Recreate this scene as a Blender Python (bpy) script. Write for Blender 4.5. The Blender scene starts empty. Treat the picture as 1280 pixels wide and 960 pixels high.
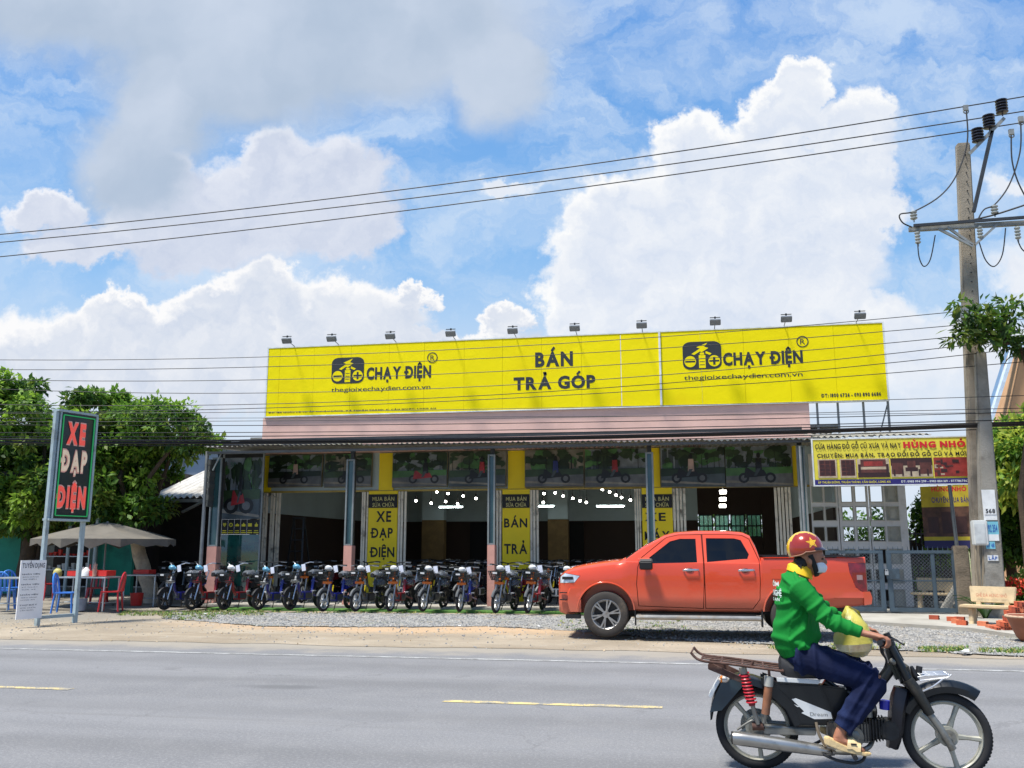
import bpy, bmesh, math, random, unicodedata
import numpy as np
from mathutils import Vector, Matrix
S = bpy.context.scene
COL = S.collection
R = math.radians
random.seed(7)
rng = np.random.default_rng(7)

# ------------------------------------------------------------ camera
CAM_H = 1.45
FOC, PITCH, YAW = 1120.0, math.atan(205/1120), R(10.3)
cd = bpy.data.cameras.new('camera')
cam = bpy.data.objects.new('camera', cd)
COL.objects.link(cam)
cd.sensor_width = 36.0
cd.lens = 36.0*FOC/1280
cd.clip_end = 6000
cd.clip_start = 0.05
cam.location = (0, 0, CAM_H)
cam.rotation_euler = (math.pi/2+PITCH, 0, YAW)
S.camera = cam
FW = Vector((-math.sin(YAW)*math.cos(PITCH), math.cos(YAW)*math.cos(PITCH), math.sin(PITCH)))
RT = Vector((math.cos(YAW), math.sin(YAW), 0))
UP = RT.cross(FW)
# surveying helpers: where a sight line meets the ground (z) or an upright plane (Y)
def G(px, py, z=0.0):
    d = FW+RT*((px-640)/FOC)-UP*((py-480)/FOC)
    t = (z-CAM_H)/d.z
    return Vector((t*d.x, t*d.y, z))
def W(px, py, Y):
    d = FW+RT*((px-640)/FOC)-UP*((py-480)/FOC)
    t = Y/d.y
    return Vector((t*d.x, Y, CAM_H+t*d.z))

# ------------------------------------------------------------ light and exposure
EXPO = 0.85
S.view_settings.view_transform = 'Standard'
S.view_settings.look = 'None'
S.view_settings.gamma = 1.0
S.view_settings.exposure = EXPO
SUN_EL, SUN_AZ = R(69), R(229)          # azimuth clockwise from +Y
sd = Vector((math.sin(SUN_AZ)*math.cos(SUN_EL), math.cos(SUN_AZ)*math.cos(SUN_EL), math.sin(SUN_EL)))
sl = bpy.data.lights.new('sun', 'SUN')
sl.energy = 4.0
sl.angle = R(9)
sl.color = (1.0, 0.96, 0.89)
so = bpy.data.objects.new('sun', sl)
COL.objects.link(so)
so.rotation_euler = (-sd).to_track_quat('-Z', 'Y').to_euler()

# ------------------------------------------------------------ world: Nishita sky with cumulus painted by direction
world = bpy.data.worlds.new('World')
S.world = world
world.use_nodes = True
NT = world.node_tree
class N:
    """small algebra over shader nodes"""
    nt = None
    def __init__(s, sock): s.s = sock
    @staticmethod
    def put(node, i, v):
        if isinstance(v, N): N.nt.links.new(v.s, node.inputs[i])
        elif v is not None: node.inputs[i].default_value = v
    @staticmethod
    def math(op, a, b=None, c=None, clamp=False):
        n = N.nt.nodes.new('ShaderNodeMath'); n.operation = op; n.use_clamp = clamp
        N.put(n, 0, a)
        if b is not None: N.put(n, 1, b)
        if c is not None: N.put(n, 2, c)
        return N(n.outputs[0])
    @staticmethod
    def vec(op, a, b=None, c=None):
        n = N.nt.nodes.new('ShaderNodeVectorMath'); n.operation = op
        N.put(n, 0, a)
        if b is not None: N.put(n, 1, b)
        if c is not None: N.put(n, 2, c)
        return N(n.outputs['Value'] if op in ('DOT_PRODUCT', 'LENGTH') else n.outputs[0])
    def __add__(a, b): return N.math('ADD', a, b)
    def __radd__(a, b): return N.math('ADD', b, a)
    def __sub__(a, b): return N.math('SUBTRACT', a, b)
    def __rsub__(a, b): return N.math('SUBTRACT', b, a)
    def __mul__(a, b): return N.math('MULTIPLY', a, b)
    __rmul__ = __mul__
    def __truediv__(a, b): return N.math('DIVIDE', a, b)
    def mx(a, b): return N.math('MAXIMUM', a, b)
    def mn(a, b): return N.math('MINIMUM', a, b)
def smooth(x, lo, hi, a=0.0, b=1.0):
    n = N.nt.nodes.new('ShaderNodeMapRange'); n.interpolation_type = 'SMOOTHSTEP'
    for i, v in enumerate((x, lo, hi, a, b)): N.put(n, i, v)
    return N(n.outputs[0])
def mixc(f, a, b, blend='MIX'):
    n = N.nt.nodes.new('ShaderNodeMix'); n.data_type = 'RGBA'; n.blend_type = blend
    N.put(n, 0, f); N.put(n, 6, a); N.put(n, 7, b)
    return N(n.outputs[2])
def noise(vec, scale, detail=4, rough=0.55, dist=0.0, color=False):
    n = N.nt.nodes.new('ShaderNodeTexNoise')
    N.put(n, 'Vector', vec)
    n.inputs['Scale'].default_value = scale; n.inputs['Detail'].default_value = detail
    n.inputs['Roughness'].default_value = rough; n.inputs['Distortion'].default_value = dist
    return N(n.outputs['Color' if color else 'Fac'])
def comb(x, y, z=0.0):
    n = N.nt.nodes.new('ShaderNodeCombineXYZ')
    for i, v in enumerate((x, y, z)): N.put(n, i, v)
    return N(n.outputs[0])
def lin(r, g, b):
    f = lambda c: c/12.92 if c <= .04045 else ((c+.055)/1.055)**2.4
    return (f(r/255), f(g/255), f(b/255), 1)

def build_sky():
    N.nt = NT
    nd = NT.nodes; bg = nd['Background']
    sky = nd.new('ShaderNodeTexSky'); sky.sky_type = 'NISHITA'; sky.sun_disc = False
    sky.sun_elevation = SUN_EL; sky.sun_rotation = SUN_AZ
    sky.air_density = 1.2; sky.dust_density = 0.6; sky.ozone_density = 2.2
    tc = nd.new('ShaderNodeTexCoord'); D = N(tc.outputs['Generated'])
    f = N.vec('DOT_PRODUCT', D, tuple(FW)); r = N.vec('DOT_PRODUCT', D, tuple(RT)); u = N.vec('DOT_PRODUCT', D, tuple(UP))
    fz = f.mx(0.12)
    K = FOC/100.0                                   # one unit = a patch of sky about five degrees wide
    X = (r/fz)*K+6.4; Y = 4.8-(u/fz)*K
    P = comb(X, Y, 0.0)
    wv = N.vec('SUBTRACT', noise(P, 0.9, 7, 0.62, 0, True), (0.5, 0.5, 0.5))
    wv2 = N.vec('SUBTRACT', noise(P, 3.6, 5, 0.6, 0, True), (0.5, 0.5, 0.5))
    PW = N.vec('ADD', N.vec('MULTIPLY_ADD', wv, (1.15, 1.15, 0), P), N.vec('MULTIPLY', wv2, (.34, .34, 0)))
    PS = N.vec('ADD', PW, (-0.16, -0.22, 0))
    PA = N.vec('MULTIPLY_ADD', wv, (1.0, .8, 0), P); pa_s = smooth(noise(PA, .55, 4, .5), .3, .7)
    def blobs(p, L):
        o = None
        for (cx, cy, rx, ry) in L:
            s = (100/rx, 100/ry, 1)
            q = N.vec('LENGTH', N.vec('MULTIPLY_ADD', p, s, (-cx/rx, -cy/ry, 0)))
            o = q if o is None else o.mn(q)
        return o
    A = [(150, -12, 340, 98), (470, 35, 250, 108), (625, 92, 75, 80), (205, 135, 85, 90), (165, 205, 82, 85), (300, 75, 200, 95)]
    B = [(350, 205, 72, 55), (415, 225, 85, 65), (325, 262, 105, 78), (430, 290, 80, 42), (225, 300, 120, 45), (200, 250, 70, 65),
         (60, 268, 62, 28), (110, 312, 85, 30)]
    D_ = [(150, 398, 80, 30), (320, 358, 66, 30), (262, 392, 80, 34), (60, 452, 170, 72), (420, 400, 130, 58), (250, 462, 260, 66),
          (515, 372, 32, 22), (565, 420, 50, 25), (622, 398, 40, 22), (520, 450, 200, 50)]
    Cc = [(1000, 108, 44, 34), (1075, 165, 62, 62), (985, 150, 60, 45), (870, 185, 70, 42), (930, 230, 150, 80), (1060, 240, 75, 80),
          (800, 270, 92, 62), (770, 330, 95, 70), (740, 390, 75, 75), (920, 340, 200, 110), (1010, 420, 160, 80)]
    E_ = [(1190, 440, 200, 62), (900, 470, 500, 50), (1262, 238, 38, 16), (1120, 390, 60, 26), (640, 245, 40, 10), (1275, 350, 40, 40)]
    low = smooth(Y, 3.0, 6.2)
    n1 = noise(PW, 1.6, 6, 0.6)
    n1s = noise(PS, 1.6, 6, 0.6)
    puff = N.math('MULTIPLY_ADD', n1s-n1, -1.6, 0.5, True)      # billows lit from the upper left
    base = N(sky.outputs[0])
    # saturate the clear blue a little, as a camera does
    hs = nd.new('ShaderNodeHueSaturation'); hs.inputs['Saturation'].default_value = 1.18; hs.inputs['Value'].default_value = 1.0
    N.put(hs, 'Color', base)
    K0 = 1/0.1/2**EXPO
    def c(r_, g_, b_, k=1.0):
        q = lin(r_, g_, b_); return (q[0]*K0*k, q[1]*K0*k, q[2]*K0*k, 1)
    skyc = mixc(0.8, N(hs.outputs[0]), mixc(smooth(Y, -2.0, 6.0), c(84, 150, 230), c(150, 202, 246)))
    # thin high wisps over the whole sky
    WP = N.vec('MULTIPLY', PW, (0.55, 1.0, 1))
    wis = smooth(noise(WP, 0.9, 8, 0.62, 0.6), 0.38, 0.70)
    out = mixc(wis*0.75, skyc, c(216, 231, 248))
    out = mixc(smooth(Y, 2.8, 5.4)*0.78, out, c(224, 233, 245))
    def layer(out, L, soft, dark, light, edge_gain, grey_lo, grey_hi, calm=False):
        if calm:
            d = blobs(PA, L); return mixc(smooth(d, 1.0+soft*.45, 1.0-soft), out, mixc(pa_s*.8, dark, light))
        d = blobs(PW, L); ds = blobs(PS, L)
        den = smooth(d, 1.0+soft*.35, 1.0-soft)
        rim = N.math('MULTIPLY', ds-d, edge_gain, None, True)*smooth(d, 0.45, 0.95)
        sh = N.math('ADD', N.math('MULTIPLY_ADD', puff, grey_hi, grey_lo), rim, None, True)
        return mixc(den, out, mixc(sh, dark, light))
    out = layer(out, E_, 0.6, c(218, 227, 242), c(246, 249, 253), 1.0, 0.15, 0.7)
    out = layer(out, D_, 0.20, c(200, 212, 232), c(252, 252, 253), 3.0, 0.06, 0.66)
    out = layer(out, Cc, 0.20, c(208, 220, 240), c(252, 253, 254), 2.4, 0.06, 0.72)
    out = layer(out, B, 0.26, c(196, 207, 229), c(240, 243, 251), 1.6, 0.06, 0.60)
    out = layer(out, A, 0.40, c(178, 195, 217), c(208, 219, 236), 0.8, 0.1, 0.66, True)
    # below the horizon line the dome goes on as pale haze
    NT.links.new(out.s, bg.inputs['Color'])
    bg.inputs['Strength'].default_value = 0.1
build_sky()
# ------------------------------------------------------------ materials
MATS = {}
def mat(name, col, rough=0.6, metal=0.0, var=0.14, scale=5.0, bump=0.0, bscale=30.0, emit=0.0, spec=0.5, coat=0.0, alpha=1.0, dirt=None, dscale=1.5, dlo=.5, dhi=.75, trans=0.0):
    if name in MATS: return MATS[name]
    m = bpy.data.materials.new(name); m.use_nodes = True
    N.nt = m.node_tree; nd = m.node_tree.nodes; b = nd['Principled BSDF']
    if len(col) == 3: col = lin(*col)
    tc = nd.new('ShaderNodeTexCoord'); O = N(tc.outputs['Object'])
    n = noise(O, scale, 5, 0.6)
    c0 = tuple(x*(1-var) for x in col[:3])+(1,); c1 = tuple(min(1, x*(1+var)) for x in col[:3])+(1,)
    cc = mixc(smooth(n, .3, .7), c0, c1)
    if dirt:
        cc = mixc(smooth(noise(O, dscale, 6, .65), dlo, dhi), cc, lin(*dirt))
    N.put(b, 'Base Color', cc)
    N.put(b, 'Roughness', N.math('MULTIPLY_ADD', n, .25*min(rough, .6), rough-.1*min(rough, .6)))
    b.inputs['Metallic'].default_value = metal
    b.inputs['Specular IOR Level'].default_value = spec
    b.inputs['Coat Weight'].default_value = coat
    b.inputs['Alpha'].default_value = alpha
    b.inputs['Transmission Weight'].default_value = trans
    if emit:
        N.put(b, 'Emission Color', col); b.inputs['Emission Strength'].default_value = emit
    if bump:
        bn = nd.new('ShaderNodeBump'); bn.inputs['Distance'].default_value = bump
        N.put(bn, 'Height', noise(O, bscale, 6, .65)); m.node_tree.links.new(bn.outputs[0], b.inputs['Normal'])
    MATS[name] = m
    return m

# ------------------------------------------------------------ mesh building
class MB:
    def __init__(s): s.v = []; s.f = []; s.m = []
    def add(s, vs, fs, mi=0, M=None):
        o = len(s.v)
        s.v += [tuple(M @ Vector(p)) for p in vs] if M is not None else [tuple(p) for p in vs]
        s.f += [tuple(i+o for i in f) for f in fs]; s.m += [mi]*len(fs)
        return s
    def box(s, c, d, mi=0, rz=0, M=None, taper=1.0):
        x, y, z = d[0]/2, d[1]/2, d[2]/2; t = taper
        vs = [(-x, -y, -z), (x, -y, -z), (x, y, -z), (-x, y, -z), (-x*t, -y*t, z), (x*t, -y*t, z), (x*t, y*t, z), (-x*t, y*t, z)]
        T = Matrix.Translation(c) @ Matrix.Rotation(rz, 4, 'Z')
        if M is not None: T = M @ T
        return s.add(vs, [(0, 3, 2, 1), (4, 5, 6, 7), (0, 1, 5, 4), (1, 2, 6, 5), (2, 3, 7, 6), (3, 0, 4, 7)], mi, T)
    def bar(s, p, q, w, h, mi=0):
        p = Vector(p); q = Vector(q); d = q-p
        T = Matrix.Translation((p+q)/2) @ d.to_track_quat('X', 'Z').to_matrix().to_4x4()
        return s.box((0, 0, 0), (d.length, w, h), mi, M=T)
    def tube(s, pts, r, n=8, mi=0, flat=1.0, caps=True, up=None):
        pts = [Vector(p) for p in pts]; k = len(pts)
        rs = list(r) if hasattr(r, '__len__') else [r]*k
        o = len(s.v); a = None
        for i in range(k):
            t = (pts[min(i+1, k-1)]-pts[max(i-1, 0)]).normalized()
            if a is None:
                ref = Vector(up) if up else (Vector((0, 0, 1)) if abs(t.z) < .9 else Vector((0, 1, 0)))
                a = t.cross(ref).normalized()
            a = (a-t*a.dot(t)).normalized(); b = t.cross(a)
            rr = rs[i]; ra, rb = (rr if hasattr(rr, '__len__') else (rr, rr*flat))
            for j in range(n):
                g = 2*math.pi*j/n
                s.v.append(tuple(pts[i]+a*math.cos(g)*ra+b*math.sin(g)*rb))
        for i in range(k-1):
            for j in range(n):
                j2 = (j+1) % n
                s.f.append((o+i*n+j, o+i*n+j2, o+(i+1)*n+j2, o+(i+1)*n+j)); s.m.append(mi)
        if caps:
            s.f.append(tuple(o+j for j in range(n))[::-1]); s.m.append(mi)
            s.f.append(tuple(o+(k-1)*n+j for j in range(n))); s.m.append(mi)
        return s
    def cyl(s, p, q, r, r2=None, n=12, mi=0): return s.tube([p, q], [r, r if r2 is None else r2], n, mi)
    def ball(s, c, r, n=12, mi=0, M=None):
        r = r if hasattr(r, '__len__') else (r, r, r); h = max(4, n//2)
        vs = [(0, 0, -r[2])]; fs = []
        for i in range(1, h):
            t = math.pi*i/h-math.pi/2
            for j in range(n):
                g = 2*math.pi*j/n; vs.append((math.cos(t)*math.cos(g)*r[0], math.cos(t)*math.sin(g)*r[1], math.sin(t)*r[2]))
        vs.append((0, 0, r[2])); L = len(vs)-1
        for j in range(n):
            j2 = (j+1) % n
            fs.append((0, 1+j2, 1+j)); fs.append((L, L-n+j, L-n+j2))
            for i in range(h-2): fs.append((1+i*n+j, 1+i*n+j2, 1+(i+1)*n+j2, 1+(i+1)*n+j))
        T = Matrix.Translation(c)
        if M is not None: T = T @ M
        return s.add(vs, fs, mi, T)
    def prism(s, poly, a, b, axis='y', mi=0, M=None):
        n = len(poly)
        def P(u, w, t): return (u, t, w) if axis == 'y' else ((u, w, t) if axis == 'z' else (t, u, w))
        vs = [P(u, w, a) for u, w in poly]+[P(u, w, b) for u, w in poly]
        fs = [tuple(range(n)), tuple(range(2*n-1, n-1, -1))]+[(i, i+n, (i+1) % n+n, (i+1) % n) for i in range(n)]
        return s.add(vs, fs, mi, M)
    def torus(s, c, Rr, r, axis='y', n=28, m=8, mi=0, a0=0.0, a1=2*math.pi, flat=1.0):
        c = Vector(c); full = abs(a1-a0-2*math.pi) < 1e-6; o = len(s.v); K = n if full else n+1
        for i in range(K):
            g = a0+(a1-a0)*i/n
            e = Vector((math.cos(g), 0, math.sin(g))) if axis == 'y' else (Vector((math.cos(g), math.sin(g), 0)) if axis == 'z' else Vector((0, math.cos(g), math.sin(g))))
            ax = Vector((0, 1, 0)) if axis == 'y' else (Vector((0, 0, 1)) if axis == 'z' else Vector((1, 0, 0)))
            for j in range(m):
                h = 2*math.pi*j/m; s.v.append(tuple(c+e*(Rr+r*math.cos(h))+ax*r*flat*math.sin(h)))
        for i in range(n):
            for j in range(m):
                i2 = (i+1) % K
                s.f.append((o+i*m+j, o+i*m+(j+1) % m, o+i2*m+(j+1) % m, o+i2*m+j)); s.m.append(mi)
        return s
    def lathe(s, prof, n=20, mi=0, M=None, c=(0, 0, 0)):
        o = len(s.v); vs = []; fs = []
        for (r, z) in prof:
            for j in range(n):
                g = 2*math.pi*j/n; vs.append((r*math.cos(g)+c[0], r*math.sin(g)+c[1], z+c[2]))
        for i in range(len(prof)-1):
            for j in range(n): fs.append((i*n+j, i*n+(j+1) % n, (i+1)*n+(j+1) % n, (i+1)*n+j))
        return s.add(vs, fs, mi, M)
    def loft(s, rings, mi=0, closed=True):
        n = len(rings[0]); vs = [p for r in rings for p in r]; fs = []
        for i in range(len(rings)-1):
            for j in range(n if closed else n-1): fs.append((i*n+j, i*n+(j+1) % n, (i+1)*n+(j+1) % n, (i+1)*n+j))
        if closed: fs.append(tuple(range(n))[::-1]); fs.append(tuple(range((len(rings)-1)*n, len(rings)*n)))
        return s.add(vs, fs, mi)
    def quad(s, a, b, c, d, mi=0): return s.add([a, b, c, d], [(0, 1, 2, 3)], mi)
    def poly(s, pts, mi=0): return s.add(pts, [tuple(range(len(pts)))], mi)
    def mesh(s, name, mats, smooth=True, bevel=0.0, fix=True, ang=38):
        me = bpy.data.meshes.new(name)
        me.from_pydata(s.v, [], s.f)
        mats = mats if isinstance(mats, (list, tuple)) else [mats]
        for m in mats: me.materials.append(m)
        if len(mats) > 1: me.polygons.foreach_set('material_index', s.m)
        if fix or bevel:
            bm = bmesh.new(); bm.from_mesh(me)
            if bevel:
                ed = [e for e in bm.edges if len(e.link_faces) == 2 and e.calc_face_angle(0) > .6]
                bmesh.ops.bevel(bm, geom=ed, offset=bevel, segments=2, affect='EDGES', clamp_overlap=True)
            if fix: bmesh.ops.recalc_face_normals(bm, faces=bm.faces)
            bm.to_mesh(me); bm.free()
        shade(me, smooth, ang)
        return me
    def build(s, name, mats, parent=None, smooth=True, bevel=0.0, fix=True, ang=38, **k):
        return link(name, s.mesh(name, mats, smooth, bevel, fix, ang), parent, **k)
def shade(me, smooth=True, ang=38):
    me.polygons.foreach_set('use_smooth', [bool(smooth)]*len(me.polygons))
    if smooth: me.set_sharp_from_angle(angle=R(ang))
def link(name, me, parent=None, loc=None, rz=0, label=None, cat=None, group=None, kind=None):
    o = bpy.data.objects.new(name, me); COL.objects.link(o)
    if parent: o.parent = parent
    if loc is not None: o.location = loc
    if rz: o.rotation_euler = (0, 0, rz)
    return tag(o, label, cat, group, kind)
def tag(o, label=None, cat=None, group=None, kind=None):
    if label: o['label'] = label
    if cat: o['category'] = cat
    if group: o['group'] = group
    if kind: o['kind'] = kind
    return o
def thing(name, label, cat, loc=(0, 0, 0), rz=0, group=None):
    return link(name, None, None, loc, rz, label, cat, group)
KIDS = {}
def kids(o): return [c for c in bpy.data.objects if c.parent == o]
def dup(o, loc=None, rz=None, label=None, group=None, parent=None, scale=None, skip=()):
    def cp(a, par):
        c = a.copy(); COL.objects.link(c)
        if par: c.parent = par
        for ch in ALLK.get(a.name, []):
            if stemof(ch) not in skip: cp(bpy.data.objects[ch], c)
        return c
    ALLK = {}
    todo = [o]
    while todo:
        a = todo.pop(); ch = list(a.children); ALLK[a.name] = [c.name for c in ch]; todo += ch
    c = cp(o, parent)
    if loc is not None: c.location = loc
    if rz is not None: c.rotation_euler = (0, 0, rz)
    if scale is not None: c.scale = scale
    return tag(c, label, None, group)
def stemof(n): return n.split('.')[0]
def meshfrom(o):
    dg = bpy.context.evaluated_depsgraph_get(); dg.update()
    return bpy.data.meshes.new_from_object(o.evaluated_get(dg))
def drop(o):
    d = o.data; bpy.data.objects.remove(o)
    if d and d.users == 0: bpy.data.meshes.remove(d)
def boolean(me, other, op):
    a = bpy.data.objects.new('a', me); b = bpy.data.objects.new('b', other)
    COL.objects.link(a); COL.objects.link(b)
    md = a.modifiers.new('b', 'BOOLEAN'); md.operation = op; md.object = b; md.solver = 'EXACT'
    r = meshfrom(a)
    bpy.data.objects.remove(a); bpy.data.objects.remove(b)
    return r
def fuse(mb, voxel, smooth_it=4, mats=None):
    """one continuous skin over overlapping limbs"""
    me = mb.mesh('x', [], smooth=True) if False else None
    me = bpy.data.meshes.new('x'); me.from_pydata(mb.v, [], mb.f)
    bm = bmesh.new(); bm.from_mesh(me); bmesh.ops.recalc_face_normals(bm, faces=bm.faces); bm.to_mesh(me); bm.free()
    o = bpy.data.objects.new('x', me); COL.objects.link(o)
    md = o.modifiers.new('r', 'REMESH'); md.mode = 'VOXEL'; md.voxel_size = voxel
    if smooth_it:
        sm = o.modifiers.new('s', 'SMOOTH'); sm.factor = .5; sm.iterations = smooth_it
    r = meshfrom(o); bpy.data.objects.remove(o); bpy.data.meshes.remove(me)
    for m in (mats or []): r.materials.append(m)
    r.polygons.foreach_set('use_smooth', [True]*len(r.polygons))
    return r

# ------------------------------------------------------------ lettering, accents composed by hand
GLY = {}
def glyph(ch, bold):
    k = (ch, bold)
    if k not in GLY:
        c = bpy.data.curves.new('g', 'FONT'); c.body = ch; c.size = 1.0; c.offset = bold; c.resolution_u = 3
        o = bpy.data.objects.new('g', c); COL.objects.link(o)
        me = meshfrom(o); bpy.data.objects.remove(o); bpy.data.curves.remove(c)
        v = np.array([x.co[:2] for x in me.vertices]) if len(me.vertices) else np.zeros((0, 2))
        GLY[k] = (v, [tuple(p.vertices) for p in me.polygons]); bpy.data.meshes.remove(me)
    return GLY[k]
def stroke(pts, w):
    vs = []; fs = []
    for i in range(len(pts)-1):
        p = np.array(pts[i], float); q = np.array(pts[i+1], float); d = q-p; L = np.hypot(*d)+1e-9; n = np.array([-d[1], d[0]])/L*w/2; e = d/L*w*.25
        o = len(vs); vs += [p-n-e, q-n+e, q+n+e, p+n-e]; fs.append((o, o+1, o+2, o+3))
    return vs, fs
def text_geo(s, bold=0.0, gap=0.09, mk=1.0):
    V = []; F = []; x = 0.0
    for ch in s:
        if ch == ' ': x += .30; continue
        dd = ch in 'Đđ'
        nf = unicodedata.normalize('NFD', 'D' if ch == 'Đ' else ('d' if ch == 'đ' else ch))
        b, marks = nf[0], nf[1:]
        v, f = glyph(b, bold*(.45 if b in 'MW' else 1))
        if not len(v): continue
        x0, x1 = v[:, 0].min(), v[:, 0].max(); top = v[:, 1].max(); o = len(V)
        V += [(p[0]-x0+x, p[1], 0) for p in v]; F += [tuple(i+o for i in q) for q in f]
        w = x1-x0; cx = x+w/2; sw = .075+bold*1.6
        ex = []
        if dd: ex.append([(x-.07, .35), (x+.26, .35)])
        y = top+.06*mk; e0 = len(ex); y0_ = y
        for m in marks:
            n = unicodedata.name(m)
            if 'DOT BELOW' in n: ex.append([(cx-.045, -.15*mk), (cx+.045, -.15*mk)])
            elif 'CIRCUMFLEX' in n: ex.append([(cx-.14, y), (cx, y+.11), (cx+.14, y)]); y += .13
            elif 'BREVE' in n: ex.append([(cx-.12, y+.09), (cx-.05, y), (cx+.05, y), (cx+.12, y+.09)]); y += .12
            elif 'HORN' in n: ex.append([(x+w-.04, top-.03), (x+w+.07, top), (x+w+.08, top+.1)])
            elif 'ACUTE' in n: ex.append([(cx-.04, y), (cx+.09, y+.15)])
            elif 'GRAVE' in n: ex.append([(cx+.04, y), (cx-.09, y+.15)])
            elif 'HOOK' in n: ex.append([(cx-.06, y+.13), (cx+.04, y+.15), (cx+.05, y+.08), (cx, y)])
            elif 'TILDE' in n: ex.append([(cx-.14, y+.02), (cx-.06, y+.09), (cx+.05, y+.03), (cx+.14, y+.1)])
        ex = ex[:e0]+[[(a_, b_ if b_ < y0_-.08 else y0_+(b_-y0_)*mk) for a_, b_ in pl] for pl in ex[e0:]]
        for k, pl in enumerate(ex):
            vs, fs = stroke(pl, sw*(1.25 if len(pl) == 2 and pl[0][1] < 0 else .95)); o = len(V); V += [(p[0], p[1], .0012) for p in vs]; F += [tuple(i+o for i in q) for q in fs]
        x += w+gap
    return V, F, x-gap
def lettering(s, parent, m, box, y, bold=0.0, gap=0.09, fit='xz', M=None, name='lettering', cap=None, mk=1.0):
    """box = (x0, z0, x1, z1) of the cap-height line of letters, in the parent's xz plane, printed at depth y"""
    V, F, w = text_geo(s, bold, gap, mk)
    ch = .70 if cap is None else cap
    sx = (box[2]-box[0])/w; sz = (box[3]-box[1])/ch
    me = bpy.data.meshes.new(name)
    vs = []
    for (a, b, e) in V:
        p = Vector((box[0]+a*sx, y-e, box[1]+b*sz)); vs.append(tuple(M @ p) if M is not None else tuple(p))
    me.from_pydata(vs, [], F); me.materials.append(m)
    return link(name, me, parent)
# ------------------------------------------------------------ ground, road, shoulder
def ground_mat(name, fn, bump=.01, bs=18):
    m = bpy.data.materials.new(name); m.use_nodes = True
    N.nt = m.node_tree; nd = m.node_tree.nodes; b = nd['Principled BSDF']
    tc = nd.new('ShaderNodeTexCoord'); O = N(tc.outputs['Object'])
    sp = nd.new('ShaderNodeSeparateXYZ'); N.put(sp, 0, O)
    col, h, ro = fn(O, N(sp.outputs[0]), N(sp.outputs[1]))
    N.put(b, 'Base Color', col); N.put(b, 'Roughness', ro); b.inputs['Specular IOR Level'].default_value = .3
    bn = nd.new('ShaderNodeBump'); bn.inputs['Distance'].default_value = bump; N.put(bn, 'Height', h)
    m.node_tree.links.new(bn.outputs[0], b.inputs['Normal'])
    return m
def asphalt(O, X, Y):
    st = N.vec('MULTIPLY', O, (.12, 1.0, 1))
    big = noise(st, .9, 5, .6); med = noise(O, 1.7, 6, .65); fine = noise(O, 95, 3, .7); grit = noise(O, 38, 4, .7)
    c = mixc(smooth(big, .35, .68), lin(112, 112, 113), lin(124, 124, 125))
    c = mixc(smooth(med, .42, .75)*.45, c, lin(132, 131, 130))
    c = mixc(smooth(grit, .44, .7)*.7, c, lin(144, 143, 142))
    c = mixc(smooth(fine, .52, .36)*.5, c, lin(86, 85, 84))
    # oily patch in the far lane, and faint lengthwise streaks
    px = N.math('ABSOLUTE', X+4.15); py = N.math('ABSOLUTE', Y-9.35)
    d = N.vec('LENGTH', comb(px*1.5, py*5.0))
    c = mixc(smooth(d+(med-.5)*1.3, 1.0, .25)*.55, c, lin(88, 88, 88))
    sk = noise(N.vec('MULTIPLY', O, (.06, 1.6, 1)), 1.3, 5, .6)
    c = mixc(smooth(sk, .60, .72)*.30, c, lin(102, 100, 98))
    vo = N.nt.nodes.new('ShaderNodeTexVoronoi'); vo.feature = 'DISTANCE_TO_EDGE'; vo.inputs['Scale'].default_value = .55; N.put(vo, 'Vector', N.vec('ADD', O, N.vec('MULTIPLY', noise(O, 1.5, 6, .7, 0, True), (1.1, 1.1, 0))))
    c = mixc(smooth(N(vo.outputs['Distance']), .010, .002)*smooth(big, .50, .60)*.3, c, lin(80, 79, 78))
    ya = N.math('ABSOLUTE', N.math('ABSOLUTE', Y-7.2)-.75); c = mixc(smooth(ya+(med-.5)*.5, .45, .0)*.22, c, lin(92, 91, 90))
    ya = N.math('ABSOLUTE', N.math('ABSOLUTE', Y-10.5)-.75); c = mixc(smooth(ya+(med-.5)*.5, .40, .0)*.22, c, lin(92, 91, 90))
    # dust blown in from the shoulder
    c = mixc(smooth(Y+(med-.5)*1.6, 12.2, 13.1)*.6, c, lin(158, 148, 130))
    return c, fine+grit*.8, N.math('MULTIPLY_ADD', med, .2, .72)
def dirt(O, X, Y):
    a = noise(O, .55, 7, .65); b = noise(O, 3.2, 6, .68); f = noise(O, 42, 4, .7); st = noise(N.vec('MULTIPLY', O, (.25, 1.4, 1)), 1.2, 6, .65)
    c = mixc(smooth(a, .35, .65), lin(146, 134, 116), lin(168, 155, 135))
    c = mixc(smooth(st, .48, .66)*.7, c, lin(140, 126, 106))
    # sandy orange tongue in front of the shop, greyer ground by the eatery
    sand = smooth(N.vec('LENGTH', comb((X+5.0)*.19, (Y-16.6)*.62))+(b-.5)*.9, 1.05, .45)
    c = mixc(sand*.8, c, lin(190, 160, 126))
    c = mixc(smooth(X+(b-.5)*2, -9.5, -12.5)*smooth(Y, 15.0, 17.5), c, lin(134, 128, 116))
    c = mixc(smooth(b, .56, .74)*.55, c, lin(172, 166, 154))
    c = mixc(smooth(f, .55, .75)*.45, c, lin(112, 102, 88))
    c = mixc(smooth(f, .42, .3)*.4, c, lin(186, 179, 164))
    return c, b*2+f, N.math('MULTIPLY_ADD', b, .1, .86)
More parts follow.
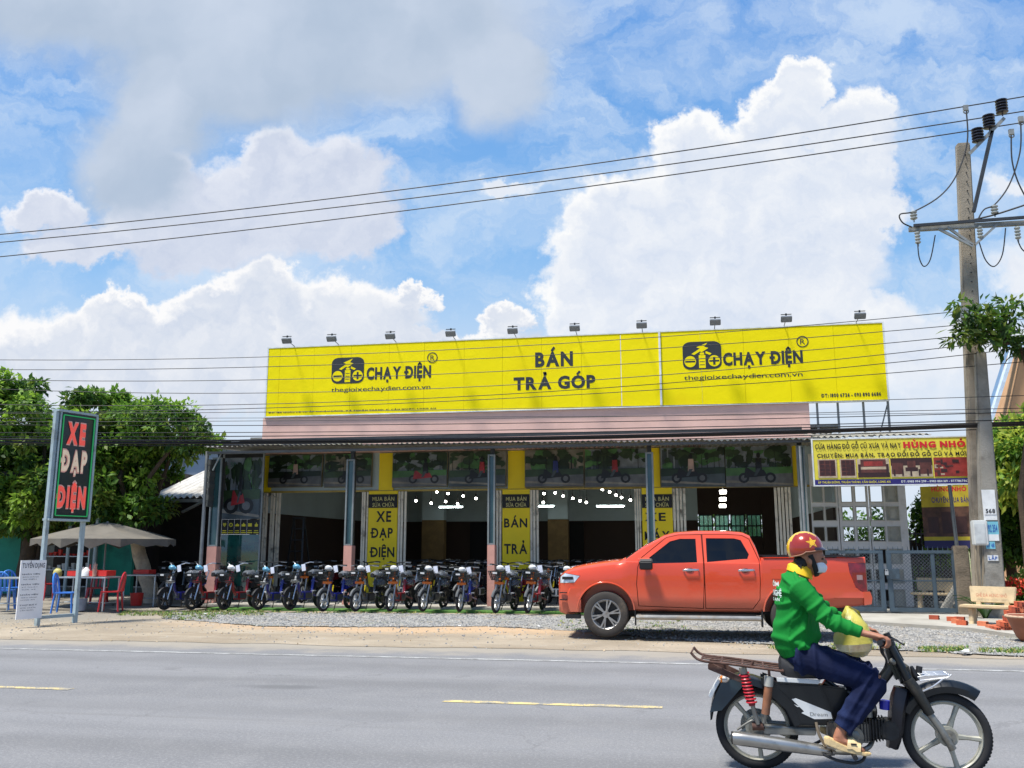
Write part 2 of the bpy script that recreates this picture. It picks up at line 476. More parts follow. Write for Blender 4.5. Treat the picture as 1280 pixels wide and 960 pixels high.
def gravelm(O, X, Y):
    f = noise(O, 26, 4, .8); b = noise(O, 2.2, 6, .65)
    v = N.nt.nodes.new('ShaderNodeTexVoronoi'); v.inputs['Scale'].default_value = 17; N.put(v, 'Vector', O)
    vc = N.nt.nodes.new('ShaderNodeSeparateColor'); N.put(vc, 0, N(v.outputs['Color']))
    c = mixc(N(vc.outputs[0]), lin(136, 134, 130), lin(166, 164, 158))
    c = mixc(smooth(N(v.outputs['Distance']), .0, .06), lin(70, 68, 64), c) if False else c
    c = mixc(smooth(b, .48, .66)*.8, c, lin(150, 136, 112)); c = mixc(smooth(noise(O, .9, 5, .6), .56, .66)*.5, c, lin(110, 118, 84))
    return c, f, N.math('MULTIPLY_ADD', b, .1, .82)
def concretem(O, X, Y):
    a = noise(O, .9, 7, .68); f = noise(O, 30, 4, .7)
    c = mixc(smooth(a, .35, .65), lin(146, 142, 132), lin(168, 164, 154))
    c = mixc(smooth(f, .55, .75)*.3, c, lin(130, 126, 118))
    return c, f, N.math('MULTIPLY_ADD', a, .1, .8)
def carpet(O, X, Y):
    a = noise(O, 1.2, 6, .68); f = noise(O, 60, 3, .7)
    c = mixc(smooth(a, .35, .68), lin(66, 108, 48), lin(96, 138, 66))
    c = mixc(smooth(f, .5, .7)*.5, c, lin(48, 84, 34))
    return c, f, N.math('MULTIPLY_ADD', a, .1, .9)
def farfield(O, X, Y):
    a = noise(O, .05, 6, .6)
    return mixc(smooth(a, .4, .6), lin(92, 106, 62), lin(132, 122, 92)), noise(O, 4, 5, .6), N.math('MULTIPLY_ADD', a, .1, .85)
def sheet(name, m, poly, z, kind='structure'):
    mb = MB(); mb.poly([(x, y, z) for x, y in poly]); return mb.build(name, m, kind=kind, smooth=False)
def wavy(x0, x1, y, amp, step, seed, f=1.0):
    r = random.Random(seed); ph = [r.uniform(0, 6.28) for _ in range(6)]; n = int(abs(x1-x0)/step); o = []
    for i in range(n+1):
        x = x0+(x1-x0)*i/n
        o.append((x, y+amp*sum(math.sin(x*f*k*1.13+ph[k])/(k+.6) for k in range(6))))
    return o
FAR = ground_mat('field_soil', farfield, .03)
sheet('ground', FAR, [(-900, -300), (900, -300), (900, 1500), (-900, 1500)], -.06)
sheet('road', ground_mat('asphalt', asphalt, .004), [(-160, 1.2), (160, 1.2), (160, 13.6), (-160, 13.6)], 0)
DIRT = ground_mat('dirt_shoulder', dirt, .02)
sh = wavy(-60, 60, 13.15, .10, .25, 3)
# shoulder: gently uneven real surface
mb = MB(); yy = [0, .35, .8, 1.4, 2.1, 2.9, 3.8, 4.7, 5.6, 6.6, 8, 12, 30]
for i, (x, y0) in enumerate(sh):
    for j, dy in enumerate(yy):
        z = -.004+.004 if j == 0 else .010+.007*math.sin(x*1.1+dy*2.3)*math.sin(dy*1.7+x*.31)+.003*math.sin(x*3.7+dy)
        mb.v.append((x, y0+dy, .005 if j == 0 else max(.006, z)))
K = len(yy)
for i in range(len(sh)-1):
    for j in range(K-1): mb.f.append((i*K+j, (i+1)*K+j, (i+1)*K+j+1, i*K+j+1)); mb.m.append(0)
mb.build('dirt_shoulder', DIRT, kind='structure')
sheet('roadside_verge', FAR, [(-160, 1.6), (-160, -40), (160, -40), (160, 1.6)][::-1], .012)
# gravel patches with real stones
GRAV = ground_mat('gravel_bed', gravelm, .03)
def gp(px, py): p = G(px, py, .03); return (p.x, p.y)
grav_poly = [gp(*p) for p in [(205, 772), (330, 782), (480, 783), (620, 782), (720, 788), (860, 800), (1000, 806), (1130, 812), (1290, 820), (1290, 790), (1150, 776), (900, 775), (700, 769), (450, 766), (215, 765)]]
g0 = []
for i in range(len(grav_poly)):
    a, b = grav_poly[i], grav_poly[(i+1) % len(grav_poly)]
    k = max(2, int(math.dist(a, b)/.12))
    for t in range(k):
        u = t/k; g0.append((a[0]+(b[0]-a[0])*u+random.uniform(-.09, .09), a[1]+(b[1]-a[1])*u+random.uniform(-.09, .09)))
sheet('gravel_patch', GRAV, g0, .024)
def inside(x, y, P):
    c = False
    for i in range(len(P)):
        x1, y1 = P[i]; x2, y2 = P[i-1]
        if (y1 > y) != (y2 > y) and x < (x2-x1)*(y-y1)/(y2-y1)+x1: c = not c
    return c
def stones(name, spots, smin, smax, m, label, cat, z=.02):
    base = np.array([(-1, -1, -.6), (1, -1, -.6), (1, 1, -.6), (-1, 1, -.6), (-.7, -.6, .6), (.6, -.7, .5), (.7, .7, .7), (-.6, .6, .5)])*.5
    fs = np.array([(4, 5, 6, 7), (0, 1, 5, 4), (1, 2, 6, 5), (2, 3, 7, 6), (3, 0, 4, 7)])
    n = len(spots); s = rng.uniform(smin, smax, (n, 1, 1)); b = base[None]*s*rng.uniform(.6, 1.3, (n, 1, 3))+rng.normal(0, .07, (n, 8, 3))*s
    a = rng.uniform(0, 6.28, n); ca, sa = np.cos(a)[:, None], np.sin(a)[:, None]
    x = b[:, :, 0]*ca-b[:, :, 1]*sa; y = b[:, :, 0]*sa+b[:, :, 1]*ca; sp = np.array(spots)
    V = np.stack([x+sp[:, 0:1], y+sp[:, 1:2], b[:, :, 2]+z+s[:, :, 0]*.1], -1).reshape(-1, 3)
    F = (fs[None]+np.arange(n)[:, None, None]*8).reshape(-1, 4)
    me = bpy.data.meshes.new(name); me.from_pydata(V.tolist(), [], F.tolist())
    for q in m: me.materials.append(q)
    me.polygons.foreach_set('material_index', np.repeat(rng.integers(0, len(m), n), 5))
    return link(name, me, None, kind='stuff', label=label, cat=cat)
ST = [mat('gravel_grey', (146, 145, 142), .85, var=.15, scale=9), mat('gravel_dark', (128, 128, 126), .85, var=.12, scale=9), mat('gravel_pale', (166, 163, 156), .85, var=.2, scale=9)]
sp = []
xs = [p[0] for p in grav_poly]; ys = [p[1] for p in grav_poly]
while len(sp) < 19000:
    x = random.uniform(min(xs), max(xs)); y = random.uniform(min(ys), max(ys))
    if inside(x, y, g0): sp.append((x, y))
stones('loose_gravel', sp, .016, .042, ST, 'grey crushed stone scattered in front of the shop strip', 'gravel')
sp = [(random.uniform(-17, 12), random.gauss(15.6, 1.3)) for _ in range(2200)]
sp = [p for p in sp if 13.2 < p[1] < 19]
stones('scattered_pebbles', sp, .010, .028, ST+[mat('pebble_tan', (176, 156, 126), .9, var=.2)], 'small pebbles scattered over the dirt shoulder', 'pebbles', .015)

# painted marks
def paintm(name, c):
    def f(O, X, Y):
        a = noise(O, 5, 6, .7); b = noise(O, 60, 3, .7)
        return mixc(smooth(a+(b-.5)*.8, .36, .60), c, lin(128, 127, 124)), b, N.math('MULTIPLY_ADD', a, .1, .7)
    return ground_mat(name, f, .002)
WP_ = paintm('white_road_paint', lin(172, 173, 170)); YP_ = paintm('yellow_road_paint', lin(214, 190, 122))
def strip(name, m, x0, x1, y, w, z, seed):
    a = wavy(x0, x1, y-w/2, .006, .3, seed, 2); b = wavy(x0, x1, y+w/2, .006, .3, seed+1, 2)
    return sheet(name, m, a+b[::-1], z)
strip('edge_line', WP_, -70, 70, 12.06, .11, .004, 5)
dx0 = G(555, 876).x; dx1 = G(828, 884).x; ye = G(90, 861.5).x; YD = G(690, 880.5).y
pitch = dx0-ye+(dx1-dx0)
for k in range(-9, 9):
    strip('centre_line', YP_, dx0+k*pitch, dx1+k*pitch, YD, .12, .004, 9+k)
strip('near_edge_line', WP_, -70, 70, 5.1, .11, .004, 6) if False else None

# concrete floor of the shop, green strip before it, apron to the right
Y_ST0, Y_ST1 = 20.15, 20.75          # strip
Y_P = 21.25                          # pillars
Y_F = 23.3                           # shop front
Y_E = 20.95                          # eave
FLOORM = ground_mat('shop_floor_concrete', concretem, .004)
mb = MB(); mb.box((-3.4, (20.78+36)/2, -.02), (16.2, 36-20.78, .24)); mb.build('shop_floor', FLOORM, kind='structure', smooth=False, bevel=.012)
x0 = G(150, 763, .05).x
a = wavy(x0, 2.6, Y_ST0, .03, .3, 21); b = wavy(x0, 2.6, Y_ST1, .006, .3, 22)
mb = MB(); n = len(a)
mb.v = [(x, y, .05) for x, y in a]+[(x, y, .05) for x, y in b]+[(x, y-.004, .0) for x, y in a]
mb.f = [(i, i+1, n+i+1, n+i) for i in range(n-1)]+[(2*n+i, 2*n+i+1, i+1, i) for i in range(n-1)]; mb.m = [0]*len(mb.f)
mb.build('green_strip', ground_mat('green_turf_mat', carpet, .02), kind='structure')
ap = [gp(*p) for p in [(940, 774), (1080, 780), (1215, 789), (1290, 800), (1290, 770), (1080, 765), (940, 765)]]
mb = MB(); ap = [(p[0], p[1]) for p in ap]; mb.prism(ap, -.05, .085, 'z'); mb.build('concrete_apron', FLOORM, kind='structure', smooth=False)
mb = MB(); mb.box((-17, 23.5, .0), (12, 8.5, .1)); mb.build('eatery_floor', ground_mat('eatery_floor_cement', lambda O, X, Y: (mixc(smooth(noise(O, 1.4, 6, .65), .35, .65), lin(112, 106, 96), lin(140, 133, 120)), noise(O, 20, 4, .7), N.math('MULTIPLY_ADD', noise(O, 2), .1, .8)), .004), kind='structure', smooth=False)

# grass tufts
def tufts(name, spots, h, m, label, cat='grass', blades=9):
    V = []; F = []; MI = []
    for (x, y, z) in spots:
        for _ in range(blades):
            a = random.uniform(0, 6.28); l = h*random.uniform(.5, 1.2); w = .006+h*.05; r = random.uniform(0, .07); lean = random.uniform(.1, .7)*l
            bx, by = x+math.cos(a)*r, y+math.sin(a)*r; o = len(V); c, s = math.cos(a+1.57)*w, math.sin(a+1.57)*w
            V += [(bx-c, by-s, z), (bx+c, by+s, z), (bx+c*.6+math.cos(a)*lean*.5, by+s*.6+math.sin(a)*lean*.5, z+l*.6), (bx-c*.6+math.cos(a)*lean*.5, by-s*.6+math.sin(a)*lean*.5, z+l*.6), (bx+math.cos(a)*lean, by+math.sin(a)*lean, z+l)]
            F += [(o, o+1, o+2, o+3), (o+3, o+2, o+4)]; k = random.randrange(len(m)); MI += [k, k]
    me = bpy.data.meshes.new(name); me.from_pydata(V, [], F)
    for q in m: me.materials.append(q)
    me.polygons.foreach_set('material_index', MI)
    return link(name, me, None, kind='stuff', label=label, cat=cat)
GR = [mat('grass_green', (104, 140, 54), .8, var=.2), mat('grass_dark', (70, 104, 40), .8, var=.2), mat('grass_dry', (168, 160, 96), .85, var=.2)]
sp = []
for (px0, px1, py0, py1, n) in [(150, 330, 763, 769, 330), (330, 1000, 764.5, 766.5, 160), (1150, 1210, 809, 814, 90), (1225, 1280, 811, 816, 60), (700, 860, 776, 790, 60), (960, 1130, 805, 812, 60), (200, 270, 768, 774, 60)]:
    for _ in range(n):
        g = G(random.uniform(px0, px1), random.uniform(py0, py1), .03); sp.append((g.x, g.y, .02))
tufts('grass_tufts', sp, .045, GR, 'short grass tufts along the edge of the gravel')
# ------------------------------------------------------------ the shop building
PINK = mat('pink_plaster', (222, 182, 168), .85, var=.06, scale=2, bump=.004, bscale=25, dirt=(196, 158, 144), dscale=.7, dlo=.55, dhi=.9)
PINKP = mat('pink_pillar', (206, 152, 136), .85, var=.07, scale=3, bump=.004, dirt=(150, 110, 98), dscale=2, dlo=.5, dhi=.9)
CREAM = mat('cream_shutter', (226, 216, 194), .55, var=.08, scale=4, dirt=(112, 100, 82), dscale=3)
YEL = mat('yellow_vinyl', (246, 214, 0), .5, var=.04, scale=1.5, dirt=(220, 188, 0), dscale=1.5, dlo=.55, dhi=.95)
BLK = mat('black_print', (24, 22, 20), .55)
ALU = mat('aluminium_frame', (132, 138, 136), .55, metal=.15)
GALV = mat('galvanised_steel', (136, 139, 138), .55, metal=.2, dirt=(120, 118, 110), dscale=4)
TEALG = mat('teal_glass_strip', (52, 84, 84), .12, var=.1, coat=.6)
SHEETM = mat('corrugated_sheet', (150, 148, 142), .5, metal=.35, dirt=(104, 92, 78), dscale=2.0)
DARKSTEEL = mat('dark_steel', (66, 68, 70), .5, metal=.5)
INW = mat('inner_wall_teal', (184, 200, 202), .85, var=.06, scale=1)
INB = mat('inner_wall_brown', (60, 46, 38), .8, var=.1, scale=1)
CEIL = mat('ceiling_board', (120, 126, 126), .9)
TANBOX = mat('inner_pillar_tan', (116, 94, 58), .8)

shop = thing('shop_building', 'long single-storey shop with pink parapet, corrugated awning and open front full of electric bikes', 'shop', (0, 0, 0))
XL, XR = W(333, 560, Y_F).x, W(1012, 560, Y_F).x
EL = W(255, 558, 20.95); ER = W(1020, 549, 20.95)
z_aw_back, z_par = CAM_H+(ER.z-CAM_H)/20.95*23.38-.03, W(640, 420, 23.1).z
ZT = z_aw_back-.10
def pc(mb, name, m, parent=shop, **k): return mb.build(name, m, parent, **k)
# parapet above the awning
ZPB = (W(332, 520, 23.2).z+W(1110, 500, 23.2).z)/2-.035
PXL = W(329, 520, 23.25).x; PXR = W(1012, 520, 23.25).x
mb = MB(); mb.box(((PXL+PXR)/2, 23.375, (z_aw_back-.1+ZPB)/2), (PXR-PXL, .25, ZPB-z_aw_back+.1)); pc(mb, 'parapet', PINK, smooth=False)
# inner walls, ceiling
X0, X1, YBK = -11.6, 3.9, 33.5
mb = MB(); mb.box(((X0+X1)/2, YBK, 2.7), (X1-X0, .15, 2.2)); 
# back wall upper with the gate opening left out on the right bay
def wallseg(name, m, xa, xb, y, za, zb, t=.15):
    mb = MB(); mb.box(((xa+xb)/2, y, (za+zb)/2), (xb-xa, t, zb-za)); return pc(mb, name, m, smooth=False)
gx0, gx1 = W(872, 640, YBK).x, W(952, 640, YBK).x
gz0, gz1 = W(900, 672, YBK).z, W(900, 643, YBK).z
wsplit = W(560, 652, YBK).z
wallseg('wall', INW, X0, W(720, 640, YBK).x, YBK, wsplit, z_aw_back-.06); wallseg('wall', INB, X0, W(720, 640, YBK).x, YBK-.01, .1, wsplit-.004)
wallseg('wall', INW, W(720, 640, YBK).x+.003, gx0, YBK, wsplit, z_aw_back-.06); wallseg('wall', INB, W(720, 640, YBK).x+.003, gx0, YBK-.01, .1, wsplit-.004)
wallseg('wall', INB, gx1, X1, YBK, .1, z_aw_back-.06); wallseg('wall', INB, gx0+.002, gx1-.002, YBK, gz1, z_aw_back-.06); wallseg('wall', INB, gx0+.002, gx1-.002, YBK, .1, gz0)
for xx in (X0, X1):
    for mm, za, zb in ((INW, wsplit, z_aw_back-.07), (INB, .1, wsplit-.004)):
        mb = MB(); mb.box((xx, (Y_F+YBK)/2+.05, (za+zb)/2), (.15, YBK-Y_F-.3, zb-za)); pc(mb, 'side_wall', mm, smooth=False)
mb = MB(); mb.box(((X0+X1)/2, (Y_F+YBK)/2, z_aw_back), (X1-X0+.3, YBK-Y_F+.4, .1)); pc(mb, 'ceiling', CEIL, smooth=False)
mb = MB(); mb.box(((X0+X1)/2, (Y_F+YBK)/2+.3, 4.5), (X1-X0+.5, YBK-Y_F, .08)); pc(mb, 'roof', SHEETM, smooth=False)
for px, w in ((543, 30), (698, 26), (395, 8)):
    c = W(px, 640, 31.5); ww = w/(1120/31.5)*.95
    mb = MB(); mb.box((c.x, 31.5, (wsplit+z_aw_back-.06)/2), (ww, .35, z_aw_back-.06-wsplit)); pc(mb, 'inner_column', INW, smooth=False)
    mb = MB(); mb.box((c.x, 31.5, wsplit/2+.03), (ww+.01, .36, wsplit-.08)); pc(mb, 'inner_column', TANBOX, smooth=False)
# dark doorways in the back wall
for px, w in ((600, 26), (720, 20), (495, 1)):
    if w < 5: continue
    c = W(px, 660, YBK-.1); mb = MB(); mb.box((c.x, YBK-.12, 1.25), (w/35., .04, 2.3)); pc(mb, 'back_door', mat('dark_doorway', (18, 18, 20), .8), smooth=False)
# rear window grid in the right bay
n = 4; ww = (gx1-gx0)/n
for k in range(n):
    f = MB(); xa, xb = gx0+k*ww, gx0+(k+1)*ww
    for q in range(4):
        x = xa+.05+(ww-.1)*q/3; f.box((x, YBK, (gz0+gz1)/2), (.045 if q in (0, 3) else .03, .06, gz1-gz0))
    for z in (gz0+.02, (gz0+gz1)/2, gz1-.02): f.box(((xa+xb)/2, YBK-.005, z), (ww-.06, .05, .05))
    fo = pc(f, 'window', mat('dark_green_window_frame', (22, 30, 28), .6), smooth=False)
    for q in range(3):
        for z0, z1 in ((gz0, (gz0+gz1)/2), ((gz0+gz1)/2, gz1)):
            x = xa+.05+(ww-.1)*(q+.5)/3
            mb = MB(); mb.box((x, YBK+.01, (z0+z1)/2), (ww/3-.06, .006, (z1-z0)-.05)); mb.build('pane', mat('green_glass', (150, 214, 190), .2, trans=.85, var=.05, bump=.004, bscale=20), fo, smooth=False)
# awning: corrugated sheets laid side by side
pitch_c, amp = .13, .022
def corr(x0, width, ya, za, yb, zb, m, name='roof_sheet', parent=shop, pit=pitch_c, am=amp, th=.006):
    n = int(round(width/pit))*6; vs = []; mb = MB()
    for (y, z) in ((ya, za), (yb, zb)):
        for dz in (0, -th):
            for i in range(n+1): vs.append((width*i/n, y, z+dz+am*math.sin(2*math.pi*i/6)))
    k = n+1; fs = []
    for i in range(n):
        fs += [(i, i+1, 2*k+i+1, 2*k+i), (k+i, 3*k+i, 3*k+i+1, k+i+1), (i, k+i, k+i+1, i+1)]
    mb.add(vs, fs); return mb.mesh(name, m, True, fix=False, ang=60)
sw = 1.04; ns = int((ER.x-EL.x)/sw)+1
me = corr(0, sw+.03, 0, 0, 23.38-Y_E, z_aw_back-EL.z, SHEETM)
for i in range(ns):
    z = EL.z+(ER.z-EL.z)*i/ns+(.012 if i % 2 else 0)
    o = link('roof_sheet', me, shop, (EL.x+i*sw, Y_E+random.uniform(-.02, .02), z)); o.rotation_euler = (0, R(random.uniform(-.15, .15)), 0)
# eave beam and purlins
mb = MB(); mb.box(((EL.x+ER.x)/2, Y_E+.10, (EL.z+ER.z)/2-.09), (ER.x-EL.x-.1, .05, .06)); pc(mb, 'eave_beam', mat('eave_grey', (88, 90, 90), .6), smooth=False)
for k in range(2):
    y = Y_E+.9+k*.9; mb = MB(); mb.box(((EL.x+ER.x)/2, y, EL.z-.07+(y-Y_E)*.23), (ER.x-EL.x-.1, .05, .08)); pc(mb, 'purlin', DARKSTEEL, smooth=False)
# pillars: pink plastered base with a framed glass channel above
def pillar(px0, px1, py_split, py_top, py_bot, Y=Y_P, light='both'):
    a = W(px0, py_split, Y); b = W(px1, py_split, Y); w = b.x-a.x; cx = (a.x+b.x)/2
    zt = W((px0+px1)/2, py_top, Y).z; zs = a.z
    mb = MB(); mb.box((cx, Y+.12, zs/2+.05), (w, .24, zs-.1)); p = pc(mb, 'pillar', PINKP, smooth=False, bevel=.008)
    mb = MB()
    for x in (cx-w/2+.02, cx+w/2-.02): mb.box((x, Y+.03, (zs+zt)/2), (.04, .05, zt-zs))
    mb.box((cx, Y+.03, zt-.02), (w-.085, .05, .04)); mb.box((cx, Y+.03, zs+.02), (w-.085, .05, .04))
    mb.build('channel_frame', ALU, p, smooth=False, bevel=.003)
    mb = MB(); mb.box((cx, Y+.08, (zs+zt)/2), (w-.08, .03, zt-zs-.04)); mb.build('glass_channel', TEALG, p, smooth=False)
    mb = MB(); mb.box((cx, Y+.18, (zt+ZT-.1)/2), (.1, .1, ZT-.1-zt)); mb.build('stub_post', DARKSTEEL, p, smooth=False)
    mb = MB(); mb.box((cx, Y+.19, (zs+zt)/2), (w*.7, .1, zt-zs)); mb.build('post', DARKSTEEL, p, smooth=False)
    return p
pillar(258.5, 271, 683, 572, 755)
pillar(429.5, 440, 682, 574, 757)
pillar(609, 618.5, 681, 568, 758)
pillar(809.5, 819.5, 681, 565, 762)
pillar(1003, 1014, 700, 556, 765)
# galvanised downpipe beside the left pillar
a = W(262, 575, Y_P-.1)
mb = MB(); mb.cyl((a.x-.1, Y_P-.05, .1), (a.x-.1, Y_P-.05, EL.z-.1), .045, n=12); pc(mb, 'downpipe', GALV)
mb = MB(); mb.bar(W(277, 566, Y_P-.15), W(266, 588, Y_P-.15), .03, .03); pc(mb, 'brace', ALU, smooth=False)
# header beam over the openings and thin yellow sill line below the posters
HZ = W(640, 612, Y_F).z
mb = MB(); mb.box(((XL+XR)/2, Y_F+.12, (HZ+ZT)/2), (XR-XL+1.2, .14, ZT-HZ)); pc(mb, 'header_wall', INW, smooth=False)
# yellow wall strips between posters (narrower, above) and the lettered panels below
VS = []   # vertical signs
for (xa, xb, ya, ua, ub, words, top) in (
        (461, 497, 617, 474, 492, [('XE', 639, 652, 470, 489), ('ĐẠP', 660, 672, 464, 491), ('ĐIỆN', 684, 696, 463, 493)], 0),
        (628, 662, 617, 635, 657, [('BÁN', 648, 659, 630, 659), ('TRẢ', 680, 692, 630, 659), ('GÓP', 711, 723, 630, 659)], 0),
        (802, 840, 617, 810, 825, [('XE', 641, 651, 806, 832), ('MÁY', 664, 675, 806, 837)], 0)):
    c0, c1 = W(xa, ya, Y_F-.06), W(xb, ya, Y_F-.06)
    lab = {461: 'tall yellow panel lettered XE ĐẠP ĐIỆN on the shop front', 628: 'tall yellow panel lettered BÁN TRẢ GÓP on the shop front', 802: 'tall yellow panel lettered XE MÁY on the shop front'}[xa]
    s = thing('lettered_panel', lab, 'sign', (0, 0, 0), group='lettered panels on the shop front')
    mb = MB(); mb.box(((c0.x+c1.x)/2, Y_F, (HZ+.1)/2), (c1.x-c0.x, .1, HZ-.1)); mb.build('panel', YEL, s, smooth=False)
    za, zb = W(xa, 635, Y_F-.06).z, W(xa, 618, Y_F-.06).z
    mb = MB(); mb.box(((c0.x+c1.x)/2, Y_F-.055, (za+zb)/2), (c1.x-c0.x-.004, .012, zb-za)); mb.build('black_board', BLK, s, smooth=False)
    gy = mat('gold_print', (196, 186, 120), .6)
    for t, p0, p1 in (('MUA BÁN', 626, 621), ('SỬA CHỮA', 633.5, 628.5)):
        q0, q1 = W(xa+4.5, p0, Y_F-.06), W(xb-4, p1, Y_F-.06); lettering(t, s, gy, (q0.x, q0.z, q1.x, q1.z), Y_F-.064, .02)
    for (t, p0, p1, l, r) in words:
        q0, q1 = W(l, p1, Y_F-.06), W(r, p0, Y_F-.06); lettering(t, s, BLK, (q0.x, q0.z, q1.x, q1.z), Y_F-.053, .028)
    u0, u1 = W(ua, 590, Y_F).x, W(ub, 590, Y_F).x
    mb = MB(); mb.box(((u0+u1)/2, Y_F+.02, (HZ+ZT-.02)/2+.01), (u1-u0, .06, ZT-.04-HZ)); pc(mb, 'yellow_wall_strip', YEL, smooth=False)
for px in (335, 994):
    u0 = W(px, 590, Y_F).x; mb = MB(); mb.box((u0, Y_F+.02, (HZ+ZT-.02)/2), (.2, .06, ZT-.04-HZ)); pc(mb, 'yellow_wall_strip', YEL, smooth=False)
mb = MB(); mb.box(((XL+XR)/2, Y_F+.015, HZ+.01), (XR-XL, .05, .05)); pc(mb, 'sill_strip', mat('brass_strip', (176, 150, 70), .5), smooth=False)
# concertina shutters folded back beside the openings
def shutter(xa, xb):
    a, b = W(xa, 640, Y_F).x, W(xb, 640, Y_F).x; n = max(3, int((b-a)/.075))
    mb = MB()
    root = None
    for i in range(n):
        x = a+(b-a)*(i+.5)/n
        bb = MB(); bb.box((x, Y_F-.02-(i % 2)*.03, HZ/2+.03), ((b-a)/n*.72, .035, HZ-.1))
        o = bb.build('shutter_slat' if i else 'shutter', CREAM, shop if not i else root, smooth=False, bevel=.004)
        if not i: root = o
for xa, xb in ((322, 336), (338, 352), (452, 461), (497.5, 509), (617, 627.5), (662.5, 674), (793, 801.5), (841, 858), (968, 990)): shutter(xa, xb)

# posters above the openings: flat printed scenes of people on electric bikes
PR = {}
def pm(c, r=.45):
    k = 'print_%d_%d_%d' % c
    return mat(k, c, r, var=.35, scale=3.0, spec=.4, coat=.15)
def poster_print(parent, x0, z0, x1, z1, y, style, seed, hue=(5, 8)):
    rd = random.Random(seed); w = x1-x0; h = z1-z0
    cols = [(122, 130, 136), (46, 66, 40), (26, 44, 26), (96, 98, 100), (64, 74, 78), (20, 22, 24), (150, 40, 44), (40, 52, 120), (176, 150, 140), (70, 112, 62), (130, 124, 112)]
    M_ = [pm(c) for c in cols]; mb = MB(); lay = [0]
    def P(pts, mi):
        lay[0] += 1; mb.poly([(x0+u*w, y-.0015*lay[0], z0+v*h) for u, v in pts], mi)
    def blob(cx, cz, rx, rz, mi, n=14, j=.25):
        P([(min(1, max(0, cx+rx*math.cos(t/n*6.283)*(1+rd.uniform(-j, j)))), min(1, max(0, cz+rz*math.sin(t/n*6.283)*(1+rd.uniform(-j, j))))) for t in range(n)][::-1], mi)
    P([(0, 0), (1, 0), (1, 1), (0, 1)], 0 if style != 2 else 10)
    if style == 1:
        for k in range(4): P([(.02+k*.1, .45), (.10+k*.1, .45), (.10+k*.1, .95), (.02+k*.1, .95)], 4)
        P([(0, .40), (.45, .40), (.45, .46), (0, .46)], 6)
    for k in range(34): blob(rd.uniform(0, 1), rd.uniform(.5, .98), rd.uniform(.03, .13), rd.uniform(.04, .16), rd.choice((1, 2, 2, 9, 1)), 9, .45)
    for k in range(5): u_ = rd.uniform(.05, .95); P([(u_, .3), (u_+.012, .3), (u_+.008, .8), (u_, .8)], 5)
    P([(0, .22), (1, .26), (1, .48), (0, .46)], rd.choice((9, 2, 1)))
    P([(0, 0), (1, 0), (1, .32), (0, .26)], rd.choice((3, 3, 4)))
    P([(0, .10), (1, .02), (1, .06), (0, .16)], 10)
    cx = rd.uniform(.42, .62); a = h/w; rr = .13; bz = .08
    for sx in (-.2, .2):
        for r_, mi in ((rr, 5), (rr*.55, 3)): P([(cx+sx+math.cos(t/12*6.283)*r_*a, bz+rr+math.sin(t/12*6.283)*r_) for t in range(12)][::-1], mi)
    col = hue[0]; P([(cx-.2, bz+rr), (cx-.05, bz+rr+.02), (cx+.16, bz+rr+.05), (cx+.1, bz+rr+.2), (cx-.04, bz+rr+.14), (cx-.13, bz+.38), (cx-.17, bz+.38)], col)
    P([(cx-.02, bz+.3), (cx+.08, bz+.3), (cx+.07, bz+.62), (cx-.01, bz+.62)], hue[1]); blob(cx+.03, bz+.69, .03, .07, 5, 10, .05)
    P([(cx-.05, bz+.18), (cx-.01, bz+.18), (cx+.06, bz+.36), (cx, bz+.36)], 4)
    mb.build('print', M_, parent, smooth=False, fix=False)
PST = [(335, 404, 'leftmost wide poster over the openings, above the folded shutters', 0), (405, 466, 'dark poster of a black bike just right of the leftmost wide poster', 2),
       (490, 560, 'poster of a rider by a green lawn, right of XE ĐẠP ĐIỆN', 0), (561, 633, 'poster of a rider among trees, just left of the BÁN TRẢ GÓP panel', 2),
       (656, 730, 'poster of a rider in blue among trees, left of the pale building poster', 2), (731, 809, 'poster of a red-clothed cyclist before a pale building', 1),
       (826, 906, 'poster of a cyclist in white on a paved park lane', 1), (907, 990, 'poster of a rider in black on a dark motorbike, rightmost of the row', 0)]
for i, (xa, xb, lab, st) in enumerate(PST):
    a = W(xa, 609.5, Y_F-.1); b = W(xb, 566, Y_F-.1); zt = ZT-.02
    t = thing('poster', lab, 'poster', (0, 0, 0), group='bike posters over the shop openings')
    mb = MB(); mb.box(((a.x+b.x)/2, Y_F-.08, (a.z+zt)/2), (b.x-a.x, .04, zt-a.z)); mb.build('poster_board', mat('poster_edge', (120, 112, 84), .5), t, smooth=False)
    poster_print(t, a.x+.02, a.z+.02, b.x-.02, zt-.02, Y_F-.101, st, i*3+1, [(5, 8), (5, 8), (6, 5), (5, 6), (5, 7), (5, 6), (5, 8), (5, 5)][i])
# standing poster panel at the left end
YS = 21.9
t = thing('standing_poster', 'full-height framed poster with a row of yellow icons at the shop left end', 'poster')
a = W(270, 752, YS); b = W(330, 574, YS); zt = ZT-.12
mb = MB()
for x in (a.x, b.x): mb.box((x, YS, (zt+.1)/2), (.04, .05, zt-.1))
mb.box(((a.x+b.x)/2, YS, zt+.02), (b.x-a.x+.04, .05, .04)); mb.build('frame', ALU, t, smooth=False, bevel=.004)
zi0, zi1 = W(300, 668, YS).z, W(300, 649, YS).z
mb = MB(); mb.box(((a.x+b.x)/2, YS+.012, (zi1+zt)/2), (b.x-a.x-.05, .02, zt-zi1)); mb.build('poster_board', BLK, t, smooth=False)
poster_print(t, a.x+.03, zi1+.01, b.x-.03, zt-.1, YS-.002, 0, 43, (6, 5))
q = W(274, 584, YS); q2 = W(296, 578, YS)
lettering('EV - 58', t, mat('print_dim_green', (84, 122, 110), .5), (q.x, q.z, q2.x, q2.z), YS-.04, .01)
